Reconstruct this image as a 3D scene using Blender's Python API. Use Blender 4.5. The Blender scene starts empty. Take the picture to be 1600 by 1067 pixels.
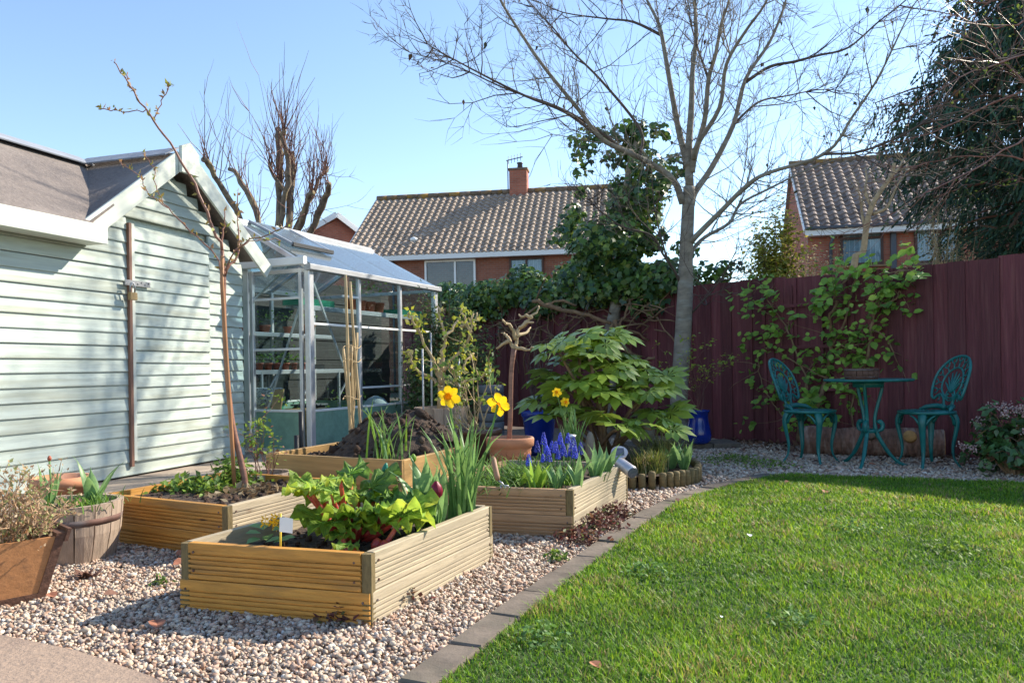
import bpy, math, random
import numpy as np
from mathutils import Vector, Matrix, noise as mn
S = bpy.context.scene
COL = S.collection
# ------------------------------------------------------------------ camera, sky, sun, exposure
F, EYE, ROLL = 1200.0, 0.8, 0.0157
cd = bpy.data.cameras.new('camera'); cam = bpy.data.objects.new('camera', cd); COL.objects.link(cam)
cd.sensor_width = 36.0; cd.lens = F / 1600 * 36; cd.shift_y = 40.5 / 1600
cd.clip_start = 0.05; cd.clip_end = 2000
cam.matrix_world = Matrix.Translation((0, 0, EYE)) @ Matrix.Rotation(math.pi / 2, 4, 'X') @ Matrix.Rotation(-ROLL, 4, 'Z')
S.camera = cam
SUN_AZ, SUN_EL = math.radians(60), math.radians(35)
sdir = Vector((math.cos(SUN_EL) * math.sin(SUN_AZ), math.cos(SUN_EL) * math.cos(SUN_AZ), math.sin(SUN_EL)))
wd = bpy.data.worlds.new('World'); S.world = wd; wd.use_nodes = True
wn = wd.node_tree; bg = wn.nodes['Background']
sky = wn.nodes.new('ShaderNodeTexSky'); sky.sky_type = 'NISHITA'; sky.sun_disc = False
sky.sun_elevation = SUN_EL; sky.sun_rotation = SUN_AZ
sky.altitude = 0; sky.air_density = 1.0; sky.dust_density = 0.1; sky.ozone_density = 1.5
wn.links.new(sky.outputs[0], bg.inputs[0]); bg.inputs[1].default_value = 0.118
sl = bpy.data.lights.new('sun', 'SUN'); so = bpy.data.objects.new('sun', sl); COL.objects.link(so)
sl.energy = 4.0; sl.angle = math.radians(0.9); sl.color = (1.0, 0.91, 0.76)
so.rotation_euler = sdir.to_track_quat('Z', 'Y').to_euler(); so.location = (10, 8, 12)
S.view_settings.view_transform = 'Standard'; S.view_settings.look = 'None'
S.view_settings.exposure = 1.22; S.view_settings.gamma = 1.0; S.view_settings.use_curve_mapping = False
S.cycles.use_denoising = True; S.cycles.max_bounces = 8; S.cycles.transparent_max_bounces = 16
S.cycles.sample_clamp_indirect = 6

# ------------------------------------------------------------------ helpers
def ray(x, y):
    u = x - 800; v = y - 574
    return (u - ROLL * v) / F, (v + ROLL * u) / F
def W(x, y, Y):
    a, b = ray(x, y); return Vector((a * Y, Y, EYE - b * Y))
def G(x, y, z=0.0):
    a, b = ray(x, y); Y = (EYE - z) / b
    return Vector((a * Y, Y, z))
V = Vector
def lerp(a, b, t): return a + (b - a) * t
WL = {}
def wl(o): return WL.get(o.name, V((0, 0, 0))) if o is not None else V((0, 0, 0))
def tag(o, label=None, cat=None, group=None, kind=None):
    if label: o['label'] = label
    if cat: o['category'] = cat
    if group: o['group'] = group
    if kind: o['kind'] = kind
    return o
def thing(name, label, cat, loc=(0, 0, 0), group=None):
    o = bpy.data.objects.new(name, None); COL.objects.link(o); o.location = loc
    o.empty_display_size = 0.05; WL[o.name] = V(loc)
    return tag(o, label, cat, group)
def place(name, mesh, m, parent, M):
    if m is not None and not mesh.materials: mesh.materials.append(m)
    o = bpy.data.objects.new(name, mesh); COL.objects.link(o)
    p = wl(parent); WL[o.name] = M.translation.copy()
    if parent is not None: o.parent = parent
    if parent is not None and parent.type == 'MESH' and parent.get('_m') is None:
        M = Matrix.Translation(-p) @ M; M = parent.matrix_basis.to_3x3().inverted().to_4x4() @ M
    else:
        M = Matrix.Translation(-p) @ M
    o.matrix_basis = M
    return o
class MB:
    def __init__(s): s.v = []; s.f = []
    def add(s, vs, fs):
        o = len(s.v); s.v.extend([tuple(p) for p in vs]); s.f.extend([tuple(i + o for i in f) for f in fs]); return s
    def box(s, x0, x1, y0, y1, z0, z1):
        return s.add([(x0,y0,z0),(x1,y0,z0),(x1,y1,z0),(x0,y1,z0),(x0,y0,z1),(x1,y0,z1),(x1,y1,z1),(x0,y1,z1)],
              [(0,3,2,1),(4,5,6,7),(0,1,5,4),(1,2,6,5),(2,3,7,6),(3,0,4,7)])
    def tube(s, pts, rad, n=6, cap=True, flat=None):
        pts = [V(p) for p in pts]; k = len(pts)
        if not hasattr(rad, '__len__'): rad = [rad] * k
        t = (pts[1] - pts[0]).normalized()
        ref = V((0, 0, 1)) if abs(t.z) < 0.9 else V((1, 0, 0))
        nx = t.cross(ref).normalized(); vs = []; fs = []
        for i in range(k):
            if i == 0: t = pts[1] - pts[0]
            elif i == k - 1: t = pts[-1] - pts[-2]
            else: t = pts[i + 1] - pts[i - 1]
            if t.length < 1e-9: t = V((0, 0, 1))
            t.normalize(); nx = nx - t * nx.dot(t)
            if nx.length < 1e-6: nx = t.orthogonal()
            nx.normalize(); ny = t.cross(nx)
            for j in range(n):
                a = 2 * math.pi * j / n
                vs.append(pts[i] + nx * (math.cos(a) * rad[i]) + ny * (math.sin(a) * rad[i] * (flat or 1)))
        for i in range(k - 1):
            for j in range(n):
                a = i * n + j; b = i * n + (j + 1) % n
                fs.append((a, b, b + n, a + n))
        if cap: fs.append(tuple(range(n - 1, -1, -1))); fs.append(tuple((k - 1) * n + j for j in range(n)))
        return s.add(vs, fs)
    def lathe(s, prof, n=24, c=(0, 0, 0), closed=False):
        vs = []; fs = []; k = len(prof)
        for r, z in prof:
            for j in range(n):
                a = 2 * math.pi * j / n
                vs.append((c[0] + r * math.cos(a), c[1] + r * math.sin(a), c[2] + z))
        for i in range(k - 1):
            for j in range(n):
                a = i * n + j; b = i * n + (j + 1) % n
                fs.append((a, b, b + n, a + n))
        if not closed:
            fs.append(tuple(range(n - 1, -1, -1))); fs.append(tuple((k - 1) * n + j for j in range(n)))
        return s.add(vs, fs)
    def poly_prism(s, pts, h):
        """flat polygon of 3D points, extruded by vector h"""
        n = len(pts); pts = [V(p) for p in pts]; h = V(h)
        return s.add(pts + [p + h for p in pts], [tuple(range(n - 1, -1, -1)), tuple(range(n, 2 * n))] +
              [(i, (i + 1) % n, (i + 1) % n + n, i + n) for i in range(n)])
    def mesh(s, name, smooth=False, off=V((0, 0, 0))):
        me = bpy.data.meshes.new(name)
        me.from_pydata([(x - off.x, y - off.y, z - off.z) for x, y, z in s.v], [], s.f); me.update()
        if smooth: me.polygons.foreach_set('use_smooth', [True] * len(me.polygons))
        return me
    def build(s, name, m, parent=None, smooth=False, loc=None):
        if loc is None:
            a = np.array(s.v); c = (a.min(0) + a.max(0)) / 2; loc = V((float(c[0]), float(c[1]), float(c[2])))
        loc = V(loc)
        return place(name, s.mesh(name, smooth, loc), m, parent, Matrix.Translation(loc))
def tube(name, pts, rad, m, parent, n=6, flat=None): return MB().tube(pts, rad, n, True, flat).build(name, m, parent, True)
def basis(x, z, loc):
    x = V(x).normalized(); z = V(z); y = z.cross(x).normalized(); z = x.cross(y)
    M = Matrix((x, y, z)).transposed().to_4x4(); M.translation = V(loc); return M
PC = {}
def prof_mesh(key, prof):
    """unit length extrusion along X of a (y,z) profile, cached"""
    if key in PC: return PC[key]
    n = len(prof)
    vs = [(-.5, y, z) for y, z in prof] + [(.5, y, z) for y, z in prof]
    fs = [tuple(range(n)), tuple(range(2 * n - 1, n - 1, -1))] + [((i + 1) % n, i, i + n, (i + 1) % n + n) for i in range(n)]
    me = bpy.data.meshes.new(str(key[0])); me.from_pydata(vs, [], fs); me.update(); PC[key] = me; return me
def rect_prof(w, h, c=None):
    c = min(w, h) * .12 if c is None else c; a, b = w / 2, h / 2
    return [(-a + c, -b), (a - c, -b), (a, -b + c), (a, b - c), (a - c, b), (-a + c, b), (-a, b - c), (-a, -b + c)]
def bar(name, a, b, w, h, m, parent, up=(0, 0, 1), prof=None, key=None):
    """plank from a to b: w across (local y), h along 'up' (local z)"""
    a = V(a); b = V(b); d = b - a
    up = V(up)
    if abs(d.normalized().dot(up.normalized())) > .999: up = V((0, 1, 0))
    k = (key or name, round(w, 4), round(h, 4), m.name)
    me = prof_mesh(k, prof or rect_prof(w, h))
    M = basis(d, up, (a + b) / 2) @ Matrix.Diagonal((d.length, 1, 1, 1))
    return place(name, me, m, parent, M)
# ---- big meshes from arrays
def mesh_arrays(name, Vv, Ff, m, parent=None, col=None, smooth=False):
    me = bpy.data.meshes.new(name); nv = len(Vv); nf, k = Ff.shape
    me.vertices.add(nv); me.vertices.foreach_set('co', np.ascontiguousarray(Vv, dtype=np.float32).ravel())
    me.loops.add(nf * k); me.loops.foreach_set('vertex_index', np.ascontiguousarray(Ff, dtype=np.int32).ravel())
    me.polygons.add(nf); me.polygons.foreach_set('loop_start', np.arange(0, nf * k, k, dtype=np.int32))
    if smooth: me.polygons.foreach_set('use_smooth', np.ones(nf, dtype=bool))
    me.update(calc_edges=True)
    if col is not None:
        ca = me.color_attributes.new('Col', 'FLOAT_COLOR', 'POINT')
        c4 = np.ones((nv, 4), dtype=np.float32); c4[:, :3] = col; ca.data.foreach_set('color', c4.ravel())
    me.materials.append(m)
    o = bpy.data.objects.new(name, me); COL.objects.link(o)
    if parent is not None: o.parent = parent; o.location = -wl(parent)
    return o
def frames(N, X):
    N = N / np.maximum(np.linalg.norm(N, axis=1, keepdims=True), 1e-9)
    X = X - N * (X * N).sum(1, keepdims=True); X /= np.maximum(np.linalg.norm(X, axis=1, keepdims=True), 1e-9)
    return X, np.cross(N, X), N
def cloud(P, tv, tf, size, N=None, X=None, rng=None, col=None):
    """copies of a template (tv verts, tf faces) at points P -> arrays"""
    P = np.asarray(P, float); n = len(P); tv = np.asarray(tv, float); tf = np.asarray(tf, int)
    rng = rng or np.random.default_rng(n)
    if N is None: N = rng.normal(size=(n, 3))
    if X is None: X = rng.normal(size=(n, 3))
    N = np.asarray(N, float); N = np.repeat(N, n, 0) if len(N) == 1 and n > 1 else N
    ax, ay, az = frames(N, np.asarray(X, float))
    size = np.asarray(size, float)
    if size.ndim == 1: size = np.repeat(size[:, None], 3, 1)
    q = tv[None] * size[:, None, :]
    Vv = P[:, None] + q[..., 0:1] * ax[:, None] + q[..., 1:2] * ay[:, None] + q[..., 2:3] * az[:, None]
    Ff = tf[None] + (np.arange(n) * len(tv))[:, None, None]
    c = None if col is None else np.repeat(np.asarray(col, float), len(tv), 0)
    return Vv.reshape(-1, 3), Ff.reshape(-1, tf.shape[1]), c
def merge(L):
    vs, fs, cs = [], [], []; o = 0
    for v, f, c in L:
        vs.append(v); fs.append(f + o); o += len(v)
        if c is not None: cs.append(c)
    return np.concatenate(vs), np.concatenate(fs), (np.concatenate(cs) if cs else None)
def pick(rng, n, palette, var=.12):
    pal = np.array([p[:3] for p in palette]); w = np.array([p[3] if len(p) > 3 else 1 for p in palette], float); w /= w.sum()
    c = pal[rng.choice(len(pal), n, p=w)]
    return np.clip(c * (1 + rng.normal(size=(n, 1)) * var), 0.002, 1)
LEAF = (np.array([(0,0,0),(.35,.3,.06),(.35,-.3,.06),(1,0,-.06),(.4,0,-.02)]), np.array([(0,4,1),(4,3,1),(0,2,4),(2,3,4)]))
IVY = (np.array([(0,0,0),(.12,.38,.05),(.5,.5,.03),(.6,.2,.04),(1,0,-.08),(.6,-.2,.04),(.5,-.5,.03),(.12,-.38,.05),(.45,0,-.02)]),
       np.array([(0,8,1),(1,8,2),(2,8,3),(3,8,4),(4,8,5),(5,8,6),(6,8,7),(7,8,0)]))
def in_poly(px, py, poly):
    r = np.zeros(len(px), bool); n = len(poly)
    for i in range(n):
        x1, y1 = poly[i][:2]; x2, y2 = poly[(i + 1) % n][:2]
        c = ((y1 > py) != (y2 > py)) & (px < (x2 - x1) * (py - y1) / ((y2 - y1) if y2 != y1 else 1e-9) + x1); r ^= c
    return r
# ------------------------------------------------------------------ materials
MATS = {}
def mat(name, col, rough=.7, var=.2, scale=6, stretch=(1, 1, 1), bump=0.0, metallic=0.0, col2=None, rand=0.0, trans=0.0,
        attr=False, spec=.4, detail=5, blotch=None, bscale=1.5, bumpscale=None, knots=None):
    if name in MATS: return MATS[name]
    m = bpy.data.materials.new(name); m.use_nodes = True; MATS[name] = m
    nt = m.node_tree; N = nt.nodes; L = nt.links; bs = N['Principled BSDF']; out = N['Material Output']
    bs.inputs['Roughness'].default_value = rough; bs.inputs['Metallic'].default_value = metallic
    bs.inputs['Specular IOR Level'].default_value = spec
    tc = N.new('ShaderNodeTexCoord'); mp = N.new('ShaderNodeMapping'); mp.inputs['Scale'].default_value = stretch
    L.new(tc.outputs['Object'], mp.inputs[0])
    oi = N.new('ShaderNodeObjectInfo'); ad = N.new('ShaderNodeVectorMath'); ad.operation = 'ADD'
    sc = N.new('ShaderNodeMath'); sc.operation = 'MULTIPLY'; sc.inputs[1].default_value = 37.0
    L.new(oi.outputs['Random'], sc.inputs[0]); L.new(mp.outputs[0], ad.inputs[0]); L.new(sc.outputs[0], ad.inputs[1])
    nz = N.new('ShaderNodeTexNoise'); nz.inputs['Scale'].default_value = scale; nz.inputs['Detail'].default_value = detail
    nz.inputs['Roughness'].default_value = .62
    L.new(ad.outputs[0], nz.inputs['Vector'])
    rp = N.new('ShaderNodeValToRGB'); rp.color_ramp.elements[0].position = .3; rp.color_ramp.elements[1].position = .7
    c2 = col2 or tuple(min(1, c * (1 + var)) for c in col)
    rp.color_ramp.elements[0].color = (*[c * (1 - var) for c in col], 1); rp.color_ramp.elements[1].color = (*c2, 1)
    L.new(nz.outputs[0], rp.inputs[0]); cur = rp.outputs[0]
    if attr:
        at = N.new('ShaderNodeAttribute'); at.attribute_name = 'Col'
        mx = N.new('ShaderNodeMix'); mx.data_type = 'RGBA'; mx.blend_type = 'MULTIPLY'; mx.inputs[0].default_value = 1
        L.new(at.outputs['Color'], mx.inputs[6]); L.new(cur, mx.inputs[7]); cur = mx.outputs[2]
    if blotch:
        n2 = N.new('ShaderNodeTexNoise'); n2.inputs['Scale'].default_value = bscale; n2.inputs['Detail'].default_value = 6
        L.new(ad.outputs[0], n2.inputs['Vector'])
        r2 = N.new('ShaderNodeValToRGB'); r2.color_ramp.elements[0].position = .5; r2.color_ramp.elements[1].position = .72
        L.new(n2.outputs[0], r2.inputs[0])
        mx = N.new('ShaderNodeMix'); mx.data_type = 'RGBA'; L.new(r2.outputs[0], mx.inputs[0]); L.new(cur, mx.inputs[6])
        mx.inputs[7].default_value = (*blotch, 1); cur = mx.outputs[2]
    if knots:
        vm = N.new('ShaderNodeVectorMath'); vm.operation = 'MULTIPLY'; vm.inputs[1].default_value = (3.2, 9, 9); L.new(tc.outputs['Object'], vm.inputs[0])
        va = N.new('ShaderNodeVectorMath'); va.operation = 'ADD'; L.new(vm.outputs[0], va.inputs[0]); L.new(sc.outputs[0], va.inputs[1])
        vo = N.new('ShaderNodeTexVoronoi'); vo.inputs['Scale'].default_value = 1.0; L.new(va.outputs[0], vo.inputs['Vector'])
        rk = N.new('ShaderNodeValToRGB'); rk.color_ramp.elements[0].position = .05; rk.color_ramp.elements[0].color = (1, 1, 1, 1); rk.color_ramp.elements[1].position = .13; rk.color_ramp.elements[1].color = (0, 0, 0, 1)
        L.new(vo.outputs['Distance'], rk.inputs[0])
        mx = N.new('ShaderNodeMix'); mx.data_type = 'RGBA'; L.new(rk.outputs[0], mx.inputs[0]); L.new(cur, mx.inputs[6]); mx.inputs[7].default_value = (*knots, 1); cur = mx.outputs[2]
    if rand:
        hs = N.new('ShaderNodeHueSaturation'); mr = N.new('ShaderNodeMapRange')
        mr.inputs[3].default_value = 1 - rand; mr.inputs[4].default_value = 1 + rand
        L.new(oi.outputs['Random'], mr.inputs[0]); L.new(mr.outputs[0], hs.inputs['Value']); L.new(cur, hs.inputs['Color']); cur = hs.outputs[0]
    L.new(cur, bs.inputs['Base Color'])
    if bump:
        bp = N.new('ShaderNodeBump'); bp.inputs['Strength'].default_value = bump; bp.inputs['Distance'].default_value = .02
        src = nz
        if bumpscale:
            src = N.new('ShaderNodeTexNoise'); src.inputs['Scale'].default_value = bumpscale; src.inputs['Detail'].default_value = 6
            L.new(ad.outputs[0], src.inputs['Vector'])
        L.new(src.outputs[0], bp.inputs['Height']); L.new(bp.outputs[0], bs.inputs['Normal'])
    if trans:
        tr = N.new('ShaderNodeBsdfTranslucent'); ms = N.new('ShaderNodeMixShader'); ms.inputs[0].default_value = trans
        hs2 = N.new('ShaderNodeHueSaturation'); hs2.inputs['Value'].default_value = 1.5; hs2.inputs['Hue'].default_value = .485
        L.new(cur, hs2.inputs['Color']); L.new(hs2.outputs[0], tr.inputs[0])
        L.new(bs.outputs[0], ms.inputs[1]); L.new(tr.outputs[0], ms.inputs[2]); L.new(ms.outputs[0], out.inputs[0])
    return m
def glass(name, tint=(.93, .97, .97), rough=.02, refl=.9, dust=0.0):
    m = bpy.data.materials.new(name); m.use_nodes = True; MATS[name] = m
    nt = m.node_tree; N = nt.nodes; L = nt.links; N.remove(N['Principled BSDF']); out = N['Material Output']
    t = N.new('ShaderNodeBsdfTransparent'); t.inputs[0].default_value = (*tint, 1)
    g = N.new('ShaderNodeBsdfGlossy'); g.inputs['Roughness'].default_value = rough
    fr = N.new('ShaderNodeLayerWeight'); fr.inputs[0].default_value = .5
    pw = N.new('ShaderNodeMath'); pw.operation = 'POWER'; pw.inputs[1].default_value = 3.0; L.new(fr.outputs['Facing'], pw.inputs[0])
    mu = N.new('ShaderNodeMath'); mu.operation = 'MULTIPLY_ADD'; mu.inputs[1].default_value = .55 * refl; mu.inputs[2].default_value = .035 * refl; mu.use_clamp = True
    L.new(pw.outputs[0], mu.inputs[0])
    ms = N.new('ShaderNodeMixShader'); L.new(mu.outputs[0], ms.inputs[0]); L.new(t.outputs[0], ms.inputs[1]); L.new(g.outputs[0], ms.inputs[2])
    
    last = ms.outputs[0]
    if dust:
        df = N.new('ShaderNodeBsdfDiffuse'); df.inputs[0].default_value = (.62, .67, .68, 1); tl = N.new('ShaderNodeBsdfTranslucent'); tl.inputs[0].default_value = (.62, .67, .68, 1)
        m1 = N.new('ShaderNodeMixShader'); L.new(df.outputs[0], m1.inputs[1]); L.new(tl.outputs[0], m1.inputs[2])
        m2 = N.new('ShaderNodeMixShader'); m2.inputs[0].default_value = dust; L.new(last, m2.inputs[1]); L.new(m1.outputs[0], m2.inputs[2]); last = m2.outputs[0]
    L.new(last, out.inputs[0]); return m
def brick_mat(name, c1, c2, mortar, scale=1.0):
    m = bpy.data.materials.new(name); m.use_nodes = True; MATS[name] = m
    nt = m.node_tree; N = nt.nodes; L = nt.links; bs = N['Principled BSDF']; bs.inputs['Roughness'].default_value = .85
    tc = N.new('ShaderNodeTexCoord'); sp = N.new('ShaderNodeSeparateXYZ'); cb = N.new('ShaderNodeCombineXYZ')
    L.new(tc.outputs['Object'], sp.inputs[0]); L.new(sp.outputs[0], cb.inputs[0]); L.new(sp.outputs[2], cb.inputs[1])
    b = N.new('ShaderNodeTexBrick'); b.inputs['Scale'].default_value = 1; b.inputs['Brick Width'].default_value = .225 * scale
    b.inputs['Row Height'].default_value = .075 * scale; b.inputs['Mortar Size'].default_value = .006 * scale
    b.inputs['Color1'].default_value = (*c1, 1); b.inputs['Color2'].default_value = (*c2, 1); b.inputs['Mortar'].default_value = (*mortar, 1)
    L.new(cb.outputs[0], b.inputs['Vector'])
    nz = N.new('ShaderNodeTexNoise'); nz.inputs['Scale'].default_value = 2.5; L.new(tc.outputs['Object'], nz.inputs['Vector'])
    hs = N.new('ShaderNodeHueSaturation'); mr = N.new('ShaderNodeMapRange'); mr.inputs[3].default_value = .7; mr.inputs[4].default_value = 1.3
    L.new(nz.outputs[0], mr.inputs[0]); L.new(mr.outputs[0], hs.inputs['Value']); L.new(b.outputs[0], hs.inputs['Color'])
    L.new(hs.outputs[0], bs.inputs['Base Color'])
    bp = N.new('ShaderNodeBump'); bp.inputs['Strength'].default_value = .5; bp.inputs['Distance'].default_value = .01
    L.new(b.outputs['Fac'], bp.inputs['Height']); bp.invert = True; L.new(bp.outputs[0], bs.inputs['Normal'])
    return m
GR = (1, 14, 14)   # grain along local x
m_soil = mat('dark soil', (.05, .032, .024), .95, .5, 30, bump=1.0, col2=(.11, .075, .055))
m_ground = mat('bare earth', (.09, .065, .045), .95, .4, 3, bump=.5)
m_gravbase = mat('gravel bed', (.30, .24, .19), .9, .5, 60, bump=1.0)
m_stone = mat('gravel stones', (.9, .9, .9), .8, .12, 60, attr=True, bump=.2)
m_lawn = mat('lawn earth', (.045, .075, .018), .95, .45, 14, bump=.6)
m_grass = mat('grass blades', (.95, .95, .95), .55, .1, 3, attr=True, trans=.35, spec=.3)
m_paving = mat('patio stone', (.40, .32, .25), .85, .16, 4, bump=.25, rand=.1, blotch=(.27, .21, .17), bscale=2.2)
m_slab = mat('brown concrete slab', (.33, .24, .18), .9, .10, 40, bump=.5, blotch=(.22, .16, .13), bscale=3.5)
m_edging = mat('concrete edging', (.15, .12, .095), .9, .3, 9, bump=.5, rand=.14, blotch=(.12, .105, .08), bscale=5)
m_shed = mat('sage green shed paint', (.47, .535, .485), .6, .15, 3, (1, 9, 9), bump=.2, rand=.06, blotch=(.36, .385, .31), bscale=1.9)
m_shedtrim = mat('pale shed trim paint', (.63, .66, .58), .55, .08, 3, (1, 8, 8), bump=.1, rand=.03, blotch=(.45, .50, .44), bscale=1.6)
m_felt = mat('roofing felt', (.19, .16, .145), .95, .2, 40, bump=.5, blotch=(.25, .215, .195), bscale=2)
m_flash = mat('grey ridge felt', (.27, .29, .33), .75, .2, 8, bump=.3)
m_brownpost = mat('brown stained strip', (.22, .115, .08), .6, .3, 4, GR, bump=.2)
m_steel = mat('grey steel', (.42, .42, .43), .4, .2, 9, metallic=.8)
m_brass = mat('worn brass', (.42, .30, .16), .45, .2, 12, metallic=.7)
m_alu = mat('aluminium frame', (.68, .68, .70), .38, .12, 10, metallic=.55, blotch=(.5, .46, .46), bscale=4)
m_alud = mat('dull aluminium', (.42, .43, .45), .5, .15, 10, metallic=.5)
m_rubber = mat('black strip', (.03, .032, .036), .6, .2, 10)
m_glass = glass('greenhouse glass', (.86, .92, .93))
m_roofglass = glass('roof glass', (.66, .76, .80), .12, 1.3, .14)
m_winglass = glass('window glass', (.75, .82, .85), .02, 1.4)
m_panel = mat('green base panel', (.20, .35, .27), .6, .15, 20, bump=.1, blotch=(.15, .26, .20), bscale=4)
m_fence = mat('maroon fence stain', (.135, .034, .040), .75, .3, 5, (1.2, 16, 16), bump=.45, rand=.30, blotch=(.185, .062, .062), bscale=3.0)
m_darkwood = mat('dark weathered boards', (.055, .048, .045), .85, .3, 4, GR, bump=.3, rand=.2)
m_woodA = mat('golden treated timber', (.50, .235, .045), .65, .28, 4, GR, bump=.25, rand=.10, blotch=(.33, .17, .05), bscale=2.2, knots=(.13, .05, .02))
m_woodB = mat('sunlit side treated timber', (.42, .345, .235), .75, .2, 4, GR, bump=.25, rand=.10, blotch=(.29, .24, .17), bscale=2.0, knots=(.16, .10, .06))  # lit copy of the treated timber: sunlit paleness painted into side and back boards
m_woodD = mat('brown treated timber', (.38, .235, .13), .7, .25, 4, GR, bump=.25, rand=.10, knots=(.12, .06, .03))
m_woodC = mat('smooth pine boards', (.45, .27, .10), .6, .22, 3, (1, 10, 10), bump=.12, rand=.08, knots=(.20, .09, .03))
m_woodpost = mat('green brown post', (.17, .125, .055), .8, .3, 6, GR, bump=.3)
m_barrel = mat('weathered oak stave', (.40, .30, .225), .8, .22, 4, (14, 14, 1), bump=.3, rand=.12)
m_rust = mat('rusty hoop', (.13, .07, .055), .7, .4, 14, metallic=.4, blotch=(.20, .18, .18), bscale=6)
m_trough = mat('orange stained timber', (.42, .19, .075), .6, .22, 3, GR, bump=.15, rand=.06, blotch=(.30, .14, .06), bscale=3)
m_troughend = mat('dark stained timber', (.115, .055, .035), .7, .35, 5, GR, bump=.25)
m_terra = mat('terracotta', (.52, .23, .12), .8, .12, 8, bump=.12, blotch=(.60, .36, .25), bscale=6)
m_brownpot = mat('brown glazed pot', (.13, .06, .04), .3, .3, 8)
m_greypot = mat('grey slatted planter', (.13, .14, .155), .6, .15, 8)
m_bluepot = mat('cobalt glaze', (.006, .028, .25), .15, .35, 5, spec=.6)
m_teal = mat('teal painted metal', (.008, .135, .130), .4, .3, 14, bump=.05, spec=.5)
m_bark = mat('grey green bark', (.235, .20, .155), .9, .3, 8, (1, 1, 3), bump=.5, blotch=(.30, .29, .25), bscale=5)
m_twig = mat('dark bare twig', (.10, .072, .058), .85, .3, 10)
m_redtwig = mat('reddish young shoot', (.17, .075, .055), .7, .3, 8)
m_redbark = mat('glossy brown bark', (.26, .125, .085), .45, .3, 8, (1, 1, 6))
m_cane = mat('bamboo cane', (.46, .33, .17), .6, .25, 8)
m_browncane = mat('brown cane', (.36, .17, .075), .55, .2, 8)
m_polbark = mat('lichened bark', (.19, .145, .105), .95, .45, 14, bump=.8, blotch=(.36, .29, .15), bscale=6)
m_pale = mat('pale cut branch', (.46, .34, .19), .75, .25, 14, bump=.2)
m_vine = mat('woody vine', (.24, .15, .085), .9, .35, 14, bump=.4)
m_ivy = mat('ivy leaves', (.95, .95, .95), .38, .12, 5, attr=True, trans=.18, spec=.5)
m_soft = mat('soft foliage', (.95, .95, .95), .6, .12, 5, attr=True, trans=.3)
m_conifer = mat('conifer sprays', (.95, .95, .95), .7, .15, 4, attr=True, trans=.12)
m_clleaf = mat('climber leaf', (.21, .38, .06), .5, .2, 30, rand=.28, trans=.35)
m_fatsia = mat('fatsia leaf', (.23, .34, .05), .28, .25, 14, rand=.25, trans=.28, spec=.6, blotch=(.32, .40, .07), bscale=8)
m_rhub = mat('rhubarb leaf', (.24, .38, .045), .5, .35, 22, rand=.2, trans=.42, blotch=(.42, .47, .05), bscale=9, bump=.9)
m_rhub2 = mat('dark rhubarb leaf', (.13, .26, .045), .5, .4, 30, rand=.3, trans=.35, blotch=(.17, .27, .05), bscale=12, bump=.8)
m_rhubstem = mat('rhubarb stalk', (.45, .05, .04), .35, .35, 12, blotch=(.5, .22, .05), bscale=14)
m_tulip = mat('tulip leaf', (.19, .33, .12), .4, .2, 6, (1, 8, 8), rand=.2, trans=.35)
m_daffleaf = mat('daffodil leaf', (.15, .28, .085), .42, .2, 5, (1, 10, 10), rand=.2, trans=.35)
m_lime = mat('lime green leaf', (.22, .38, .05), .5, .2, 10, rand=.2, trans=.4)
m_yellow = mat('daffodil petal', (.85, .62, .01), .5, .1, 12, trans=.35)
m_orange = mat('daffodil trumpet', (.85, .50, .01), .5, .12, 12, trans=.3)
m_magenta = mat('dark red petal', (.22, .006, .03), .4, .3, 12, trans=.2)
m_blueflower = mat('grape hyacinth', (.07, .085, .50), .6, .6, 60, rand=.4)
m_white = mat('white paint', (.78, .79, .78), .5, .05, 5)
m_whitetag = mat('white plastic', (.8, .8, .78), .4, .04, 5)
m_black = mat('black plastic', (.02, .02, .022), .45, .2, 8)
m_greenplastic = mat('green plastic', (.02, .20, .12), .4, .2, 8)
m_solar = mat('solar cell', (.10, .11, .14), .2, .3, 60)
m_brick = brick_mat('red brick', (.30, .105, .06), (.22, .075, .045), (.26, .2, .16))
m_brick2 = brick_mat('orange red brick', (.42, .14, .085), (.33, .10, .06), (.28, .2, .15))
m_tileA = mat('buff roof tile', (.38, .295, .225), .85, .3, 3, rand=.24, bump=.2, blotch=(.20, .15, .12), bscale=3)
m_tileB = mat('brown roof tile', (.28, .21, .175), .85, .3, 3, rand=.36, bump=.2, blotch=(.13, .10, .09), bscale=3)
m_ridge = mat('ridge tile', (.19, .14, .10), .9, .3, 5, rand=.2, blotch=(.42, .23, .04), bscale=1.4)
m_frame = mat('dark brown frame', (.07, .03, .02), .5, .2, 5)
m_curtain = mat('lace curtain', (.50, .56, .60), .9, .25, 9, (6, 1, 1))
m_pipe = mat('grey drainpipe', (.07, .08, .10), .4, .2, 5)
m_logbark = mat('birch log bark', (.20, .105, .075), .9, .5, 9, (4, 1, 1), bump=1.0, blotch=(.38, .27, .22), bscale=7)
m_cut = mat('cut wood', (.50, .27, .10), .8, .3, 12)
m_litter = mat('leaf litter', (.95, .95, .95), .85, .2, 20, attr=True, trans=.1)
m_rock = mat('garden rock', (.24, .21, .18), .9, .3, 7, bump=.7)
m_card = mat('cardboard', (.42, .27, .13), .8, .1, 6)
m_cloth = mat('pale sack', (.45, .52, .55), .9, .2, 6, bump=.3)
m_redplastic = mat('red brown pots', (.36, .09, .045), .6, .2, 8)
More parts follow.
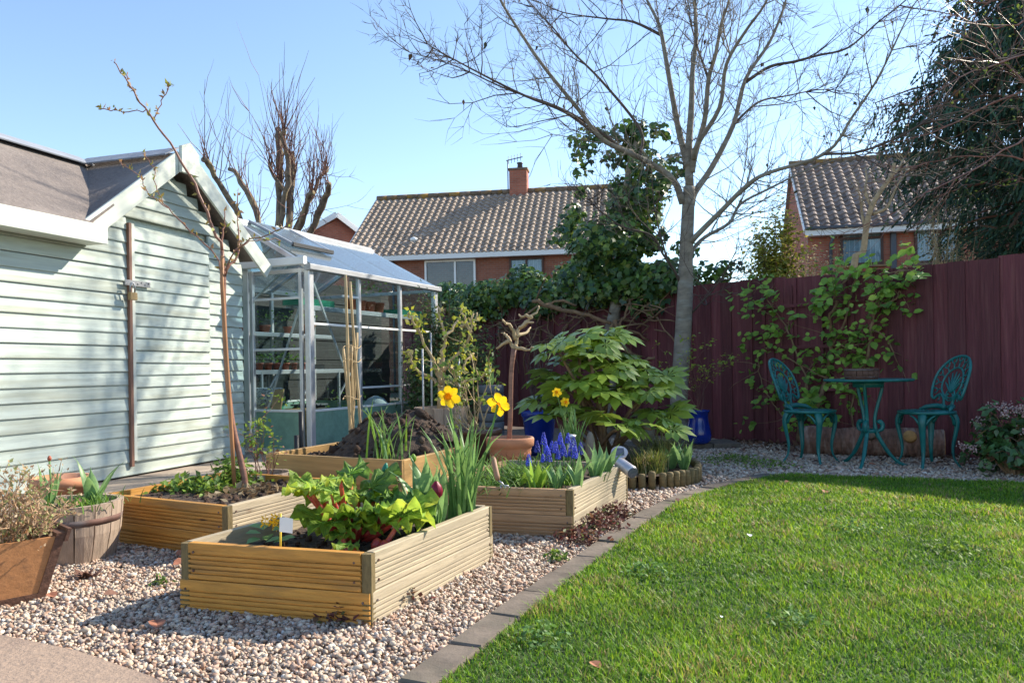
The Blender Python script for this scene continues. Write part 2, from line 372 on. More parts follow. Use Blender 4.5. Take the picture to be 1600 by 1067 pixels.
# ------------------------------------------------------------------ ground, lawn, gravel, paving
def sheet(name, pts, z, m, kind='structure'):
    mb = MB(); mb.add([(p[0], p[1], z) for p in pts], [tuple(range(len(pts)))])
    return tag(mb.build(name, m), kind=kind)
sheet('ground', [(-400, -400), (400, -400), (400, 400), (-400, 400)], -.06, m_ground)
L_IN = [(-.95, .12), (-.62, .90), (-.40, 1.42), (-.175, 1.953), (.05, 2.484), (.235, 2.90), (.431, 3.327), (.64, 3.79), (.877, 4.268), (1.09, 4.60), (1.333, 4.893), (1.59, 5.17), (1.88, 5.396)]
FAR = [(1.96, 5.42), (2.6, 5.15), (3.244, 4.884), (4.6, 4.25)]
LAWN = L_IN + FAR + [(5.2, 2.0), (4.5, .1)]
sheet('gravel_bed', [(-3.2, .3), (-1.2, .1), (-.95, .1), (4.9, .1), (4.9, 4.0), (5.3, 5.0), (2.9, 7.5), (.5, 10.2), (-3.2, 8)], 0.0, m_gravbase)
sheet('lawn', LAWN, .012, m_lawn)
def resample(pts, step):
    P = [V((p[0], p[1], 0)) for p in pts]; out = [P[0]]; acc = 0
    fine = []
    for a, b in zip(P[:-1], P[1:]):
        n = max(2, int((b - a).length / .01)); fine += [lerp(a, b, i / n) for i in range(n)]
    fine.append(P[-1]); last = fine[0]; d = 0; res = [fine[0]]
    for a, b in zip(fine[:-1], fine[1:]):
        d += (b - a).length
        if d >= step: res.append(b); d = 0
    return res
rg = random.Random(5)
edging = tag(bpy.data.objects.new('lawn_edging', None), kind='structure'); COL.objects.link(edging)
es = resample(L_IN, .27)
def normal_at(P, i):
    a = P[max(0, i - 1)]; b = P[min(len(P) - 1, i + 1)]; t = (b - a).normalized(); return V((-t.y, t.x, 0))
for i in range(len(es) - 1):
    n0, n1 = normal_at(es, i), normal_at(es, i + 1); w = .098
    t = (es[i + 1] - es[i]).normalized() * .004
    a, b = es[i] + t, es[i + 1] - t; zt = .024 + rg.uniform(-.004, .005); k = .006
    q = [a, b, b + n1 * w, a + n0 * w]; c = sum(q, V((0, 0, 0))) / 4
    mb = MB(); top = [lerp(p, c, .045) for p in q]
    mb.add([(p.x, p.y, -.03) for p in q] + [(p.x, p.y, zt - k + rg.uniform(-.002, .002)) for p in q] + [(p.x, p.y, zt + rg.uniform(-.0015, .0015)) for p in top],
        [(3, 2, 1, 0), (8, 9, 10, 11)] + [(j, (j + 1) % 4, (j + 1) % 4 + 4, j + 4) for j in range(4)] + [(j + 4, (j + 1) % 4 + 4, (j + 1) % 4 + 8, j + 8) for j in range(4)])
    mb.build('edging_stone', m_edging, edging)
# patio along the shed front: slabs in the shed's directions
SQ = V((-2.41, 6.86, 0)); SD = V((-.31, -.95, 0)).normalized(); SN = V((.95, -.31, 0)).normalized()
patio = tag(bpy.data.objects.new('patio', None), kind='structure'); COL.objects.link(patio)
for i in range(-5, 6):
    for j in range(2):
        u0 = i * .62 + (.2 if j else 0); n0 = -.30 + j * .62
        if j == 1 and i in (-5,): continue
        q = [SQ + SD * u + SN * n for u, n in ((u0 + .005, n0 + .005), (u0 + .612, n0 + .005), (u0 + .612, n0 + .612), (u0 + .005, n0 + .612))]
        z = .045 + rg.uniform(-.004, .004); c = sum(q, V((0, 0, 0))) / 4
        mb = MB(); mb.add([(p.x, p.y, -.02) for p in q] + [(p.x, p.y, z - .006) for p in q] + [(*lerp(p, c, .02).xy, z) for p in q],
            [(0, 1, 2, 3), (11, 10, 9, 8)] + [((k + 1) % 4, k, k + 4, (k + 1) % 4 + 4) for k in range(4)] + [((k + 1) % 4 + 4, k + 4, k + 8, (k + 1) % 4 + 8) for k in range(4)])
        mb.build('paving_slab', m_paving, patio)
path = tag(bpy.data.objects.new('garden_path', None), kind='structure'); COL.objects.link(path)
PE = [V((-2.6, 2.72, 0)), V((-1.561, 2.322, 0)), V((-1.248, 2.18, 0)), V((-.938, 1.983, 0)), V((-.55, 1.62, 0)), V((-.3, 1.2, 0))]
for (a, b) in ((0, 2), (2, 4), (4, 5)):
    pts = PE[a:b + 1]; q = [p - V((.003, .003, 0)) for p in pts] + [pts[-1] + V((-.55, -.85, 0)), pts[0] + V((-.55, -.85, 0))]
    mb = MB(); mb.poly_prism([(p.x, p.y, -.03) for p in q], (0, 0, .05)); mb.build('path_slab', m_slab, path)

# plan of the beds, used to keep stones out of them
A_FL, A_FR, A_BR = V((-1.126, 2.584, 0)), V((-.452, 2.379, 0)), V((-.092, 3.192, 0)); A_BL = A_FL + A_BR - A_FR
B_FL, B_FR = V((-1.961, 3.659, 0)), V((-1.219, 3.263, 0)); sdv = V((.38, .92, 0)).normalized(); B_BR, B_BL = B_FR + sdv * .82, B_FL + sdv * .82
C_FL, C_FR = V((-1.509, 4.689, 0)), V((-.612, 4.216, 0)); C_BR, C_BL = C_FR + sdv * .95, C_FL + sdv * .95
D_FR, D_BR = V((.267, 3.554, 0)), V((.671, 4.535, 0)); D_FL = D_FR + V((-.72, .226, 0)); D_BL = D_FL + D_BR - D_FR
def shrink(q, k=.03):
    c = sum(q, V((0, 0, 0))) / len(q); return [p + (c - p).normalized() * k for p in q]
HOLES = [shrink(q) for q in ([A_FL, A_FR, A_BR, A_BL], [B_FL, B_FR, B_BR, B_BL], [C_FL, C_FR, C_BR, C_BL], [D_FL, D_FR, D_BR, D_BL])]
PATIO_POLY = [SQ + SD * u + SN * n for u, n in ((-3.2, -.4), (3.8, -.4), (3.8, .95), (-3.0, .95))]
PATH_POLY = [p - V((.0, .0, 0)) for p in PE] + [V((-1, 0, 0)), V((-3.2, 1.5, 0))]
outer = [es[i] + normal_at(es, i) * .105 for i in range(len(es))]
NOGRAV = [(p.x, p.y) for p in outer] + FAR + [(5.2, 2), (4.5, 0.1), (-1, -.2)]
nr = np.random.default_rng(11)
def stones():
    P = []
    for (x0, x1, y0, y1, dens, sz) in ((-2.5, .9, 1.5, 3.3, 10500, .0070), (-2.6, 1.3, 3.3, 4.6, 6000, .0085), (-1.6, 4.6, 4.6, 8.4, 2700, .0115)):
        n = int((x1 - x0) * (y1 - y0) * dens); x = nr.uniform(x0, x1, n); y = nr.uniform(y0, y1, n)
        keep = ~in_poly(x, y, NOGRAV) & ~in_poly(x, y, [tuple(p)[:2] for p in PATIO_POLY]) & ~in_poly(x, y, [tuple(p)[:2] for p in PATH_POLY])
        for h in HOLES: keep &= ~in_poly(x, y, [tuple(p)[:2] for p in h])
        keep &= np.abs(x) < y * .80 + .4           # what the garden view could reach
        keep &= ((x - 3.928) * -.771 + (y - 5.985) * -.637) > .02
        keep &= ~((x < .9) & (y > 5.6)) & ~((x > .75) & (x < 1.3) & (y > 5.3) & (y < 7.2) & (x < .8 + (y - 5.2)))
        s = sz * np.exp(nr.normal(size=n) * .28)
        P.append(np.stack([x, y, nr.uniform(0.0, .012, n), s], 1)[keep])
    P = np.concatenate(P); col = pick(nr, len(P), [(.60, .47, .35, 4), (.54, .38, .29, 3), (.62, .53, .43, 2.5), (.38, .24, .165, 2), (.36, .29, .24, 1.8), (.24, .15, .11, .7), (.62, .58, .53, .5)], .13)
    a = 1.618; ico = np.array([(-1,a,0),(1,a,0),(-1,-a,0),(1,-a,0),(0,-1,a),(0,1,a),(0,-1,-a),(0,1,-a),(a,0,-1),(a,0,1),(-a,0,-1),(-a,0,1)]) / 1.9
    icf = np.array([(0,11,5),(0,5,1),(0,1,7),(0,7,10),(0,10,11),(1,5,9),(5,11,4),(11,10,2),(10,7,6),(7,1,8),(3,9,4),(3,4,2),(3,2,6),(3,6,8),(3,8,9),(4,9,5),(2,4,11),(6,2,10),(8,6,7),(9,8,1)])
    cb = np.array([(x, y, z) for z in (-.62, .62) for x, y in ((-.7, -.7), (.7, -.7), (.7, .7), (-.7, .7))]); cbf = np.array([(0,2,1),(0,3,2),(4,5,6),(4,6,7),(0,1,5),(0,5,4),(1,2,6),(1,6,5),(2,3,7),(2,7,6),(3,0,4),(3,4,7)])
    out = []; ids = nr.integers(0, 8, len(P))
    for k in range(8):
        s = ids == k; icf_ = icf if k % 2 else cbf; tv = (cb * nr.uniform(.55, 1.25, (8, 3))) if k % 2 == 0 else np.clip(ico * nr.uniform(.5, 1.35, (12, 1)), -nr.uniform(.45, .8, 3), nr.uniform(.45, .8, 3)) * 1.25; m = s.sum()
        sz = P[s, 3:4] * nr.uniform(.75, 1.25, (m, 3)) * np.array([[1.1, .95, .72]])
        N = np.array([[0, 0, 1.]]) + nr.normal(size=(m, 3)) * .6
        out.append(cloud(P[s, :3], tv, icf_, sz, N=N, X=nr.normal(size=(m, 3)), col=col[s]))
    v, f, c = merge(out)
    tag(mesh_arrays('gravel', v, f, m_stone, None, c), kind='stuff')
stones()
def grass():
    P = []
    for (y0, y1, dens) in ((1.5, 2.6, 22000), (2.6, 3.6, 17000), (3.6, 5.6, 12500)):
        x1 = y1 * .72 + .35; n = int((x1 + .9) * (y1 - y0) * dens); x = nr.uniform(-.9, x1, n); y = nr.uniform(y0, y1, n)
        keep = in_poly(x, y, LAWN) & (np.abs(x) < y * .70 + .3)
        P.append(np.stack([x, y], 1)[keep])
    P = np.concatenate(P); n = len(P)
    # patchiness of the turf: species, height and dry thatch vary over some decimetres
    def fld(s, seed): return np.array([mn.noise((p[0] * s, p[1] * s, seed)) for p in P[::6]]).repeat(6)[:n] if n % 6 == 0 else np.array([mn.noise((p[0] * s, p[1] * s, seed)) for p in P[::6]]).repeat(6)[:n]
    P = P[np.lexsort((P[:, 0] // .04, P[:, 1] // .04))]
    f1, f2 = fld(2.6, 1.3), fld(7.0, 4.1)
    ed = np.ones(n)
    h = (.020 + .016 * nr.random(n)) * (1 + .5 * f1 + .3 * f2) ; w = .0019 + .0007 * (P[:, 1] > 2.6) + .0009 * (P[:, 1] > 3.6)
    az = nr.uniform(0, 2 * np.pi, n); ln = np.abs(nr.normal(size=n)) * .55 + .25
    dx, dy = np.cos(az), np.sin(az); sx, sy = -dy, dx
    base = np.stack([P[:, 0], P[:, 1], np.full(n, .008)], 1)
    side = np.stack([sx, sy, np.zeros(n)], 1) * w[:, None]
    def at(t): 
        return base + np.stack([dx * ln * h * t ** 1.6, dy * ln * h * t ** 1.6, h * (t - .22 * ln * t * t)], 1)
    v = np.stack([base - side, base + side, at(.55) + side * .8, at(.55) - side * .8, at(1.0)], 1)
    f = np.array([(0, 1, 2), (0, 2, 3), (3, 2, 4)])[None] + (np.arange(n) * 5)[:, None, None]
    col = pick(nr, n, [(.17, .33, .02, 5), (.11, .25, .018, 4), (.26, .39, .03, 3), (.065, .15, .035, 1.6)], .16)
    dry = nr.random(n) < np.clip(.085 + .42 * f2 + .25 * f1, .02, .55); col[dry] = pick(nr, dry.sum(), [(.36, .31, .12), (.28, .26, .08), (.33, .25, .13)], .15)
    col *= (1 + .55 * f1[:, None] * np.array([[1.0, .7, .4]]))
    c = np.repeat(np.clip(col, .005, 1), 5, 0)
    tag(mesh_arrays('grass', v.reshape(-1, 3), f.reshape(-1, 3), m_grass, None, c), kind='stuff')
grass()
# ------------------------------------------------------------------ fence
FP, FD, FN = V((3.928, 5.985, 0)), V((-.637, .771, 0)), V((-.771, -.637, 0))
def fpt(t, off=0.0, z=0.0): return FP + FD * t + FN * off + V((0, 0, z))
rf = random.Random(3)
fence = thing('board_fence', 'tall maroon stained fence of upright boards across the back of the garden', 'fence', fpt(2))
t = -3.6
while t < 8.9:
    w = rf.uniform(.118, .128)
    zt = 1.60 + .012 * t + (.018 if int((t + 3.6) / 1.83) % 2 else 0) + rf.uniform(-.004, .004)
    fo_ = .010 if len(fence.children) % 2 else .024
    bar('fence_board', fpt(t + w / 2, fo_ + rf.uniform(0, .004), -.02), fpt(t + w / 2, fo_ + rf.uniform(0, .003), zt), .011, .132, m_fence, fence, up=FD)
    t += w
for z in (.25, .85, 1.45): bar('rail', fpt(-3.6, -.03, z), fpt(8.9, -.03, z), .04, .07, m_fence, fence)
for k in range(8): bar('fence_post', fpt(-3.6 + k * 1.83, -.07, -.05), fpt(-3.6 + k * 1.83, -.07, 1.62), .075, .075, m_fence, fence, up=FD)
# dark boarded wall behind the glasshouse
GA = V((-2.50, 7.30, 0)); GD = V((.403, .915, 0)); GX = V((.915, -.403, 0))     # gable left-of-centre point, side direction, across direction
lap = thing('lap_fence', 'dark weathered fence of horizontal boards behind the greenhouse', 'fence', GA + GD * 3 - GX * 1.25)
for k in range(15):
    z = .05 + k * .128
    a = GA - GX * 1.28 - GD * .6; b = GA - GX * 1.28 + GD * 4.4
    bar('lap_board', a + V((0, 0, z + .064)) + GX * (.01 if k % 2 else 0), b + V((0, 0, z + .064)) + GX * (.01 if k % 2 else 0), .018, .135, m_darkwood, lap)
for k in range(4): bar('fence_post', GA - GX * 1.34 + GD * (-.5 + 1.6 * k), GA - GX * 1.34 + GD * (-.5 + 1.6 * k) + V((0, 0, 1.95)), .08, .08, m_darkwood, lap, up=GD)
# ------------------------------------------------------------------ shed
ZB = .10
shed = thing('garden_shed', 'pale sage green timber shed with a gabled padlocked door and felt roof', 'shed', SQ + V((0, 0, ZB)))
def sp(u, n, z): return SQ + SD * u + SN * n + V((0, 0, ZB + z))
AP_U, AP_Z, EV_Z = .86, 2.36, 1.66      # gable apex, wall top
rs = random.Random(8)
# shiplap profile: proud lower lip, in (y outward, z)
def ship(h): return [(-.008, -h / 2), (.016, -h / 2), (.018, -h / 2 + .006), (.006, h / 2 - .004), (.004, h / 2), (-.008, h / 2)]
def wall_board(name, u0, u1, z, h, off, parent=shed):
    a, b = sp(u1, off, z + rs.uniform(-.0025, .0025)), sp(u0, off, z + rs.uniform(-.0025, .0025))
    d = b - a; me = prof_mesh(('board', round(h, 3)), ship(h))
    y = SN; x = d.normalized(); z_ = x.cross(y).normalized()
    if z_.z < 0: x = -x; z_ = x.cross(y).normalized()
    M = Matrix((x, y, z_)).transposed().to_4x4(); M.translation = (a + b) / 2
    M = M @ Matrix.Rotation(rs.uniform(-.012, .012), 4, 'X') @ Matrix.Diagonal((d.length, 1, 1, 1))
    return place(name, me, m_shed, parent, M)
bh = .0945; slope = (AP_Z - EV_Z) / .95
for k in range(25):
    z = -.045 + (k + .5) * bh
    if z > AP_Z - .1: break
    half = 99 if z < EV_Z else max(.05, AP_Z - z - bh * .55) / slope
    l, r = max(0.0, AP_U - half), min(3.3, AP_U + half)
    if z < EV_Z: l, r = 0.0, 3.3
    if z < 1.80:
        if k == 0: wall_board('wall_board', l, r, z, bh - .002, 0); continue
        if l < .43: wall_board('wall_board', l, .432, z, bh - .002, 0)
        if r > 1.32: wall_board('wall_board', 1.305, r, z, bh - .002, 0)
    else: wall_board('wall_board', l, r, z, bh - .002, 0)
# the door in the gable
door = bar('door', sp(.44, -.012, .92), sp(1.285, -.012, .92), .02, 1.73, m_shed, shed)
for k in range(19):
    z = .052 + (k + .5) * .0908
    wall_board('door_board', .442, 1.262, z - .002, .0888, .012, door)
bar('door_strip', sp(1.30, .026, .02), sp(1.295, .026, 1.80), .024, .03, m_brownpost, shed, up=SD)
bar('door_trim', sp(1.268, .022, .06), sp(1.266, .022, 1.80), .02, .034, m_shedtrim, shed, up=SD)
bar('floor_bearer', sp(-.0, -.06, -.05), sp(3.3, -.06, -.05), .06, .10, m_darkwood, shed)
# inner hull: side and back walls
hull = MB(); DP = 1.62
hull.add([sp(0, -.03, 0), sp(0, -DP, 0), sp(0, -DP, EV_Z - .05), sp(0, -.82, AP_Z - .1), sp(0, -.03, EV_Z + .0)], [(0, 1, 2, 3, 4)])
hull.add([sp(0, -DP, 0), sp(3.3, -DP, 0), sp(3.3, -DP, EV_Z), sp(0, -DP, EV_Z)], [(0, 1, 2, 3)])
hull.add([sp(3.3, -.03, 0), sp(3.3, -DP, 0), sp(3.3, -DP, EV_Z), sp(3.3, -.82, AP_Z - .1), sp(3.3, -.03, EV_Z)], [(4, 3, 2, 1, 0)])
hull.add([sp(0, -.03, 0), sp(3.3, -.03, 0), sp(3.3, -.03, EV_Z), sp(0, -.03, EV_Z)], [(0, 1, 2, 3)])
hull.add([sp(0, -.03, EV_Z), sp(1.75, -.03, EV_Z), sp(AP_U, -.03, AP_Z - .04)], [(0, 1, 2)])
hull.build('back_wall', m_shed, shed)
# roofs
OV = .20; EU = 1.80; RZ = AP_Z + .05; RN = -.82
ez = EV_Z + .03
def felt_quad(name, q, m, th=.014):
    q = [V(p) for p in q]; n = (q[1] - q[0]).cross(q[2] - q[0]).normalized()
    if n.z < 0: n = -n
    return MB().poly_prism(q, n * th).build(name, m, shed)
vz = (RZ - ez) / (abs(RN) + OV)             # main slope per metre of depth
felt_quad('front_roof_slope', [sp(EU - .02, OV, ez), sp(3.45, OV, ez), sp(3.45, RN, RZ), sp(AP_U, RN, RZ)], m_felt)
felt_quad('back_roof_slope', [sp(-.12, RN, RZ), sp(3.45, RN, RZ), sp(3.45, -DP - .15, ez), sp(-.12, -DP - .15, ez)], m_felt)
felt_quad('right_roof_slope', [sp(-.10, OV * .3, ez), sp(AP_U, OV * .6, RZ), sp(AP_U, RN, RZ), sp(-.10, RN, ez + .02)], m_felt)
felt_quad('gable_roof_slope', [sp(EU, OV, ez + .0), sp(AP_U, OV * .6, RZ), sp(AP_U, RN, RZ)], m_felt)
bar('ridge_flashing', sp(AP_U + .05, RN + .05, RZ + .012), sp(3.45, RN + .05, RZ + .012), .20, .012, m_flash, shed, up=V((0, 0, 1)) + SN * .5)
bar('ridge_flashing', sp(AP_U + .07, OV * .5, RZ + .005), sp(AP_U + .07, RN, RZ + .01), .17, .012, m_flash, shed, up=V((0, 0, 1)) + SD * .6)
bar('fascia', sp(EU - .12, OV + .012, ez - .055), sp(3.45, OV + .012, ez - .055), .022, .125, m_shedtrim, shed)
bar('soffit', sp(1.66, OV * .5 + .01, ez - .10), sp(3.3, OV * .5 + .01, ez - .10), .18, .016, m_shedtrim, shed)
bar('barge_board', sp(EU + .02, OV * .85, ez - .055), sp(AP_U + .06, OV * .85, RZ - .065), .022, .135, m_shedtrim, shed)
bar('barge_board', sp(-.17, OV * .85, ez - .09), sp(AP_U - .05, OV * .85, RZ - .065), .022, .135, m_shedtrim, shed)
fin = MB(); c = sp(AP_U, OV * .85 + .014, 0)
w = .095
fin.poly_prism([c + SD * w + V((0, 0, RZ - .17)), c - SD * w + V((0, 0, RZ - .17)), c - SD * w + V((0, 0, RZ + .0)), c + V((0, 0, RZ + .075)), c + SD * w + V((0, 0, RZ + .03))], SN * .03)
fin.build('gable_block', m_shedtrim, shed)
# hasp, then the padlock that hangs on it
hp = sp(1.26, .045, 1.36)
bar('hasp', hp + SD * .10, hp - SD * .14, .006, .04, m_steel, door)
for s in (-.02, -.05, -.10, -.13): MB().lathe([(.006, 0), (.006, .004)], 8, (0, 0, 0)).build('screw', m_steel, shed, loc=None).matrix_basis.translation
for o in [o for o in shed.children if o.name.startswith('screw')]:
    i = [o2 for o2 in shed.children if o2.name.startswith('screw')].index(o); o.location = hp - SD * (.02 + .035 * i) + SN * .006 - wl(shed) + V((0, 0, .01 * (i % 2)))
    o.rotation_euler = SN.to_track_quat('Z', 'Y').to_euler()
pl = thing('padlock', 'worn brass padlock hanging on the hasp of the green shed door', 'padlock', hp + SD * .06 + SN * .03 + V((0, 0, -.13)))
pc = wl(pl); bar('lock_body', pc - SD * .032 + V((0, 0, .03)), pc + SD * .032 + V((0, 0, .03)), .026, .055, m_brass, pl)
tube('shackle', [pc - SD * .02 + V((0, 0, .055)), pc - SD * .022 + V((0, 0, .10)), pc - SD * .012 + V((0, 0, .125)), pc + SD * .012 + V((0, 0, .125)), pc + SD * .022 + V((0, 0, .10)), pc + SD * .02 + V((0, 0, .055))], .006, m_steel, pl)
# ------------------------------------------------------------------ greenhouse
gh = thing('greenhouse', 'aluminium framed glass greenhouse with pale green base panels beside the shed', 'greenhouse', GA)
GW, GL, GE, GR_ = .72, 2.31, 1.74, 2.24      # right half width from GA, length, eave, ridge
AX = -.17                                    # apex across
def gp(a, l, z): return GA + GX * a + GD * l + V((0, 0, z))
LW = AX - (GW - AX)                          # left wall across position
def gbar(name, a, b, w=.035, h=.035, m=m_alu, up=None, par=None): return bar(name, a, b, w, h, m, par or gh, up=up or GX)
for l in (0, GL):
    for a in (LW, GW): gbar('corner_post', gp(a, l, .04), gp(a, l, GE), .07 if a == GW else .045, .06 if a == GW else .045)
    gbar('rafter', gp(GW, l, GE), gp(AX, l, GR_), .04, .045, up=(0, 0, 1)); gbar('rafter', gp(LW, l, GE), gp(AX, l, GR_), .04, .045, up=(0, 0, 1))
    gbar('gable_rail', gp(LW, l, GE - .02), gp(GW, l, GE - .02), .03, .04, up=(0, 0, 1))
    gbar('sill', gp(LW, l, .05), gp(GW, l, .05), .05, .06, up=(0, 0, 1))
gbar('door_post', gp(.0, -.01, .04), gp(.0, -.01, GE + .2), .05, .07); gbar('door_post', gp(.07, -.02, .04), gp(.07, -.02, GE), .035, .04); 
gbar('glazing_bar', gp(GW - .09, -.005, .04), gp(GW - .09, -.005, GE), .03, .035)
for z in (.43, 1.0, 1.47): gbar('glazing_bar', gp(.08, -.012, z), gp(GW - .09, -.012, z), .022, .022, m_white, up=(0, 0, 1))
gbar('brace', gp(.19, .03, .44), gp(GW - .08, .03, 1.52), .022, .012)
gbar('brace', gp(.02, .03, 1.46), gp(GW - .16, .03, 1.85), .022, .012)
gbar('door_track', gp(LW - .1, -.06, GE + .06), gp(GW + .01, -.06, GE + .06), .05, .075, m_white, up=(0, 0, 1))
LS = (0, .77, 1.54, 2.31)
for i, l in enumerate(LS):
    if 0 < i < 3:
        for a in (LW, GW): gbar('glazing_bar', gp(a, l, .04), gp(a, l, GE), .04, .04)
        for a in (LW, GW): gbar('rafter', gp(a, l, GE), gp(AX, l, GR_), .03, .035, m_alud, up=(0, 0, 1))
for a in (LW, GW):
    gbar('eave_gutter', gp(a + (.03 if a > 0 else -.03), -.06, GE), gp(a + (.03 if a > 0 else -.03), GL + .06, GE), .075, .055, m_alud, up=(0, 0, 1))
    gbar('sill', gp(a, 0, .05), gp(a, GL, .05), .05, .06, up=(0, 0, 1)); gbar('side_rail', gp(a, 0, 1.23), gp(a, GL, 1.23), .02, .022, m_white, up=(0, 0, 1))
    gbar('side_rail', gp(a, 0, .43), gp(a, GL, .43), .03, .022, m_white, up=(0, 0, 1))
gbar('side_rail', gp(GW + .005, .77, .62), gp(GW + .005, GL, .62), .02, .02, m_white, up=(0, 0, 1))
gbar('side_rail', gp(GW + .005, .50, 1.52), gp(GW + .005, .77, 1.52), .02, .02, m_white, up=(0, 0, 1))
gbar('brace', gp(GW - .03, .05, 1.70), gp(GW - .03, .74, .5), .022, .012)
gbar('ridge_bar', gp(AX, -.02, GR_ + .01), gp(AX, GL + .02, GR_ + .01), .09, .05, m_alud, up=(0, 0, 1))
gbar('ridge_board', gp(AX, .6, GR_ + .04), gp(AX, GL + .02, GR_ + .04), .02, .04, m_alud, up=(0, 0, 1))
def pane(name, q, m=m_glass, th=.004):
    q = [V(p) for p in q]; n = (q[1] - q[0]).cross(q[2] - q[0]).normalized(); return MB().poly_prism(q, n * th).build(name, m, gh)
for a in (LW, GW):
    for l0, l1 in zip(LS[:-1], LS[1:]):
        for z0, z1 in ((.44, 1.22), (1.24, GE)): pane('pane', [gp(a, l0 + .02, z0), gp(a, l1 - .02, z0), gp(a, l1 - .02, z1), gp(a, l0 + .02, z1)])
        pane('base_panel', [gp(a, l0 + .02, .08), gp(a, l1 - .02, .08), gp(a, l1 - .02, .42), gp(a, l0 + .02, .42)], m_panel, .01)
        o = gp(a, 0, GE + .02); 
        pane('roof_pane', [gp(a + (.02 if a > 0 else -.02), l0 + .008, GE + .035), gp(a + (.02 if a > 0 else -.02), l1 - .008, GE + .035), gp(AX, l1 - .008, GR_ + .02), gp(AX, l0 + .008, GR_ + .02)], m_roofglass)
for l in (0, GL):
    for z0, z1 in ((.44, .99), (1.01, 1.46), (1.48, GE - .04)): pane('pane', [gp(.09, l, z0), gp(GW - .1, l, z0), gp(GW - .1, l, z1), gp(.09, l, z1)])
    pane('pane', [gp(LW + .03, l, .44), gp(-.03, l, .44), gp(-.03, l, GE - .04), gp(LW + .03, l, GE - .04)])
    pane('pane', [gp(LW + .05, l, GE + .01), gp(GW - .05, l, GE + .01), gp(AX, l, GR_ - .03)])
    pane('base_panel', [gp(.09, l, .08), gp(GW - .1, l, .08), gp(GW - .1, l, .42), gp(.09, l, .42)], m_panel, .01)
    pane('base_panel', [gp(LW + .03, l, .08), gp(-.03, l, .08), gp(-.03, l, .42), gp(LW + .03, l, .42)], m_panel, .01)
# roof vent a little proud of the right slope
def rp_(f, l, up=0): return gp(lerp(GW, AX, f), l, lerp(GE, GR_, f) + .05 + up)
vent = pane('roof_vent', [rp_(.38, .20, .035), rp_(.38, .78, .035), rp_(.97, .78), rp_(.97, .20)], m_roofglass, .006)
gbar('vent_edge', rp_(.37, .18, .03), rp_(.37, .80, .03), .03, .04, m_rubber, up=(0, 0, 1), par=vent)
gbar('vent_edge', rp_(.37, .19, .03), rp_(.97, .19), .03, .025, m_alud, up=(0, 0, 1), par=vent); gbar('vent_edge', rp_(.37, .79, .03), rp_(.97, .79), .03, .025, m_alud, up=(0, 0, 1), par=vent)
# inside: staging with pots
def staging(name, label, a0, a1, z, legs=True):
    s = thing(name, label, 'shelf', gp(a0, 1.1, .05))
    for k in range(3):
        a = lerp(a0, a1, (k + .5) / 3); bar('shelf_slat', gp(a, .10, z), gp(a, 2.2, z), abs(a1 - a0) / 3 - .02, .018, m_alud, s)
    bar('shelf_edge', gp(a1, .08, z - .01), gp(a1, 2.22, z - .01), .02, .045, m_alu, s)
    if legs:
        for l in (.15, .75, 1.4, 2.1):
            for a in (a0, a1): bar('leg', gp(a, l, .04), gp(a, l, z - .01), .028, .028, m_alu, s, up=GX)
            bar('brace', gp(a1, l, z - .32), gp(a1, l + .25, z - .03), .02, .02, m_alu, s)
    return s
staging('greenhouse_bench', 'low aluminium bench inside the greenhouse carrying seedling trays', -1.0, -.52, .80)
staging('wall_shelf', 'upper aluminium shelf along the back wall inside the greenhouse', -1.0, -.70, 1.22, False)
staging('window_shelf', 'high aluminium shelf along the garden side inside the greenhouse', .36, .60, 1.40, False)
ri = random.Random(21); ni = np.random.default_rng(21)
def sprig(parent, c, h, n, m, name='leaves', spread=.5):
    P = np.array(c) + ni.normal(size=(n, 3)) * np.array([[spread * h, spread * h, .28 * h]]) * .6 + np.array([[0, 0, h * .5]])
    v, f, cc = cloud(P, *LEAF, ni.uniform(.02, .045, n), N=ni.normal(size=(n, 3)) * .6 + np.array([[0, 0, 1]]), col=pick(ni, n, [(.10, .22, .035), (.16, .30, .05)]))
    return tag(mesh_arrays(name, v, f, m, parent, cc), kind='stuff')
def pot(parent_name, label, c, r, h, m, group=None, plant=0):
    p = thing(parent_name, label, 'plant pot', c, group); c = V(c)
    MB().lathe([(r * .75, 0), (r, h * .8), (r * 1.08, h * .8), (r * 1.08, h), (r * .95, h), (r * .93, h * .85), (.001, h * .85)], 14, c).build('pot', m, p, True)
    if plant: sprig(p, c + V((0, 0, h)), plant, 30, m_soft)
    return p
def tray(label, a, l, z, ln, m, group, plants=True):
    c = gp(a, l, z); p = thing('seed_tray', label, 'seed tray', c, group); mb = MB()
    w = .11
    for (x0, x1, y0, y1, z0, z1) in ((-w, w, -ln / 2, ln / 2, 0, .006), (-w, -w + .008, -ln / 2, ln / 2, .006, .06), (w - .008, w, -ln / 2, ln / 2, .006, .06), (-w, w, -ln / 2, -ln / 2 + .008, .006, .06), (-w, w, ln / 2 - .008, ln / 2, .006, .06)):
        b = MB().box(x0, x1, y0, y1, z0, z1); mb.add([c + GX * x + GD * y + V((0, 0, q)) for x, y, q in b.v], b.f)
    mb.build('tray', m, p)
    if plants:
        n = 40; P = np.array([c + GX * ri.uniform(-.09, .09) + GD * ri.uniform(-ln / 2, ln / 2) + V((0, 0, ri.uniform(.05, .12))) for _ in range(n)])
        v, f, cc = cloud(P, *LEAF, ni.uniform(.02, .04, n), N=ni.normal(size=(n, 3)) * .5 + np.array([[0, 0, 1]]), col=pick(ni, n, [(.10, .22, .035), (.15, .30, .05)]))
        tag(mesh_arrays('seedlings', v, f, m_soft, p, cc), kind='stuff')
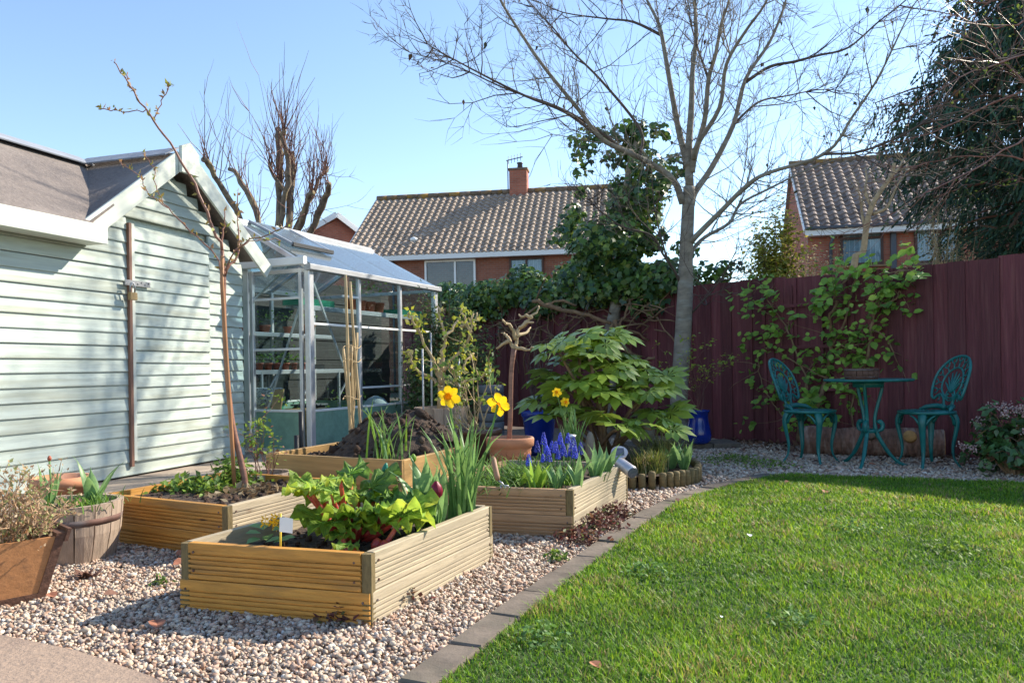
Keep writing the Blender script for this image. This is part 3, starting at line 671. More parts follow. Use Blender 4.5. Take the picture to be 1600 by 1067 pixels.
for l, m_, lb in ((.30, m_greenplastic, 'green seed tray nearest the door on the high greenhouse shelf'), (1.98, m_greenplastic, 'green seed tray at the far end of the high greenhouse shelf')):
    tray(lb, .48, l, 1.415, .5, m_, 'trays on the high shelf')
ORD = ['first', 'second', 'third', 'fourth', 'fifth', 'sixth', 'seventh', 'eighth', 'ninth', 'tenth', 'eleventh']
for k in range(4): pot('plant_pot', ORD[k] + ' small red brown pot from the door in the row on the high shelf', gp(.52, .92 + k * .17, 1.415), .062, .11, m_redplastic, 'row of pots on the high shelf', .30)
for k in range(3): tray(ORD[k] + ' black tray of seedlings from the door on the low greenhouse bench', -.72, .42 + k * .62, .815, .56, m_black, 'trays on the bench')
for k in range(11): pot('plant_pot', ORD[k] + ' little red pot from the door along the greenhouse bench edge', gp(-.56, .2 + k * .14, .815), .045, .075, m_redplastic, 'red pots along the bench', .13)
for k in range(4): pot('plant_pot', ORD[k] + ' red pot from the door on the back wall shelf of the greenhouse', gp(-.82, .35 + k * .4, 1.23), .06, .09, m_redplastic, 'pots on the back wall shelf', .22)
pot('plant_pot', 'pale pot with dry plant on the back wall shelf', gp(-.8, 1.9, 1.23), .075, .13, m_terra, None, .2)
# clutter below the bench and on it
for k, (a_, l_, hh, lb) in enumerate(((-.30, 1.15, .34, 'tomato plant in a black pot on the greenhouse floor nearest the door'), (-.10, 1.75, .42, 'leafy plant in a black pot on the greenhouse floor at the far end'), (-.86, 1.5, .30, 'bushy seedling pot at the far end of the greenhouse bench'), (-.90, .5, .26, 'bushy seedling pot near the door on the greenhouse bench'))):
    zz = .05 if a_ > -.5 else .815; p_ = pot('plant_pot', lb, gp(a_, l_, zz), .11 if zz < .5 else .07, .2 if zz < .5 else .11, m_black, None, 0); sprig(p_, gp(a_, l_, zz + .15), hh * 1.3, 90, m_soft)
for k in range(5):
    c = gp(-.85 + .07 * (k % 2), .35 + k * .40, .05); h = .22 + .10 * (k % 3)
    crate_ = thing('storage_box', ORD[k] + ' dark storage box from the door under the greenhouse bench', 'box', c, 'boxes under the bench')
    bar('box_body', c + GD * -.15 + V((0, 0, h / 2)), c + GD * .15 + V((0, 0, h / 2)), .30, h, [m_darkwood, m_greypot, m_greenplastic, m_darkwood, m_black][k], crate_); bar('box_lid', c + GD * -.16 + V((0, 0, h + .012)), c + GD * .16 + V((0, 0, h + .012)), .32, .022, m_greypot, crate_)
bk = gp(-.28, .55, .42); basket = thing('woven_basket', 'white patterned basket on a wooden crate inside the greenhouse', 'basket', bk)
MB().lathe([(.10, 0), (.15, .08), (.165, .2), (.15, .21), (.14, .1), (.001, .03)], 20, bk).build('basket', mat('woven pattern', (.10, .11, .12), .8, .2, 60, col2=(.7, .72, .72), detail=1), basket, True)
def crate(name, label, c, a, l, h, m):
    t_ = thing(name, label, 'crate', c); b = MB()
    for k in range(3):
        z = h * (k + .5) / 3
        for s in (-1, 1):
            bar('slat', c + GX * (-a) + GD * l * s + V((0, 0, z)), c + GX * a + GD * l * s + V((0, 0, z)), .015, h / 3 - .012, m, t_)
            bar('slat', c + GD * (-l) + GX * a * s + V((0, 0, z)), c + GD * l + GX * a * s + V((0, 0, z)), .015, h / 3 - .012, m, t_)
    bar('lid', c - GX * a + V((0, 0, h)), c + GX * a + V((0, 0, h)), l * 2, .015, m, t_)
crate('wooden_crate', 'brown wooden crate standing behind the greenhouse corner post', gp(.28, .45, .05), .22, .22, .36, m_woodC)
ob = bar('leaning_board', gp(.14, .12, .06), gp(.10, .30, .62), .12, .015, m_card, None, up=GD); tag(ob, 'brown offcut of board leaning inside the greenhouse gable', 'board')
sk = MB(); cs = gp(.25, 1.75, .30)
sk.lathe([(.02, -.25), (.17, -.22), (.2, -.1), (.17, .08), (.09, .17), (.02, .2)], 12, cs)
so_ = sk.build('plastic_sack', m_cloth, None, True); tag(so_, 'pale blue white sack slumped inside the far greenhouse bay', 'sack')
# ------------------------------------------------------------------ houses beyond the fence
def tile_mesh(w, L):
    """pantile: x along the course, y up the slope"""
    n = 6; vs = []; fs = []
    def zz(x): return .040 * math.sin(x * 2 * math.pi) + .012
    for j, y in enumerate((0, L * 1.18)):
        for i in range(n + 1): vs.append(((i / n - .5) * w * 1.02, y, zz(i / n) + (.045 if j == 0 else .0)))
    for i in range(n + 1): vs.append(((i / n - .5) * w * 1.02, 0.0, zz(i / n) - .004))
    for i in range(n): fs.append((i, i + 1, i + n + 2, i + n + 1)); fs.append((i + 2 * n + 2, i + 2 * n + 3, i + 1, i))
    me = bpy.data.meshes.new('roof_tile'); me.from_pydata(vs, [], fs); me.update(); return me, vs, fs
def house(label, c, th, wid, dep, eave, ridge, bm, tm, tw, tl, ncols, verge=True, single_tiles=True, fascia_h=.2, keep_low=300):
    """c: front left corner of the wall on the ground; th: turn of the front"""
    ex = V((math.cos(th), -math.sin(th), 0)); ey = V((math.sin(th), math.cos(th), 0)); ez = V((0, 0, 1))
    T = lambda x, y, z: V(c) + ex * x + ey * y + ez * z
    h = thing('brick_house', label, 'house', c)
    def wall(x0, y0, x1, y1, zt, tri=False):
        a, b = T(x0, y0, 0), T(x1, y1, 0); d = b - a; Lw = d.length
        mb = MB(); mb.box(-Lw / 2, Lw / 2, -.12, .12, 0, zt)
        if tri: mb.poly_prism([(-Lw / 2, -.12, zt), (Lw / 2, -.12, zt), (0, -.12, ridge - .15)], (0, .24, 0))
        M = basis(d, (0, 0, 1), (a + b) / 2); return place('wall', mb.mesh('wall'), bm, h, M)
    wall(0, .12, wid, .12, eave); wall(.12, 0.24, .12, dep, eave, True); wall(wid - .12, .24, wid - .12, dep, eave, True); wall(0, dep, wid, dep, eave)
    hd = dep / 2; oh = .35; sl_len = math.hypot(hd + oh, ridge - eave + .1); sv = (ey * (hd + oh) + ez * (ridge - eave + .1)).normalized()
    sn = ex.cross(sv).normalized()
    e0 = T(-.12, -oh, eave - .1)
    MB().poly_prism([e0, e0 + ex * (wid + .24), e0 + ex * (wid + .24) + sv * sl_len, e0 + sv * sl_len], sn * -.05).build('roof_deck', m_ridge, h)
    b0 = T(-.12, dep + oh, eave - .1); sb = (-ey * (hd + oh) + ez * (ridge - eave + .1)).normalized()
    MB().poly_prism([b0, b0 + ex * (wid + .24), b0 + ex * (wid + .24) + sb * sl_len, b0 + sb * sl_len], (0, 0, .03)).build('back_roof_slope', tm, h)
    me, tv, tf = tile_mesh(tw, tl); rows = int(sl_len / tl) ; M0 = Matrix((ex, sv, sn)).transposed().to_4x4()
    rr = random.Random(int(c[0] * 10)); rest = MB(); cnt = 0
    for r in range(rows):
        for q in range(ncols):
            M = M0.copy(); M.translation = e0 + ex * ((q + .5) * tw) + sv * (r * tl - .03) + sn * (.012 + rr.uniform(0, .008))
            M = M @ Matrix.Rotation(rr.uniform(-.012, .012), 4, 'Z')
            if single_tiles and cnt < keep_low: place('roof_tile', me, tm, h, M)
            else: rest.add([M @ V(p) for p in tv], tf)
            cnt += 1
    if rest.v: tag(rest.build('roof_tiles', tm, h), kind='stuff')
    rw = T(-.15, hd, ridge + .03)
    nr_ = int((wid + .3) / .45)
    for k in range(nr_):
        a = rw + ex * (k * .45 + .005); tube('ridge_tile', [a + ez * .01, a + ex * .44 + ez * .015], .11, m_ridge, h, 8)
    bar('fascia', T(-.12, -oh - .02, eave - .17), T(wid + .12, -oh - .02, eave - .17), .03, fascia_h, m_white, h)
    bar('soffit', T(-.1, -oh / 2, eave - .25), T(wid + .1, -oh / 2, eave - .25), oh, .02, m_white, h)
    if verge: bar('verge_board', T(-.14, -oh, eave - .12), T(-.14, hd, ridge - .02), .03, .16, m_white, h)
    return h, T, ex, ey
def window(h, T, x0, x1, z0, z1, fm, panes=((0, 1, 0, 1),), curtain=True, fw=.07):
    f = MB(); yo = -.03
    bars_ = [(x0, x1, z0, z0 + fw), (x0, x1, z1 - fw, z1), (x0, x0 + fw, z0, z1), (x1 - fw, x1, z0, z1)]
    for (a, b, c_, d) in panes:
        if a > 0: bars_.append((lerp(x0, x1, a) - fw / 2, lerp(x0, x1, a) + fw / 2, lerp(z0, z1, c_), lerp(z0, z1, d)))
        if c_ > 0: bars_.append((lerp(x0, x1, a), lerp(x0, x1, b), lerp(z0, z1, c_) - fw / 2, lerp(z0, z1, c_) + fw / 2))
    for k, (a, b, c_, d) in enumerate(bars_):
        y0 = yo - .002 * k
        bx = MB().box(a, b, y0 - .05, .0, c_, d); f.add([T(*p) for p in bx.v], bx.f)
    fo = f.build('window', fm, h)
    g = MB().poly_prism([T(x0, yo + .012, z0), T(x1, yo + .012, z0), T(x1, yo + .012, z1), T(x0, yo + .012, z1)], T(0, .006, 0) - T(0, 0, 0)).build('pane', m_winglass, fo)
    if curtain:
        mb = MB(); n = 24
        for k in range(n + 1):
            x = lerp(x0 + .02, x1 - .02, k / n); y = -.008 + .006 * math.sin(k * 2.1)
            mb.v += [tuple(T(x, y, z0)), tuple(T(x, y, z1))]
        mb.f += [(2 * k, 2 * k + 2, 2 * k + 3, 2 * k + 1) for k in range(n)]
        mb.build('curtain', m_curtain, fo)
    bar('window_sill', T(x0 - .08, -.07, z0 - .04), T(x1 + .08, -.07, z0 - .04), .12, .06, m_ridge if fm is m_frame else m_white, fo)
# middle house
cM = W(545, 404, 28.8); cM.z = 0
hM, TM, exM, eyM = house('brick house with a long buff tiled roof and a brick chimney, seen above the greenhouse', cM, math.radians(9), 10.6, 7.6, 5.05, 8.0, m_brick, m_tileA, .265, .29, 40)
def px2local(x, y, c, ex, ey, yl=0.0):
    a, b = ray(x, y); d = V((a, 1, -b)); o = V((0, 0, EYE)); p0 = V(c) + ey * yl
    t_ = (p0 - o).dot(ey) / d.dot(ey); p = o + d * t_; q = p - V(c); return q.dot(ex), p.z
def win_px(h, T, c, ex, ey, x0, y0, x1, y1, *a, **k):
    xa, za = px2local(x0, y0, c, ex, ey); xb, zb = px2local(x1, y1, c, ex, ey); window(h, T, xa, xb, zb, za, *a, **k)
win_px(hM, TM, cM, exM, eyM, 664, 408, 744, 452, m_white, ((.6, 1, 0, 1),), False)
win_px(hM, TM, cM, exM, eyM, 796, 404, 850, 446, m_frame, ((.5, 1, 0, 1),), True)
xv, zv = px2local(648, 386, cM, exM, eyM, .6)
MB().lathe([(.10, 0), (.10, .35), (.14, .36), (.14, .46), (.05, .5)], 10, TM(xv, .5, zv - .15)).build('roof_vent', m_white, hM, True)
tube('drainpipe', [TM(1.75, -.1, 0), TM(1.75, -.1, 4.8)], .045, m_pipe, hM)
xc, zc = px2local(811, 286, cM, exM, eyM, 3.8)
ch = MB(); ch.box(-.36, .36, -.3, .3, -.6, .85); Mch = basis(exM, (0, 0, 1), TM(xc, 3.8, 8.0)); chim = place('chimney', ch.mesh('chimney'), m_brick2, hM, Mch)
cp = MB(); cp.box(-.40, .40, -.34, .34, .852, .93); place('chimney_cap', cp.mesh('chimney_cap'), m_ridge, chim, Mch)
MB().lathe([(.12, 0), (.10, .22), (.13, .24), (.13, .28)], 12, TM(xc + .05, 3.8, 8.93)).build('chimney_pot', m_pipe, chim, True)
ae = thing('television_aerial', 'thin grey television aerial fixed beside the brick chimney', 'aerial', TM(xc - .5, 3.8, 8.1))
tube('mast', [TM(xc - .46, 3.8, 7.9), TM(xc - .46, 3.8, 9.35)], .025, m_pipe, ae)
tube('boom', [TM(xc - .50, 3.7, 9.3), TM(xc + .25, 3.2, 9.28)], .02, m_pipe, ae)
for k in range(5): tube('element', [TM(xc - .4 + .14 * k, 3.62 - .1 * k, 9.14), TM(xc - .4 + .14 * k, 3.62 - .1 * k, 9.44)], .012, m_pipe, ae)
# right house
cR = W(1262, 358, 24.2); cR.z = 0
hR, TR, exR, eyR = house('red brick house with a dark tiled roof behind the fence on the right', cR, math.radians(14), 9.0, 7.4, 5.0, 7.95, m_brick2, m_tileB, .30, .31, 30)
win_px(hR, TR, cR, exR, eyR, 1312, 358, 1380, 413, m_frame, ((0, 1, .72, 1),))
win_px(hR, TR, cR, exR, eyR, 1428, 354, 1500, 409, m_frame, ((.55, 1, 0, 1),))
x_, z_ = px2local(1297, 380, cR, exR, eyR); tube('drainpipe', [TR(x_, -.12, 0), TR(x_, -.12, 4.5), TR(x_ + .1, -.36, 4.8)], .05, m_pipe, hR)
x_, z_ = px2local(1395, 380, cR, exR, eyR); bar('drainpipe', TR(x_, -.06, 0), TR(x_, -.06, 4.75), .16, .16, m_pipe, hR, up=exR)
tube('drainpipe', [TR(-.06, 7.3, 0), TR(-.06, 7.3, 6.2)], .05, m_pipe, hR)
bar('gutter', TR(-.1, -.43, 4.96), TR(9.1, -.43, 4.96), .10, .09, m_pipe, hR)
x_, z_ = px2local(1390, 340, cR, exR, eyR, .5); bar('roof_vent', TR(x_, .5, z_ - .3), TR(x_, .5, z_ + .12), .28, .28, m_white, hR, up=exR); bar('vent_base', TR(x_ - .4, .2, z_ - .33), TR(x_ + .4, .2, z_ - .33), .4, .04, m_white, hR)
# small far house with its gable towards the garden, left of the middle house
cL = W(470, 372, 36.0); cL.z = 0
def small_gable_house():
    h = thing('brick_house', 'far brick house with a white edged gable showing above the greenhouse roof', 'house', cL)
    ap = W(529, 338, 36.0); gl = W(556, 381, 36.0); half = (gl.x - ap.x) * 1.25
    zE = ap.z - half * .80
    def wl_(x0, y0, x1, y1, zt, apex=None):
        a, b = V((x0, y0, 0)), V((x1, y1, 0)); d = b - a; Lw = d.length; mb = MB(); mb.box(-Lw / 2, Lw / 2, -.12, .12, 0, zt)
        if apex: mb.poly_prism([(-Lw / 2, -.12, zt), (Lw / 2, -.12, zt), (0, -.12, apex)], (0, .24, 0))
        place('wall', mb.mesh('wall'), m_brick2, h, basis(d, (0, 0, 1), (a + b) / 2))
    dx, dy = -3.8, 8.0          # direction in which the ridge runs back
    wl_(ap.x - half, 36.0 - .8, ap.x + half, 36.0 + .8, zE, ap.z - .15)
    wl_(ap.x - half, 35.2, ap.x - half + dx, 35.2 + dy, zE)
    rl = [V((ap.x + .1, 35.6, ap.z)), V((ap.x - half - .3, 34.9, zE - .15))]; dv = V((dx, dy, 0))
    m2 = MB(); m2.poly_prism([rl[0], rl[1], rl[1] + dv, rl[0] + dv], (0, 0, .06)); m2.build('roof_deck', m_ridge, h)
    rr2 = V((ap.x + half + .3, 36.6, zE - .15)); MB().poly_prism([rl[0], rr2, rr2 + dv, rl[0] + dv], (0, 0, .06)).build('back_roof_slope', m_tileB, h)
    sv = (rl[0] - rl[1]); L_ = sv.length; sv.normalize(); ex = -dv.normalized(); sn = ex.cross(sv).normalized()
    if sn.z < 0: sn = -sn; 
    me, tv, tf = tile_mesh(.3, .32); M0 = Matrix((sv.cross(sn).normalized(), sv, sn)).transposed().to_4x4(); rest = MB()
    for r in range(int(L_ / .32)):
        for q in range(int(dv.length / .3)):
            M = M0.copy(); M.translation = rl[1] + dv.normalized() * (q + .5) * .3 + sv * (r * .32) + sn * .075; rest.add([M @ V(p) for p in tv], tf)
    tag(rest.build('roof_tiles', m_tileB, h), kind='stuff')
    bar('barge_board', V((ap.x + .05, 35.4, ap.z - .03)), V((ap.x + half + .3, 36.4, zE - .2)), .05, .25, m_white, h)
    bar('barge_board', V((ap.x + .05, 35.4, ap.z - .03)), V((ap.x - half - .3, 34.7, zE - .2)), .05, .25, m_white, h)
small_gable_house()
# ------------------------------------------------------------------ trees
def smooth_path(P, n=3, wob=0.0, rng=None):
    """Catmull-Rom through P"""
    P = [V(p) for p in P]; Q = [P[0] * 2 - P[1]] + P + [P[-1] * 2 - P[-2]]; out = []
    for i in range(1, len(Q) - 2):
        for k in range(n):
            t = k / n; a, b, c, d = Q[i - 1], Q[i], Q[i + 1], Q[i + 2]
            out.append(.5 * ((2 * b) + (c - a) * t + (2 * a - 5 * b + 4 * c - d) * t * t + (3 * b - a - 3 * c + d) * t ** 3))
    out.append(P[-1])
    if wob and rng: out = [out[0]] + [p + V((rng.gauss(0, wob), rng.gauss(0, wob), rng.gauss(0, wob))) for p in out[1:]]
    return out
def rvec(r): return V((r.gauss(0, 1), r.gauss(0, 1), r.gauss(0, 1)))
def twig(mb, p, d, L, r0, rng, lvl, tips, lift=.15, n=3, seg=4, kids=(3, 5), spread=.9, droop=0.0):
    pts = [p]; d = d.normalized(); q = p
    for k in range(seg):
        d = (d + rvec(rng) * .13 + V((0, 0, lift)) * .5 - V((0, 0, droop)) * (k / seg)).normalized(); q = q + d * (L / seg); pts.append(q)
    mb.tube(pts, [r0 * (1 - .72 * i / seg) for i in range(seg + 1)], n, False)
    tips.append((q, d))
    if lvl > 0:
        for _ in range(rng.randint(*kids)):
            i = rng.randint(1, seg); b = pts[i]; t = (pts[i] - pts[i - 1]).normalized()
            s = (t + (rvec(rng) - t * 0).normalized() * spread).normalized()
            twig(mb, b, s, L * rng.uniform(.38, .68), max(.0026, r0 * .58), rng, lvl - 1, tips, lift, 3, max(2, seg - 1), kids, spread, droop)
rt = random.Random(77); nt_ = np.random.default_rng(77)
# ---- the bare tree in front of the fence; limbs given as picture points with their own distance
TY = 7.95
tree = thing('bare_tree', 'tall leafless tree with smooth grey bark and spreading limbs in front of the maroon fence', 'tree', (1.735, TY, 0))
tp = [V((1.735, TY, -.02))] + [W(x, y, TY) for x, y in ((1060, 640), (1065, 560), (1070, 470), (1072, 400), (1075, 330), (1077, 292))]
trunk_path = smooth_path(tp, 3)
tr_ = [.135, .122, .114, .111, .109, .108, .107, .106, .104, .101, .097, .092, .087, .084, .082, .080, .078, .076, .074]
trk = tube('trunk', trunk_path, [tr_[min(i, len(tr_) - 1)] * .80 for i in range(len(trunk_path))], m_bark, tree, 14)
LIMBS = [  # (points, start radius, end radius, depth change over the limb)
 ([(1067, 318), (1052, 281), (1015, 255), (977, 236), (940, 217), (902, 169), (850, 105), (809, 45), (782, 0), (760, -60)], .052, .010, -1.0),
 ([(1073, 262), (1071, 247), (1060, 202), (1047, 131), (1034, 56), (1026, 30), (1007, -10), (995, -70)], .058, .012, .5),
 ([(1077, 292), (1076, 232), (1080, 169), (1082, 109), (1088, 56), (1086, 0), (1092, -90)], .062, .014, .2),
 ([(1080, 270), (1086, 240), (1101, 187), (1107, 124), (1118, 85), (1127, 37), (1139, 0), (1150, -70)], .05, .012, -.5),
 ([(1084, 248), (1090, 225), (1124, 169), (1135, 101), (1165, 49), (1195, 7), (1220, -50)], .042, .010, -1.1),
 ([(1080, 320), (1086, 300), (1112, 262), (1146, 195), (1165, 124), (1202, 67), (1225, 11), (1240, -50)], .056, .012, .6),
 ([(1163, 130), (1202, 105), (1240, 97), (1278, 87), (1325, 75), (1372, 35), (1416, 0), (1450, -40)], .026, .006, -.9),
 ([(1078, 380), (1090, 367), (1127, 330), (1165, 292), (1199, 271), (1290, 240), (1333, 181), (1372, 122), (1416, 31)], .046, .008, -1.4),
 ([(1288, 241), (1349, 236), (1435, 197), (1514, 126), (1600, 60)], .018, .005, -1.0),
 ([(1074, 420), (1082, 392), (1101, 371), (1139, 349), (1157, 319), (1200, 296), (1270, 262), (1330, 245), (1400, 235)], .036, .006, .9),
 ([(1062, 440), (1052, 420), (1035, 396), (1018, 368), (972, 354), (937, 329), (920, 312)], .022, .006, -.8),
 ([(1043, 408), (1030, 360), (1022, 320), (1018, 270)], .014, .005, -.3),
 ([(1080, 490), (1095, 474), (1109, 459), (1130, 431)], .016, .008, -.5),
 ([(940, 217), (884, 176), (820, 150), (752, 116), (696, 86), (659, 64)], .026, .004, -.7),
 ([(977, 236), (921, 195), (865, 165), (790, 139), (715, 105), (640, 82)], .024, .004, -.2),
 ([(1000, 245), (1000, 202), (940, 127), (895, 82), (865, 45), (824, 0), (800, -40)], .026, .005, .7),
 ([(1034, 56), (990, 35), (950, 30), (880, 20), (835, 0)], .024, .004, .4),
 ([(1107, 124), (1090, 75), (1080, 40), (1070, 0)], .020, .006, .8),
 ([(1146, 195), (1185, 160), (1230, 150), (1290, 140), (1350, 150)], .020, .004, .9),
]
depth_at = {}
tips = []
for li, (px, r0, r1, dz) in enumerate(LIMBS):
    y0 = TY
    for j in range(li):      # children of an earlier limb start at that limb's depth
        for (x, y, Yd) in depth_at.get(j, []):
            if abs(x - px[0][0]) + abs(y - px[0][1]) < 14: y0 = Yd
    n = len(px); P = []; depth_at[li] = []
    for k, (x, y) in enumerate(px):
        Yd = y0 + dz * (k / (n - 1)) ** 1.2; P.append(W(x, y, Yd)); depth_at[li].append((x, y, Yd))
    path = smooth_path(P, 4); m_ = len(path); mb = MB()
    mb.tube(path, [lerp(r0, r1, (i / (m_ - 1)) ** .8) * .76 for i in range(m_)], 7)
    tot = sum((path[i + 1] - path[i]).length for i in range(m_ - 1))
    for k in range(int(tot * (10 if r0 < .04 else 8.5))):
        i = rt.randint(max(1, int(m_ * .18)), m_ - 1); t_ = (path[i] - path[i - 1]).normalized()
        d = (t_ * .75 + rvec(rt).normalized() * .95 + V((0, 0, .15))).normalized()
        twig(mb, path[i], d, rt.uniform(.35, 1.0) * (1.0 if i < m_ * .6 else .55), rt.uniform(.0042, .0075), rt, 2, tips, .22, 4, 4, (2, 5))
    twig(mb, path[-1], (path[-1] - path[-2]), .8 if px[-1][1] < 5 else .35, r1, rt, 2, tips, .1, 4)
    mb.build('limb', m_bark if r0 > .03 else m_twig, tree, True)
# a few withered leaves still hanging
tl = [t for t in tips if rt.random() < .012 and t[0].z < 4.5]
P = np.array([p for p, d in tl]); v, f, c = cloud(P, *LEAF, nt_.uniform(.05, .085, len(P)), N=nt_.normal(size=(len(P), 3)), X=np.array([[0, 0, -1.]]) + nt_.normal(size=(len(P), 3)) * .35, col=pick(nt_, len(P), [(.05, .06, .035), (.10, .06, .03)]))
tag(mesh_arrays('withered_leaves', v, f, m_litter, tree, c), kind='stuff')
# ---- pollarded tree behind the greenhouse
PY = 12.5
pol = thing('pollarded_tree', 'pollarded tree with thick sawn limbs and upright reddish shoots behind the shed roof', 'tree', (W(420, 400, PY).x, PY, 0))
px0 = W(420, 400, PY).x
tube('trunk', [(px0, PY, 0), (px0 + .05, PY, .9), (px0, PY, 1.7), (px0 + .1, PY, 2.3)], [.2, .15, .13, .11], m_polbark, pol, 10)
PL = [([(425, 395), (435, 345), (437, 290), (436, 240), (434, 200)], .066, .056, .2), ([(438, 350), (448, 300), (450, 260), (442, 215), (444, 205)], .055, .048, -.3), ([(452, 350), (456, 285), (457, 240)], .062, .058, .4),
      ([(400, 400), (378, 345), (350, 300), (330, 262), (318, 246)], .065, .05, -.7), ([(415, 390), (400, 330), (378, 285), (358, 262)], .06, .05, .8), ([(450, 390), (478, 320), (500, 280), (512, 262)], .055, .03, .5),
      ([(470, 400), (490, 350), (508, 310), (515, 288)], .06, .058, -.5), ([(445, 300), (428, 275), (420, 255)], .04, .03, -.2), ([(440, 390), (472, 350), (482, 310), (488, 300)], .05, .05, -.9)]
for px, r0, r1, dz in PL:
    P = [W(x, y, PY + dz * k / (len(px) - 1)) for k, (x, y) in enumerate(px)]; path = smooth_path(P, 3, .012, rt); m_ = len(path); mb = MB()
    path = [V((px0 + .1, PY, 2.2))] + path
    mb.tube(path, [r0 * .9] + [lerp(r0, r1, i / (m_ - 1)) * .80 * rt.uniform(.82, 1.28) for i in range(m_)], 9); li = mb.build('limb', m_polbark, pol, True)
    mb = MB()
    for k in range(20):
        i = rt.randint(max(1, m_ - 7), m_); b = path[i]; a = rt.uniform(0, 6.28)
        sp_ = rt.uniform(.15, .75); d = V((math.cos(a) * sp_, math.sin(a) * sp_, rt.uniform(.6, 1.2)))
        twig(mb, b, d, rt.uniform(.3, .95) if k % 4 else rt.uniform(.8, 1.35), rt.uniform(.006, .011), rt, 1, [], .30, 3, 5, (0, 2), .6)
    for k in range(5):
        i = rt.randint(1, m_ - 1); twig(mb, path[i], rvec(rt) + V((0, 0, .2)), rt.uniform(.3, .9), .006, rt, 1, [], .25, 3, 5, (1, 3), .8)
    tag(mb.build('shoots', m_redtwig, pol, True), kind='stuff')
# ---- conifer beyond the fence on the right
def conifer(label, cx, cy, R, H, seed, zlow=.6, n=26000, pal=None, gap=.25):
    g = np.random.default_rng(seed); r = random.Random(seed)
    t = thing('conifer_tree', label, 'tree', (cx, cy, 0))
    tube('trunk', [(cx, cy, 0), (cx + .05, cy, H * .5), (cx, cy, H)], [.26, .17, .02], m_redbark, t, 9)
    mb = MB(); P = []; Xd = []; C = []
    nb = 210
    for k in range(nb):
        z = zlow + (H - zlow) * (k / nb) ** 1.05; a = k * 2.399 + r.uniform(-.4, .4)
        L = R * (1 - (z / H) ** 3) * r.uniform(.72, 1.12) * min(1, max(.46, .46 + (z - 2.6) * .28)) + .25
        pts = []; q = V((cx, cy, z)); d = V((math.cos(a), math.sin(a), .32))
        for s in range(7):
            pts.append(q.copy()); q = q + d * (L / 6); d.z -= .13; d = V((d.x + r.gauss(0, .05), d.y + r.gauss(0, .05), d.z))
        mb.tube(pts, [.03 * (1 - i / 7) + .004 for i in range(7)], 4, False)
        m_ = int(n / nb * (L / R) * 1.25) + 12
        for _ in range(m_):
            f = r.uniform(.28, 1.02) ** .75; i = min(5, int(f * 6)); b = lerp(pts[i], pts[i + 1], min(1, f * 6 - i))
            side = V((-math.sin(a), math.cos(a), 0)) * r.gauss(0, .20 + .20 * f) ; drop = abs(r.gauss(0, .14)) + abs(side.length) * .55
            P.append(b + side + V((0, 0, -drop + .05)) + rvec(r) * .03)
            o = V((math.cos(a), math.sin(a), 0)) * r.uniform(.1, .7) + side * .8 + V((0, 0, -r.uniform(.45, 1.5))); Xd.append(o)
    mb.build('branches', m_redbark, t)
    P = np.array([tuple(p) for p in P]); Xd = np.array([tuple(p) for p in Xd]); nn = len(P)
    spray = (np.array([(0,0,0),(.25,.07,.02),(.30,.02,0),(.5,.10,-.02),(.55,.025,0),(.8,.07,-.03),(1,0,-.05),(.82,-.06,-.03),(.55,-.025,0),(.52,-.11,-.02),(.30,-.02,0),(.27,-.08,.02)]),
             np.array([(0,2,1),(0,11,10),(0,10,2),(2,4,3),(2,10,8),(2,8,4),(10,9,8),(4,6,5),(4,8,6),(8,7,6)]))
    v, f, c = cloud(P, *spray, g.uniform(.12, .30, nn), N=g.normal(size=(nn, 3)), X=Xd + g.normal(size=(nn, 3)) * .2, col=pick(g, nn, pal or [(.034, .088, .056, 4), (.050, .115, .062, 3), (.024, .060, .046, 2), (.05, .085, .04, 1), (.085, .05, .03, .5)], .2))
    tag(mesh_arrays('crown', v, f, m_conifer, t, c), kind='stuff')
conifer('tall dark conifer with drooping branches beyond the fence at the right edge', 8.7, 11.4, 3.2, 7.9, 4, 1.2, 62000)
# ---- bush forms made of leaf clouds on a twig skeleton
def bush(name, label, cat, c, rx, rz, n, size, pal, m=m_soft, seed=1, stems=26, stem_m=None, lumps=9, group=None, lift=.55, rs_=.011, ry=None):
    g = np.random.default_rng(seed); r = random.Random(seed); c = V(c); ry = ry or rx
    t = thing(name, label, cat, c, group); mb = MB(); cen = []
    for k in range(stems):
        a = r.uniform(0, 6.28); e = r.uniform(.15, 1.0); L = 1
        end = c + V((math.cos(a) * rx * math.sqrt(1 - e * e * .8) * r.uniform(.3, .95), math.sin(a) * ry * math.sqrt(1 - e * e * .8) * r.uniform(.3, .95), rz * e * r.uniform(.75, 1.0)))
        mid = lerp(c, end, .5) + V((0, 0, rz * .10)) + rvec(r) * rx * .08
        mb.tube([c + rvec(r) * .02 + V((0, 0, .02)), mid, end], [rs_, rs_ * .6, rs_ * .25], 4, False)
        for j in range(4): 
            b = lerp(mid, end, r.random()); q = b + rvec(r) * rx * .22 + V((0, 0, rz * .06)); mb.tube([b, q], [rs_ * .4, rs_ * .15], 3, False); cen.append(q)
        cen.append(end)
    mb.build('stems', stem_m or m_vine, t)
    idx = g.integers(0, len(cen), n); P = np.array([tuple(p) for p in cen])[idx] + g.normal(size=(n, 3)) * np.array([[rx, ry, rz * .6]]) * (.55 / lumps ** .5) * .55
    P[:, 2] = np.maximum(P[:, 2], c.z + .03)
    out = P - np.array([tuple(c + V((0, 0, rz * .35)))])
    N = out / (np.linalg.norm(out, axis=1, keepdims=True) + 1e-6) + g.normal(size=(n, 3)) * .6 + np.array([[0, 0, lift]])
    tmpl = IVY if name.startswith('ivy') else LEAF
    v, f, cc = cloud(P, *tmpl, g.uniform(size * .65, size * 1.3, n), N=N, col=pick(g, n, pal, .2))
    tag(mesh_arrays('foliage', v, f, m, t, cc), kind='stuff'); return t
p_ = W(1212, 436, 11.5)
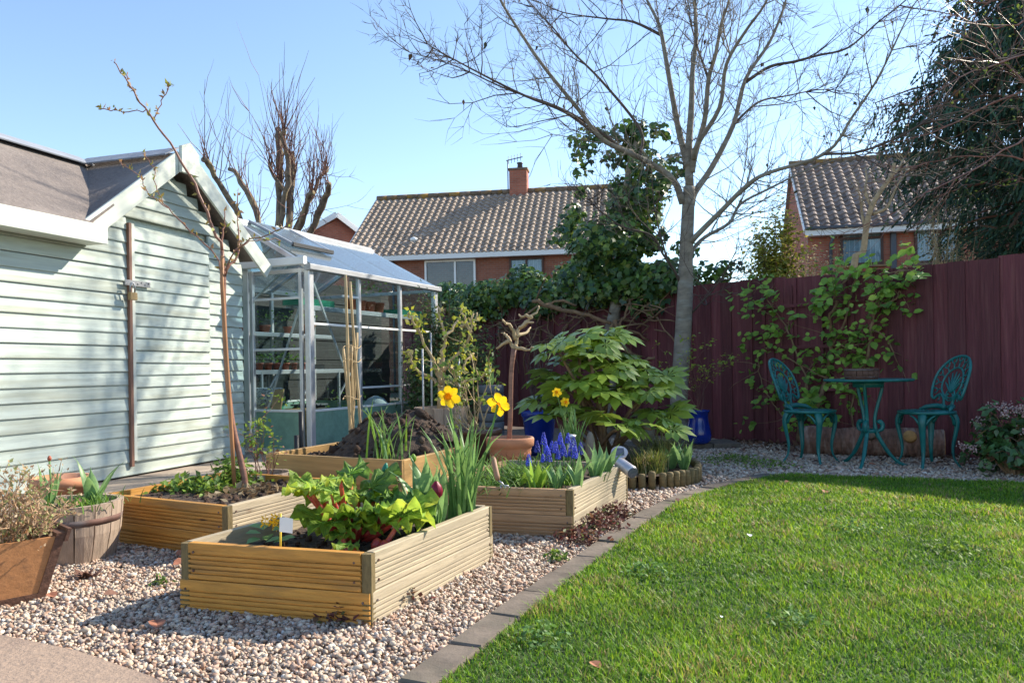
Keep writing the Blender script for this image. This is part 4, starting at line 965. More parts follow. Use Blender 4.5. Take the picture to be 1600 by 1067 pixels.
bush('garden_shrub', 'yellow green evergreen bush rising above the fence left of the brick house', 'shrub', (p_.x, 11.5, .9), .62, 2.25, 6500, .065, [(.20, .25, .035, 3), (.30, .31, .04, 3), (.11, .16, .03, 2), (.40, .36, .08, 1)], seed=5, stems=40)
p_ = W(1285, 430, 12.2)
bush('garden_shrub', 'cream twiggy bush catching the sun above the fence below the brick gable', 'shrub', (p_.x, 12.2, .9), .62, 1.75, 3200, .045, [(.48, .41, .24, 3), (.38, .31, .17, 2), (.40, .40, .10, 1)], seed=6, stems=46, stem_m=m_pale)
p_ = W(1475, 430, 11.0)
bush('garden_shrub', 'pale budding twiggy shrub between the brick house and the conifer', 'shrub', (p_.x, 11.0, .8), .62, 2.35, 2300, .04, [(.30, .27, .15, 3), (.22, .19, .10, 2), (.28, .30, .10, 1)], seed=9, stems=60, stem_m=m_pale, rs_=.008)
# pale crooked trunk seen in front of the right house
SY = 9.6
su = thing('bare_sapling', 'pale crooked bare trunk rising behind the fence in front of the brown framed window', 'tree', (W(1335, 425, SY).x, SY, 0))
mb = MB(); P = [V((W(1335, 425, SY).x, SY, 0))] + [W(x, y, SY) for x, y in ((1333, 425), (1348, 395), (1353, 360), (1360, 328), (1375, 300), (1393, 275), (1397, 255))]
mb.tube(smooth_path(P, 3), [lerp(.05, .022, i / 21) for i in range(22)], 8); tube_t = mb.build('trunk', m_pale, su, True)
mb = MB()
for px in ([(1362, 325), (1352, 300), (1354, 280), (1352, 262)], [(1364, 335), (1385, 325), (1395, 305), (1402, 290), (1420, 262)], [(1393, 275), (1405, 262), (1412, 248)], [(1353, 360), (1346, 330), (1348, 310)]):
    P = smooth_path([W(x, y, SY + .1 * k) for k, (x, y) in enumerate(px)], 3); mb.tube(P, [lerp(.022, .008, i / (len(P) - 1)) for i in range(len(P))], 6)
    for k in range(6): twig(mb, P[rt.randint(2, len(P) - 1)], rvec(rt) + V((0, 0, .6)), rt.uniform(.2, .5), .006, rt, 1, [], .2, 3, 4, (1, 2))
mb.build('branches', m_pale, su, True)
# ---- leafing tree outside the frame at the right whose twigs reach in
off = thing('budding_tree', 'bare tree with thin pale twigs and first green leaves reaching in at the upper right', 'tree', (6.0, 8.2, 0))
tube('trunk', [(6.0, 8.2, 0), (6.05, 8.2, 1.5), (6.0, 8.25, 3.0), (6.1, 8.3, 5.5)], [.12, .10, .08, .03], m_bark, off, 9)
tips2 = []
for (s, px, dz) in ((1.9, [(1640, 210), (1590, 225), (1520, 268), (1450, 300), (1400, 330)], -.4), (2.4, [(1640, 150), (1580, 150), (1500, 190), (1430, 215), (1370, 225)], .2), (2.8, [(1640, 90), (1560, 100), (1500, 120), (1440, 165)], -.6),
      (3.2, [(1650, 20), (1590, 40), (1540, 40), (1480, 20), (1420, 10)], .1), (3.6, [(1650, -40), (1580, -10), (1520, 5), (1450, -30)], -.3), (1.7, [(1640, 300), (1600, 250), (1540, 245), (1470, 250), (1430, 262)], .3), (2.2, [(1640, 180), (1590, 120), (1540, 75), (1500, 55)], .4)):
    P = [V((6.03, 8.22, s))] + [W(x, y, 8.1 + dz * k / 4) for k, (x, y) in enumerate(px)]; path = smooth_path(P, 3, .01, rt); mb = MB(); m_ = len(path)
    mb.tube(path, [lerp(.016, .003, i / (m_ - 1)) for i in range(m_)], 5)
    for k in range(11): 
        i = rt.randint(3, m_ - 1); twig(mb, path[i], (path[i] - path[i - 1]).normalized() + rvec(rt) * .55, rt.uniform(.3, .85), .005, rt, 2, tips2, .06, 3, 4, (1, 3), .7, .1)
    mb.build('limb', m_redbark, off, True)
tl = [p for p, d in tips2 if p.x / p.y > .58]; P = np.array([tuple(p) for p in tl]).repeat(2, 0) + nt_.normal(size=(2 * len(tl), 3)) * .02
v, f, c = cloud(P, *LEAF, nt_.uniform(.025, .05, len(P)), N=nt_.normal(size=(len(P), 3)) + np.array([[0, 0, .8]]), col=pick(nt_, len(P), [(.16, .24, .03), (.11, .19, .03), (.24, .29, .05)]))
tag(mesh_arrays('young_leaves', v, f, m_soft, off, c), kind='stuff')
# ---- ivy: along the fence top and up an old trunk
IVT = fpt(4.25, .32)
ivt = thing('ivy_covered_tree', 'old leaning trunk smothered in dark glossy ivy beside the bare tree', 'tree', (IVT.x, IVT.y, 0))
itp = [W(952, 540, 8.95), W(958, 500, 8.95), W(963, 470, 8.95), W(968, 400, 8.95), W(975, 330, 8.95), W(985, 260, 8.95), W(995, 215, 8.95)]
itp[0:0] = [V((itp[0].x - .02, 8.95, 0))]
tube('trunk', smooth_path(itp, 3), [lerp(.085, .04, i / 21) for i in range(22)], m_bark, ivt, 10)
def ivy_cloud(name, parent, centres, n, size, seed, pal, m=m_ivy, tmpl=IVY):
    g = np.random.default_rng(seed); C = np.array([(c[0], c[1], c[2]) for c, _, _ in centres]); R = np.array([(a, a * .75, b) for _, a, b in centres]); w = R[:, 0] * R[:, 2]; w = w / w.sum()
    i = g.choice(len(C), n, p=w); d = g.normal(size=(n, 3)); d /= np.linalg.norm(d, axis=1, keepdims=True); rr = g.uniform(.45, 1.08, (n, 1)) ** .6
    P = C[i] + d * R[i] * rr; N = d + g.normal(size=(n, 3)) * .55 + np.array([[-.2, -.5, .3]])
    X = np.array([[0, 0, -1.]]) + g.normal(size=(n, 3)) * .6
    v, f, c = cloud(P, *tmpl, g.uniform(size * .6, size * 1.35, n), N=N, X=X, col=pick(g, n, pal, .22))
    return tag(mesh_arrays(name, v, f, m, parent, c), kind='stuff')
IVP = [(.065, .14, .03, 4), (.10, .195, .035, 3), (.04, .10, .045, 3), (.15, .23, .04, 1.8), (.22, .24, .06, .35)]
cen = [(W(x, y, 8.9 + dy), a, b) for x, y, dy, a, b in ((985, 235, 0, .34, .32), (960, 262, .1, .36, .26), (1000, 275, -.1, .30, .34), (975, 315, 0, .36, .34), (1000, 340, .1, .33, .30), (965, 372, .1, .40, .30), (1005, 390, 0, .36, .32), (940, 405, .15, .45, .28), (990, 425, 0, .46, .26), (930, 440, .1, .42, .2), (1030, 432, .1, .36, .25), (905, 400, .2, .30, .2), (1010, 210, 0, .22, .16), (940, 225, .1, .26, .12), (905, 250, 0, .22, .10), (1085, 425, .2, .36, .22), (1125, 430, .1, .30, .18), (915, 340, .3, .22, .16))]
cen = [(c + rvec(rt) * a * .55, a * rt.uniform(.35, .75), b * rt.uniform(.4, .8)) for c, a, b in cen for _ in range(4)]
ivy_cloud('ivy_leaves', ivt, cen, 5200, .074, 31, IVP)
hedge = thing('ivy', 'thick dark ivy hanging over the top of the maroon fence beside the greenhouse', 'climbing plant', fpt(5.6, .1, 1.2))
cen = []
for k in range(22):
    t_ = 3.3 + k * .205; p = fpt(t_, rt.uniform(-.05, .18), 1.80 + rt.uniform(-.12, .20)); cen.append((p, rt.uniform(.22, .34), rt.uniform(.18, .28)))
ivy_cloud('ivy_leaves', hedge, cen, 7200, .075, 32, IVP)
mb = MB()
for k in range(110):
    t_ = rt.uniform(3.4, 7.8); p = fpt(t_, rt.uniform(.05, .28), rt.uniform(1.05, 1.6)); pts = [p]; d = V((0, 0, 0)) + FD * rt.choice((-1, 1)) + V((0, 0, rt.uniform(-.6, .6)))
    for s in range(5): d = d + rvec(rt) * .45 + V((0, 0, -.12)); p = p + d.normalized() * rt.uniform(.08, .17); pts.append(p)
    mb.tube(pts, [rt.uniform(.004, .014)] * 4 + [.003] * 2, 4)
for px, r in (([(1010, 470), (1022, 500), (1025, 530), (1020, 560), (1000, 560), (980, 548), (965, 525), (955, 505)], .022), ([(955, 505), (920, 495), (890, 486), (860, 478), (830, 470)], .026), ([(985, 470), (975, 495), (968, 510), (990, 520), (1012, 530)], .016),
              ([(960, 500), (972, 535), (985, 552), (1003, 568)], .028), ([(1030, 475), (1055, 470), (1080, 462)], .02), ([(900, 478), (870, 470), (840, 480), (810, 500)], .015)):
    P = smooth_path([W(x, y, 8.75) for x, y in px], 3, .012, rt); mb.tube(P, [r * rt.uniform(.7, 1.2) for _ in P], 6)
mb.build('vine_stems', m_vine, hedge, True)
# ---- olive like evergreen by the greenhouse corner
p_ = W(705, 650, 8.3)
bush('evergreen_shrub', 'feathery grey green evergreen shrub against the greenhouse corner', 'shrub', (p_.x, 8.3, .0), .56, 1.62, 9000, .045, [(.10, .17, .055, 4), (.06, .12, .04, 3), (.16, .22, .08, 1.4)], seed=12, stems=60)
# ---- climber on the fence with trellis
tre = thing('trellis', 'dark maroon wooden trellis fixed to the fence behind the climber', 'trellis', fpt(1.75, .02, .1))
for t_ in (1.25, 1.55, 1.85, 2.15): bar('trellis_slat', fpt(t_, .045, .15), fpt(t_ + .03, .045, 1.55), .012, .03, m_fence, tre, up=FD)
for z in (.55, .95, 1.35): bar('trellis_slat', fpt(1.15, .062, z), fpt(2.25, .062, z), .012, .03, m_fence, tre)
clm = thing('climbing_shrub', 'climbing shrub with bright fresh green leaves spread over the maroon fence', 'climbing plant', fpt(1.5, .12))
lm = bpy.data.meshes.new('leaf'); LV = [(0, 0, 0), (.25, .34, .07), (.62, .36, .05), (1, 0, -.10), (.62, -.36, .05), (.25, -.34, .07), (.5, 0, -.02)]
lm.from_pydata(LV, [], [(0, 6, 1), (1, 6, 2), (2, 6, 3), (3, 6, 4), (4, 6, 5), (5, 6, 0)]); lm.update()
def fence_px(x, y, off): # point over the fence plane seen at picture point
    a, b = ray(x, y); d = V((a, 1, -b)); o = V((0, 0, EYE)); p0 = FP + FN * off; s = (p0 - o).dot(FN) / d.dot(FN); return o + d * s
cl_stems = [([(1248, 690), (1250, 655), (1262, 600)], .035), ([(1275, 640), (1290, 590), (1300, 540), (1295, 500), (1310, 470)], .028), ([(1262, 600), (1240, 540), (1222, 500), (1200, 470), (1195, 450)], .012), ([(1300, 540), (1320, 500), (1330, 455), (1340, 430)], .016),
    ([(1355, 560), (1362, 515), (1372, 470), (1390, 440), (1410, 420), (1440, 432)], .018), ([(1370, 480), (1395, 470), (1405, 455)], .012), ([(1250, 660), (1215, 640), (1190, 600), (1185, 560)], .010), ([(1290, 590), (1250, 570), (1210, 545), (1190, 520)], .010), ([(1300, 470), (1330, 430), (1370, 420)], .012), ([(1355, 560), (1345, 590), (1330, 640), (1340, 690)], .018), ([(1362, 515), (1385, 530), (1405, 570)], .008), ([(1300, 540), (1330, 545), (1350, 555)], .010)]
cl_pts = []; mb = MB()
for px, r in cl_stems:
    P = smooth_path([fence_px(x, y, .10 + .05 * math.sin(k * 1.7 + r * 90)) for k, (x, y) in enumerate(px)], 4, .006, rt); mb.tube(P, [lerp(r * .75, max(.004, r * .4), i / len(P)) for i in range(len(P))], 6); cl_pts += P
tw = []
for k in range(75): twig(mb, rt.choice(cl_pts), rvec(rt) + FN * .6 + V((0, 0, .2)), rt.uniform(.14, .42), .004, rt, 1, tw, .05, 3, 3, (0, 2), .9, .2)
mb.build('stems', m_vine, clm, True)
for (p, d) in rt.sample(tw, min(len(tw), 68)) + [(q, FN) for q in rt.sample(cl_pts[10:], 7)]:
    for k in range(4):
        x = V((rt.gauss(0, 1), rt.gauss(0, 1), rt.gauss(-.15, .5))) + FN * .4; n_ = FN * .7 + V((0, 0, .9)) + rvec(rt) * .4
        s = rt.uniform(.06, .10); place('leaf', lm, m_clleaf, clm, basis(x, n_, p + rvec(rt) * .015) @ Matrix.Scale(s, 4))

P = np.array([tuple(p) for p in [q + rvec(rt) * .05 + FN * .03 for q, d in rt.sample(tw, min(len(tw), 80))] + [q + rvec(rt) * .07 + FN * .04 for q in cl_pts[6:]]]).repeat(4, 0)
P = P + nt_.normal(size=P.shape) * .035; n = len(P)
v, f, c = cloud(P, np.array(LV), np.array([(0, 6, 1), (1, 6, 2), (2, 6, 3), (3, 6, 4), (4, 6, 5), (5, 6, 0)]), nt_.uniform(.04, .085, n), N=nt_.normal(size=(n, 3)) * .5 + np.array([[-.5, -.4, .9]]), col=pick(nt_, n, [(.20, .36, .055, 3), (.28, .44, .07, 3), (.13, .25, .05, 2)]))
tag(mesh_arrays('foliage', v, f, m_soft, clm, c), kind='stuff')
# ------------------------------------------------------------------ raised beds
def groove_prof(h, t=.028, n=5, dp=.005):
    """decking board: grooves on the outer (+y) face"""
    P = [(-t / 2, -h / 2), (t / 2 - .002, -h / 2)]; m = .010; p = (h * .74 - m) / n
    P.append((t / 2, -h / 2 + .003))
    for k in range(n):
        z = -h / 2 + m + k * p
        P += [(t / 2, z + p * .42), (t / 2 - dp, z + p * .50), (t / 2 - dp, z + p * .82), (t / 2, z + p * .90)]
    P += [(t / 2, h / 2 - .003), (t / 2 - .002, h / 2), (-t / 2, h / 2)]
    return P
rb = random.Random(42)
def deck_board(a, b, out, h, m, parent, groove=True, name='board'):
    d = b - a; x = d.normalized(); y = V(out); z = x.cross(y)
    if z.z < 0: x = -x; z = x.cross(y)
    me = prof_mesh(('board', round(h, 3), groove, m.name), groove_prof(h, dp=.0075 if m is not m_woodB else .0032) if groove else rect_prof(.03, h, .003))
    M = Matrix((x, y, z)).transposed().to_4x4(); M.translation = (a + b) / 2
    return place(name, me, m, parent, M @ Matrix.Rotation(rb.uniform(-.006, .006), 4, 'Z') @ Matrix.Diagonal((d.length, 1, 1, 1)))
def soil_mesh(q, z, amp, seed, res=22, heap=None):
    vs = []; fs = []
    for i in range(res + 1):
        for j in range(res + 1):
            u, v = i / res, j / res; p = lerp(lerp(q[0], q[1], u), lerp(q[3], q[2], u), v)
            hz = z + amp * mn.fractal((p.x * 9, p.y * 9, seed), 1.0, 2.0, 4) + amp * .8 * mn.noise((p.x * 40, p.y * 40, seed))
            if heap: hz += heap(p)
            vs.append((p.x, p.y, hz))
    for i in range(res):
        for j in range(res): a = i * (res + 1) + j; fs.append((a, a + res + 1, a + res + 2, a + 1))
    mb = MB(); mb.add(vs, fs); return mb
nb_ = np.random.default_rng(4)
ICO_A = np.array([(-1,1.618,0),(1,1.618,0),(-1,-1.618,0),(1,-1.618,0),(0,-1,1.618),(0,1,1.618),(0,-1,-1.618),(0,1,-1.618),(1.618,0,-1),(1.618,0,1),(-1.618,0,-1),(-1.618,0,1)]) / 1.9
ICO_F = np.array([(0,11,5),(0,5,1),(0,1,7),(0,7,10),(0,10,11),(1,5,9),(5,11,4),(11,10,2),(10,7,6),(7,1,8),(3,9,4),(3,4,2),(3,2,6),(3,6,8),(3,8,9),(4,9,5),(2,4,11),(6,2,10),(8,6,7),(9,8,1)])
m_clod = mat('soil clods', (.95, .95, .95), .95, .3, 40, attr=True, bump=.6)
def crumbs(parent, pts, size, name='soil_crumbs'):
    P = np.array([tuple(p) for p in pts]); n = len(P)
    tv = ICO_A * nb_.uniform(.6, 1.25, (12, 1))
    v, f, c = cloud(P, tv, ICO_F, size * np.exp(nb_.normal(size=n) * .5), col=pick(nb_, n, [(.085, .048, .030, 3), (.055, .032, .022, 3), (.13, .085, .055, 1)]))
    return tag(mesh_arrays(name, v, f, m_clod, parent, c), kind='stuff')
def planter(label, q, ztop, mats, groove=True, zsoil=None, heap=None, nb=2, seed=1, soil_amp=.012, ncrumb=260, cs=.008):
    c = sum(q, V((0, 0, 0))) / 4; t = thing('raised_bed', label, 'raised bed', c, 'timber raised beds'); h = (ztop + .015) / nb
    for i in range(4):
        a, b = q[i], q[(i + 1) % 4]; d = (b - a).normalized(); out = V((d.y, -d.x, 0))
        if out.dot(a - c) < 0: out = -out
        for k in range(nb):
            z = -.015 + h * (k + .5); top = k == nb - 1; ins = .030 if (top and groove) else (.0 if i % 2 == 0 else .016)
            o = out * (.0 if top else .003)
            if groove and i in (0, 1):
                for e0_, sg_ in ((a, 1), (b, -1)):
                    for zz_ in (-.25, .25):
                        sc0 = e0_ + d * sg_ * (ins + .022) + out * .001 + o + V((0, 0, z + zz_ * h)); MB().tube([sc0 - out * .004, sc0 + out * .0012], .0042, 8).build('screw', m_rust, t)
            deck_board(a + d * ins + o - out * .014 + V((0, 0, z)), b - d * ins + o - out * .014 + V((0, 0, z)), out, h - .002, mats[i], t, groove)
    for p in q:
        pc = p + (c - p).normalized() * .024
        bar('corner_post', pc + V((0, 0, -.03)), pc + V((0, 0, ztop - .003)), .034, .034, m_woodpost, t, up=(q[1] - q[0]).normalized())
    s = shrink(q, .03); zs = zsoil if zsoil is not None else ztop - .045
    soil_mesh(s, zs, soil_amp, seed, heap=heap).build('soil', m_soil, t, True)
    pts = []
    for _ in range(ncrumb):
        u, v = rb.random(), rb.random(); p = lerp(lerp(s[0], s[1], u), lerp(s[3], s[2], u), v); p.z = zs + (heap(p) if heap else 0) + rb.uniform(-.002, .008); pts.append(p)
    crumbs(t, pts, cs); return t
qA, qB, qC, qD = [A_FL, A_FR, A_BR, A_BL], [B_FL, B_FR, B_BR, B_BL], [C_FL, C_FR, C_BR, C_BL], [D_FL, D_FR, D_BR, D_BL]
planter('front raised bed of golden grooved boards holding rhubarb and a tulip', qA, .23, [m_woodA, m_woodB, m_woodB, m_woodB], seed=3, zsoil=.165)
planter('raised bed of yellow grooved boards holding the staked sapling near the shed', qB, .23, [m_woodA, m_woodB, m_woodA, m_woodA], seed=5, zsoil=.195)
HC = V((-.74, 4.95, 0))
def heapf(p): 
    r = (p - HC).length; return max(0, .27 * (1 - (r / .46) ** 2)) * (1 + .25 * mn.noise((p.x * 6, p.y * 6, 2))) if r < .46 else 0
planter('smooth boarded raised bed heaped with dark compost beside the greenhouse', qC, .30, [m_woodC] * 4, groove=False, zsoil=.25, heap=heapf, seed=7, ncrumb=500, cs=.011)
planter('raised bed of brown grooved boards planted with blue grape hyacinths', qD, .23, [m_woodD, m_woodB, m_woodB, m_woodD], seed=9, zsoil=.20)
# compost heap with its clods
hp_ = thing('compost_heap', 'big heap of dark crumbly compost at the back of the smooth boarded bed', 'compost heap', (HC.x, HC.y, .28))
res = 40; vs = []; fs = []
for i in range(res + 1):
    for j in range(res):
        r = .44 * i / res; a = 2 * math.pi * j / res; x = HC.x + .04 + r * math.cos(a) * .84; y = HC.y + r * math.sin(a) * .70
        z = .24 + .33 * (1 - (r / .44) ** 3.0) * .62 * (1 + .45 * mn.noise((x * 5, y * 5, 8))) + .08 * mn.fractal((x * 11, y * 11, 3), 1, 2, 4) * (1.2 - r)
        vs.append((x, y, z))
for i in range(res):
    for j in range(res): fs.append((i * res + j, (i + 1) * res + j, (i + 1) * res + (j + 1) % res, i * res + (j + 1) % res))
mb = MB(); mb.add(vs, fs); mb.build('heap', m_soil, hp_, True)
crumbs(hp_, [V(vs[rb.randrange(len(vs))]) + rvec(rb) * .010 for _ in range(1700)], .012, 'clods')
# ------------------------------------------------------------------ leaves and flowers
def strap(name, p, az, L, w, bend, m, parent, up=1.0, seg=6, fold=.35, taper=.9, twist=0.0):
    """one strap leaf as its own object; bend is how far it arches over"""
    q = V(p); d = V((math.cos(az) * (1 - up), math.sin(az) * (1 - up), up)).normalized(); out = V((math.cos(az), math.sin(az), 0)); vs = []; fs = []
    side0 = V((-math.sin(az), math.cos(az), 0))
    for k in range(seg + 1):
        t = k / seg; ww = w * (math.sin(math.pi * min(1, (t * taper + .10))) ** .7 if taper > .85 else 1) * (1 - t ** 5)
        s = (side0 * math.cos(twist * t) + d.cross(side0) * math.sin(twist * t)).normalized(); nrm = s.cross(d).normalized()
        if k == seg: ww = .0006
        vs += [tuple(q - s * ww / 2 + nrm * ww * fold * .5), tuple(q), tuple(q + s * ww / 2 + nrm * ww * fold * .5)]
        q = q + d * (L / seg); d = (d + out * bend / seg * (1 + 1.5 * t) - V((0, 0, 1)) * bend / seg * t * 1.3).normalized()
    for k in range(seg):
        a = k * 3; fs += [(a, a + 1, a + 4, a + 3), (a + 1, a + 2, a + 5, a + 4)]
    mb = MB(); mb.add(vs, fs); return mb.build(name, m, parent, True)
def daffodil_flower(t, p, face, s):
    """six petals and a trumpet, facing 'face'"""
    face = V(face).normalized(); M = basis(face.orthogonal(), face, p); vs = []
    for k in range(6):
        a = k * math.pi / 3 + rb.uniform(-.08, .08); mb = MB(); up = .012 * s / .04 * (1 if k % 2 else -.2)
        ca, sa = math.cos(a), math.sin(a)
        def pt(r, w_, z): return tuple(M @ V((ca * r - sa * w_, sa * r + ca * w_, z)))
        R = s * rb.uniform(.92, 1.06); vs = [pt(.12 * s, 0, 0)]
        for r_, w_, z_ in ((.35, .24, .03), (.60, .36, .05), (.85, .24, .03), (1.0, .0, -.05)):
            vs += [pt(R * r_, -R * w_, z_ * s + up * .4 + R * rb.uniform(-.03, .06)), pt(R * r_, 0, z_ * s * .3), pt(R * r_, R * w_, z_ * s + up * .4 + R * rb.uniform(-.03, .06))]
        fs = [(0, 2, 1), (0, 3, 2)]
        for i in range(3): b = 1 + i * 3; fs += [(b, b + 1, b + 4, b + 3), (b + 1, b + 2, b + 5, b + 4)]
        mb.add(vs, fs); mb.build('petal', m_yellow, t, True)
    mb = MB(); n = 14; vs = []; fs = []
    for i, (r, z) in enumerate(((.16, 0), (.20, .25), (.24, .5), (.34, .62), (.30, .55), (.19, .3), (.02, .15))):
        for j in range(n):
            a = 2 * math.pi * j / n; rr = r * s * (1 + (.10 * math.cos(j * 3.1) if i == 3 else 0)); vs.append(tuple(M @ V((math.cos(a) * rr, math.sin(a) * rr, z * s))))
    for i in range(6):
        for j in range(n): fs.append((i * n + j, i * n + (j + 1) % n, (i + 1) * n + (j + 1) % n, (i + 1) * n + j))
    mb.add(vs, fs); mb.build('trumpet', m_orange, t, True)
def daffodil(label, base, head, face, s, nl, L, seed, spread=.5, group=None, width=.016, leaf_m=m_daffleaf):
    r = random.Random(seed); t = thing('daffodil', label, 'daffodil', base, group)
    P = smooth_path([base, lerp(base, head, .5) + V((.01, 0, .02)), lerp(base, head, .93) - V(face) * .004, head - V(face).normalized() * .008], 4)
    tube('stem', P, .0045, m_daffleaf, t, 6); daffodil_flower(t, head, face, s)
    for k in range(nl): strap('leaf', base + V((r.gauss(0, .022), r.gauss(0, .022), 0)), r.uniform(0, 6.28), L * r.uniform(.7, 1.05), width * r.uniform(.8, 1.2), r.uniform(.1, spread), leaf_m, t, r.uniform(.86, .99), 6, .3, .7, r.uniform(-.6, .6))
    return t
zs = .17
bA1 = G(722, 806, zs); bA1.y = 3.10; bA1.x = -.225
daffodil('tall daffodil in the front bed, its yellow flower turned to the camera', bA1, W(702, 620, 3.08), (-.15, -1, .05), .050, 20, .46, 51, .7)
daffodil('tall daffodil in the front bed, its flower turned away from the camera', V((-.20, 3.10, zs)), W(779, 632, 3.06), (.35, .8, .10), .050, 15, .46, 52, .9)
p = G(895, 700, .18); p.y = 5.0; p.x = .395
daffodil('upper of the two small daffodils in front of the big leaved shrub', V((.36, 5.02, .19)), W(870, 613, 5.0), (-.2, -1, .1), .034, 16, .34, 53, .35, 'small daffodils')
daffodil('lower of the two small daffodils in front of the big leaved shrub', V((.41, 5.04, .19)), W(883, 628, 4.98), (.2, -1, .0), .034, 16, .34, 54, .5, 'small daffodils')
def tulip(label, base, n, L, w, seed, bud=None, bud_h=.2, bend=(.2, .8), bud_s=1.0, group=None, m=m_tulip, tilt=(.72, .96), azs=None, bud_off=(0, 0)):
    r = random.Random(seed); t = thing('tulip', label, 'tulip', base, group)
    for k in range(n):
        a = azs[k] if azs else k * 2.4 + r.uniform(-.4, .4)
        strap('leaf', base + V((math.cos(a) * .006, math.sin(a) * .006, 0)), a, L * r.uniform(.65, 1.05), w * r.uniform(.75, 1.15), r.uniform(*bend), m, t, r.uniform(*tilt), 7, .55, 1.0, r.uniform(-.5, .5))
    if bud:
        top = base + V((r.uniform(-.02, .02) + bud_off[0], r.uniform(-.02, .02) + bud_off[1], bud_h)); tube('stem', [base, lerp(base, top, .5) + V((.006, 0, 0)), top], .0042, m, t)
        for k in range(3):
            a = k * 2.09; mb = MB(); b_ = .020 * bud_s
            prof = [(.004, 0), (b_ * .85, .012 * bud_s), (b_, .026 * bud_s), (b_ * .75, .042 * bud_s), (b_ * .25, .054 * bud_s)]
            vs = []; fs = []
            for i, (rr, z) in enumerate(prof):
                for j in range(6):
                    aa = a + (j / 5 - .5) * 2.5; vs.append((top.x + rr * math.cos(aa) * (1 - .02 * k), top.y + rr * math.sin(aa) * (1 - .02 * k), top.z + z))
            for i in range(4):
                for j in range(5): fs.append((i * 6 + j, i * 6 + j + 1, (i + 1) * 6 + j + 1, (i + 1) * 6 + j))
            mb.add(vs, fs); mb.build('petal', bud, t, True)
    return t
tulip('dark red tulip bud among broad leaves in the front bed', V((-.315, 2.93, zs)), 10, .36, .085, 61, m_magenta, .15, (.2, .8), azs=[3.3, 2.4, 1.3, .3, 5.6, 4.6, 5.1, 3.9, 2.9, 4.3], tilt=(.80, .97), bud_off=(.035, -.10), bud_s=1.25)
tulip('yellow green tulip bud standing at the back of the front bed', V((-.42, 3.10, zs)), 4, .24, .028, 62, m_lime, .255, (.2, .6), .62)
tulip('tulip with narrow upright leaves behind the red tulip', V((-.34, 3.12, zs)), 5, .26, .034, 63, None, .2, (.1, .5))
# grape hyacinths
def hyacinth(label, base, h, seed):
    r = random.Random(seed); t = thing('grape_hyacinth', label, 'grape hyacinth', base, 'grape hyacinths in the brown bed')
    tube('stem', [base, base + V((r.gauss(0, .005), r.gauss(0, .005), h))], .003, m_daffleaf, t, 5)
    sc_h = r.uniform(.7, 1.15); top = base + V((r.gauss(0, .006), r.gauss(0, .006), h * r.uniform(.8, 1.12))); n = 46; P = []; 
    for k in range(n):
        f = k / n; rr = (.0125 * (1 - f) ** .6 + .002) * sc_h; a = k * 2.4 + r.uniform(-.4, .4); P.append((top.x + rr * math.cos(a), top.y + rr * math.sin(a), top.z - .02 + f * .062 * sc_h + r.uniform(-.002, .002)))
    P = np.array(P); v, f, c = cloud(P, ICO_A[:], ICO_F, np.linspace(.0062, .0030, n))
    tag(mesh_arrays('flower_spike', v, f, m_blueflower, t, None, True), kind='stuff')
for k, (x, y, Yd) in enumerate([(840, 690, 4.25), (848, 682, 4.32), (855, 692, 4.2), (862, 684, 4.3), (868, 695, 4.18), (874, 683, 4.33), (845, 700, 4.12), (858, 703, 4.1), (880, 690, 4.25), (886, 684, 4.3), (892, 694, 4.15), (898, 688, 4.22), (882, 700, 4.1), (905, 690, 4.2), (826, 708, 4.0), (870, 706, 4.06), (896, 704, 4.05), (851, 688, 4.4), (865, 690, 4.42), (903, 700, 4.1)]):
    p = W(x, y + 8, Yd); z0 = .195; hyacinth('blue grape hyacinth spike in the clump behind the tulip leaves of the brown bed' if k != 14 else 'single low blue grape hyacinth left of the main clump', V((p.x, p.y, z0)), max(.04, p.z - z0), 100 + k)
gl = thing('hyacinth_leaves', 'tangle of thin arching green leaves below the grape hyacinths', 'leafy plant', (.0, 4.1, .2))
tag(gl, kind=None)
def grassy(name, parent, c, rx, ry, n, L, w, pal, seed, bend=.9, z=0, m=m_soft, up=.8):
    """many thin arching leaves joined: nobody could count them"""
    g = np.random.default_rng(seed); b = np.stack([c[0] + g.normal(size=n) * rx, c[1] + g.normal(size=n) * ry, np.full(n, z)], 1); az = g.uniform(0, 6.283, n)
    o = np.stack([np.cos(az), np.sin(az), np.zeros(n)], 1); s = np.stack([-np.sin(az), np.cos(az), np.zeros(n)], 1); Ls = L * g.uniform(.55, 1.1, n)[:, None]; bd = bend * g.uniform(.4, 1.2, n)[:, None]
    rows = []
    for t in (0, .3, .6, .85, 1.0):
        p = b + o * Ls * (t * (1 - up) + .5 * bd * t * t) + np.array([[0, 0, 1]]) * Ls * (t * up - .42 * bd * t * t); ww = w * (1 - t ** 3) * .5 + 1e-4
        rows += [p - s * ww, p + s * ww]
    v = np.stack(rows, 1); f = np.array([(2 * k, 2 * k + 1, 2 * k + 3, 2 * k + 2) for k in range(4)])[None] + (np.arange(n) * 10)[:, None, None]
    return tag(mesh_arrays(name, v.reshape(-1, 3), f.reshape(-1, 4), m, parent, np.repeat(pick(g, n, pal, .2), 10, 0)), kind='stuff')
GP = [(.10, .22, .03, 3), (.15, .28, .04, 3), (.07, .15, .03, 2)]
grassy('leaves', gl, (.05, 4.05), .16, .16, 520, .26, .006, GP, 71, 1.1, .195, up=.75)
grassy('leaves', gl, (-.15, 3.85), .10, .10, 220, .22, .006, GP, 72, 1.3, .195, up=.6)
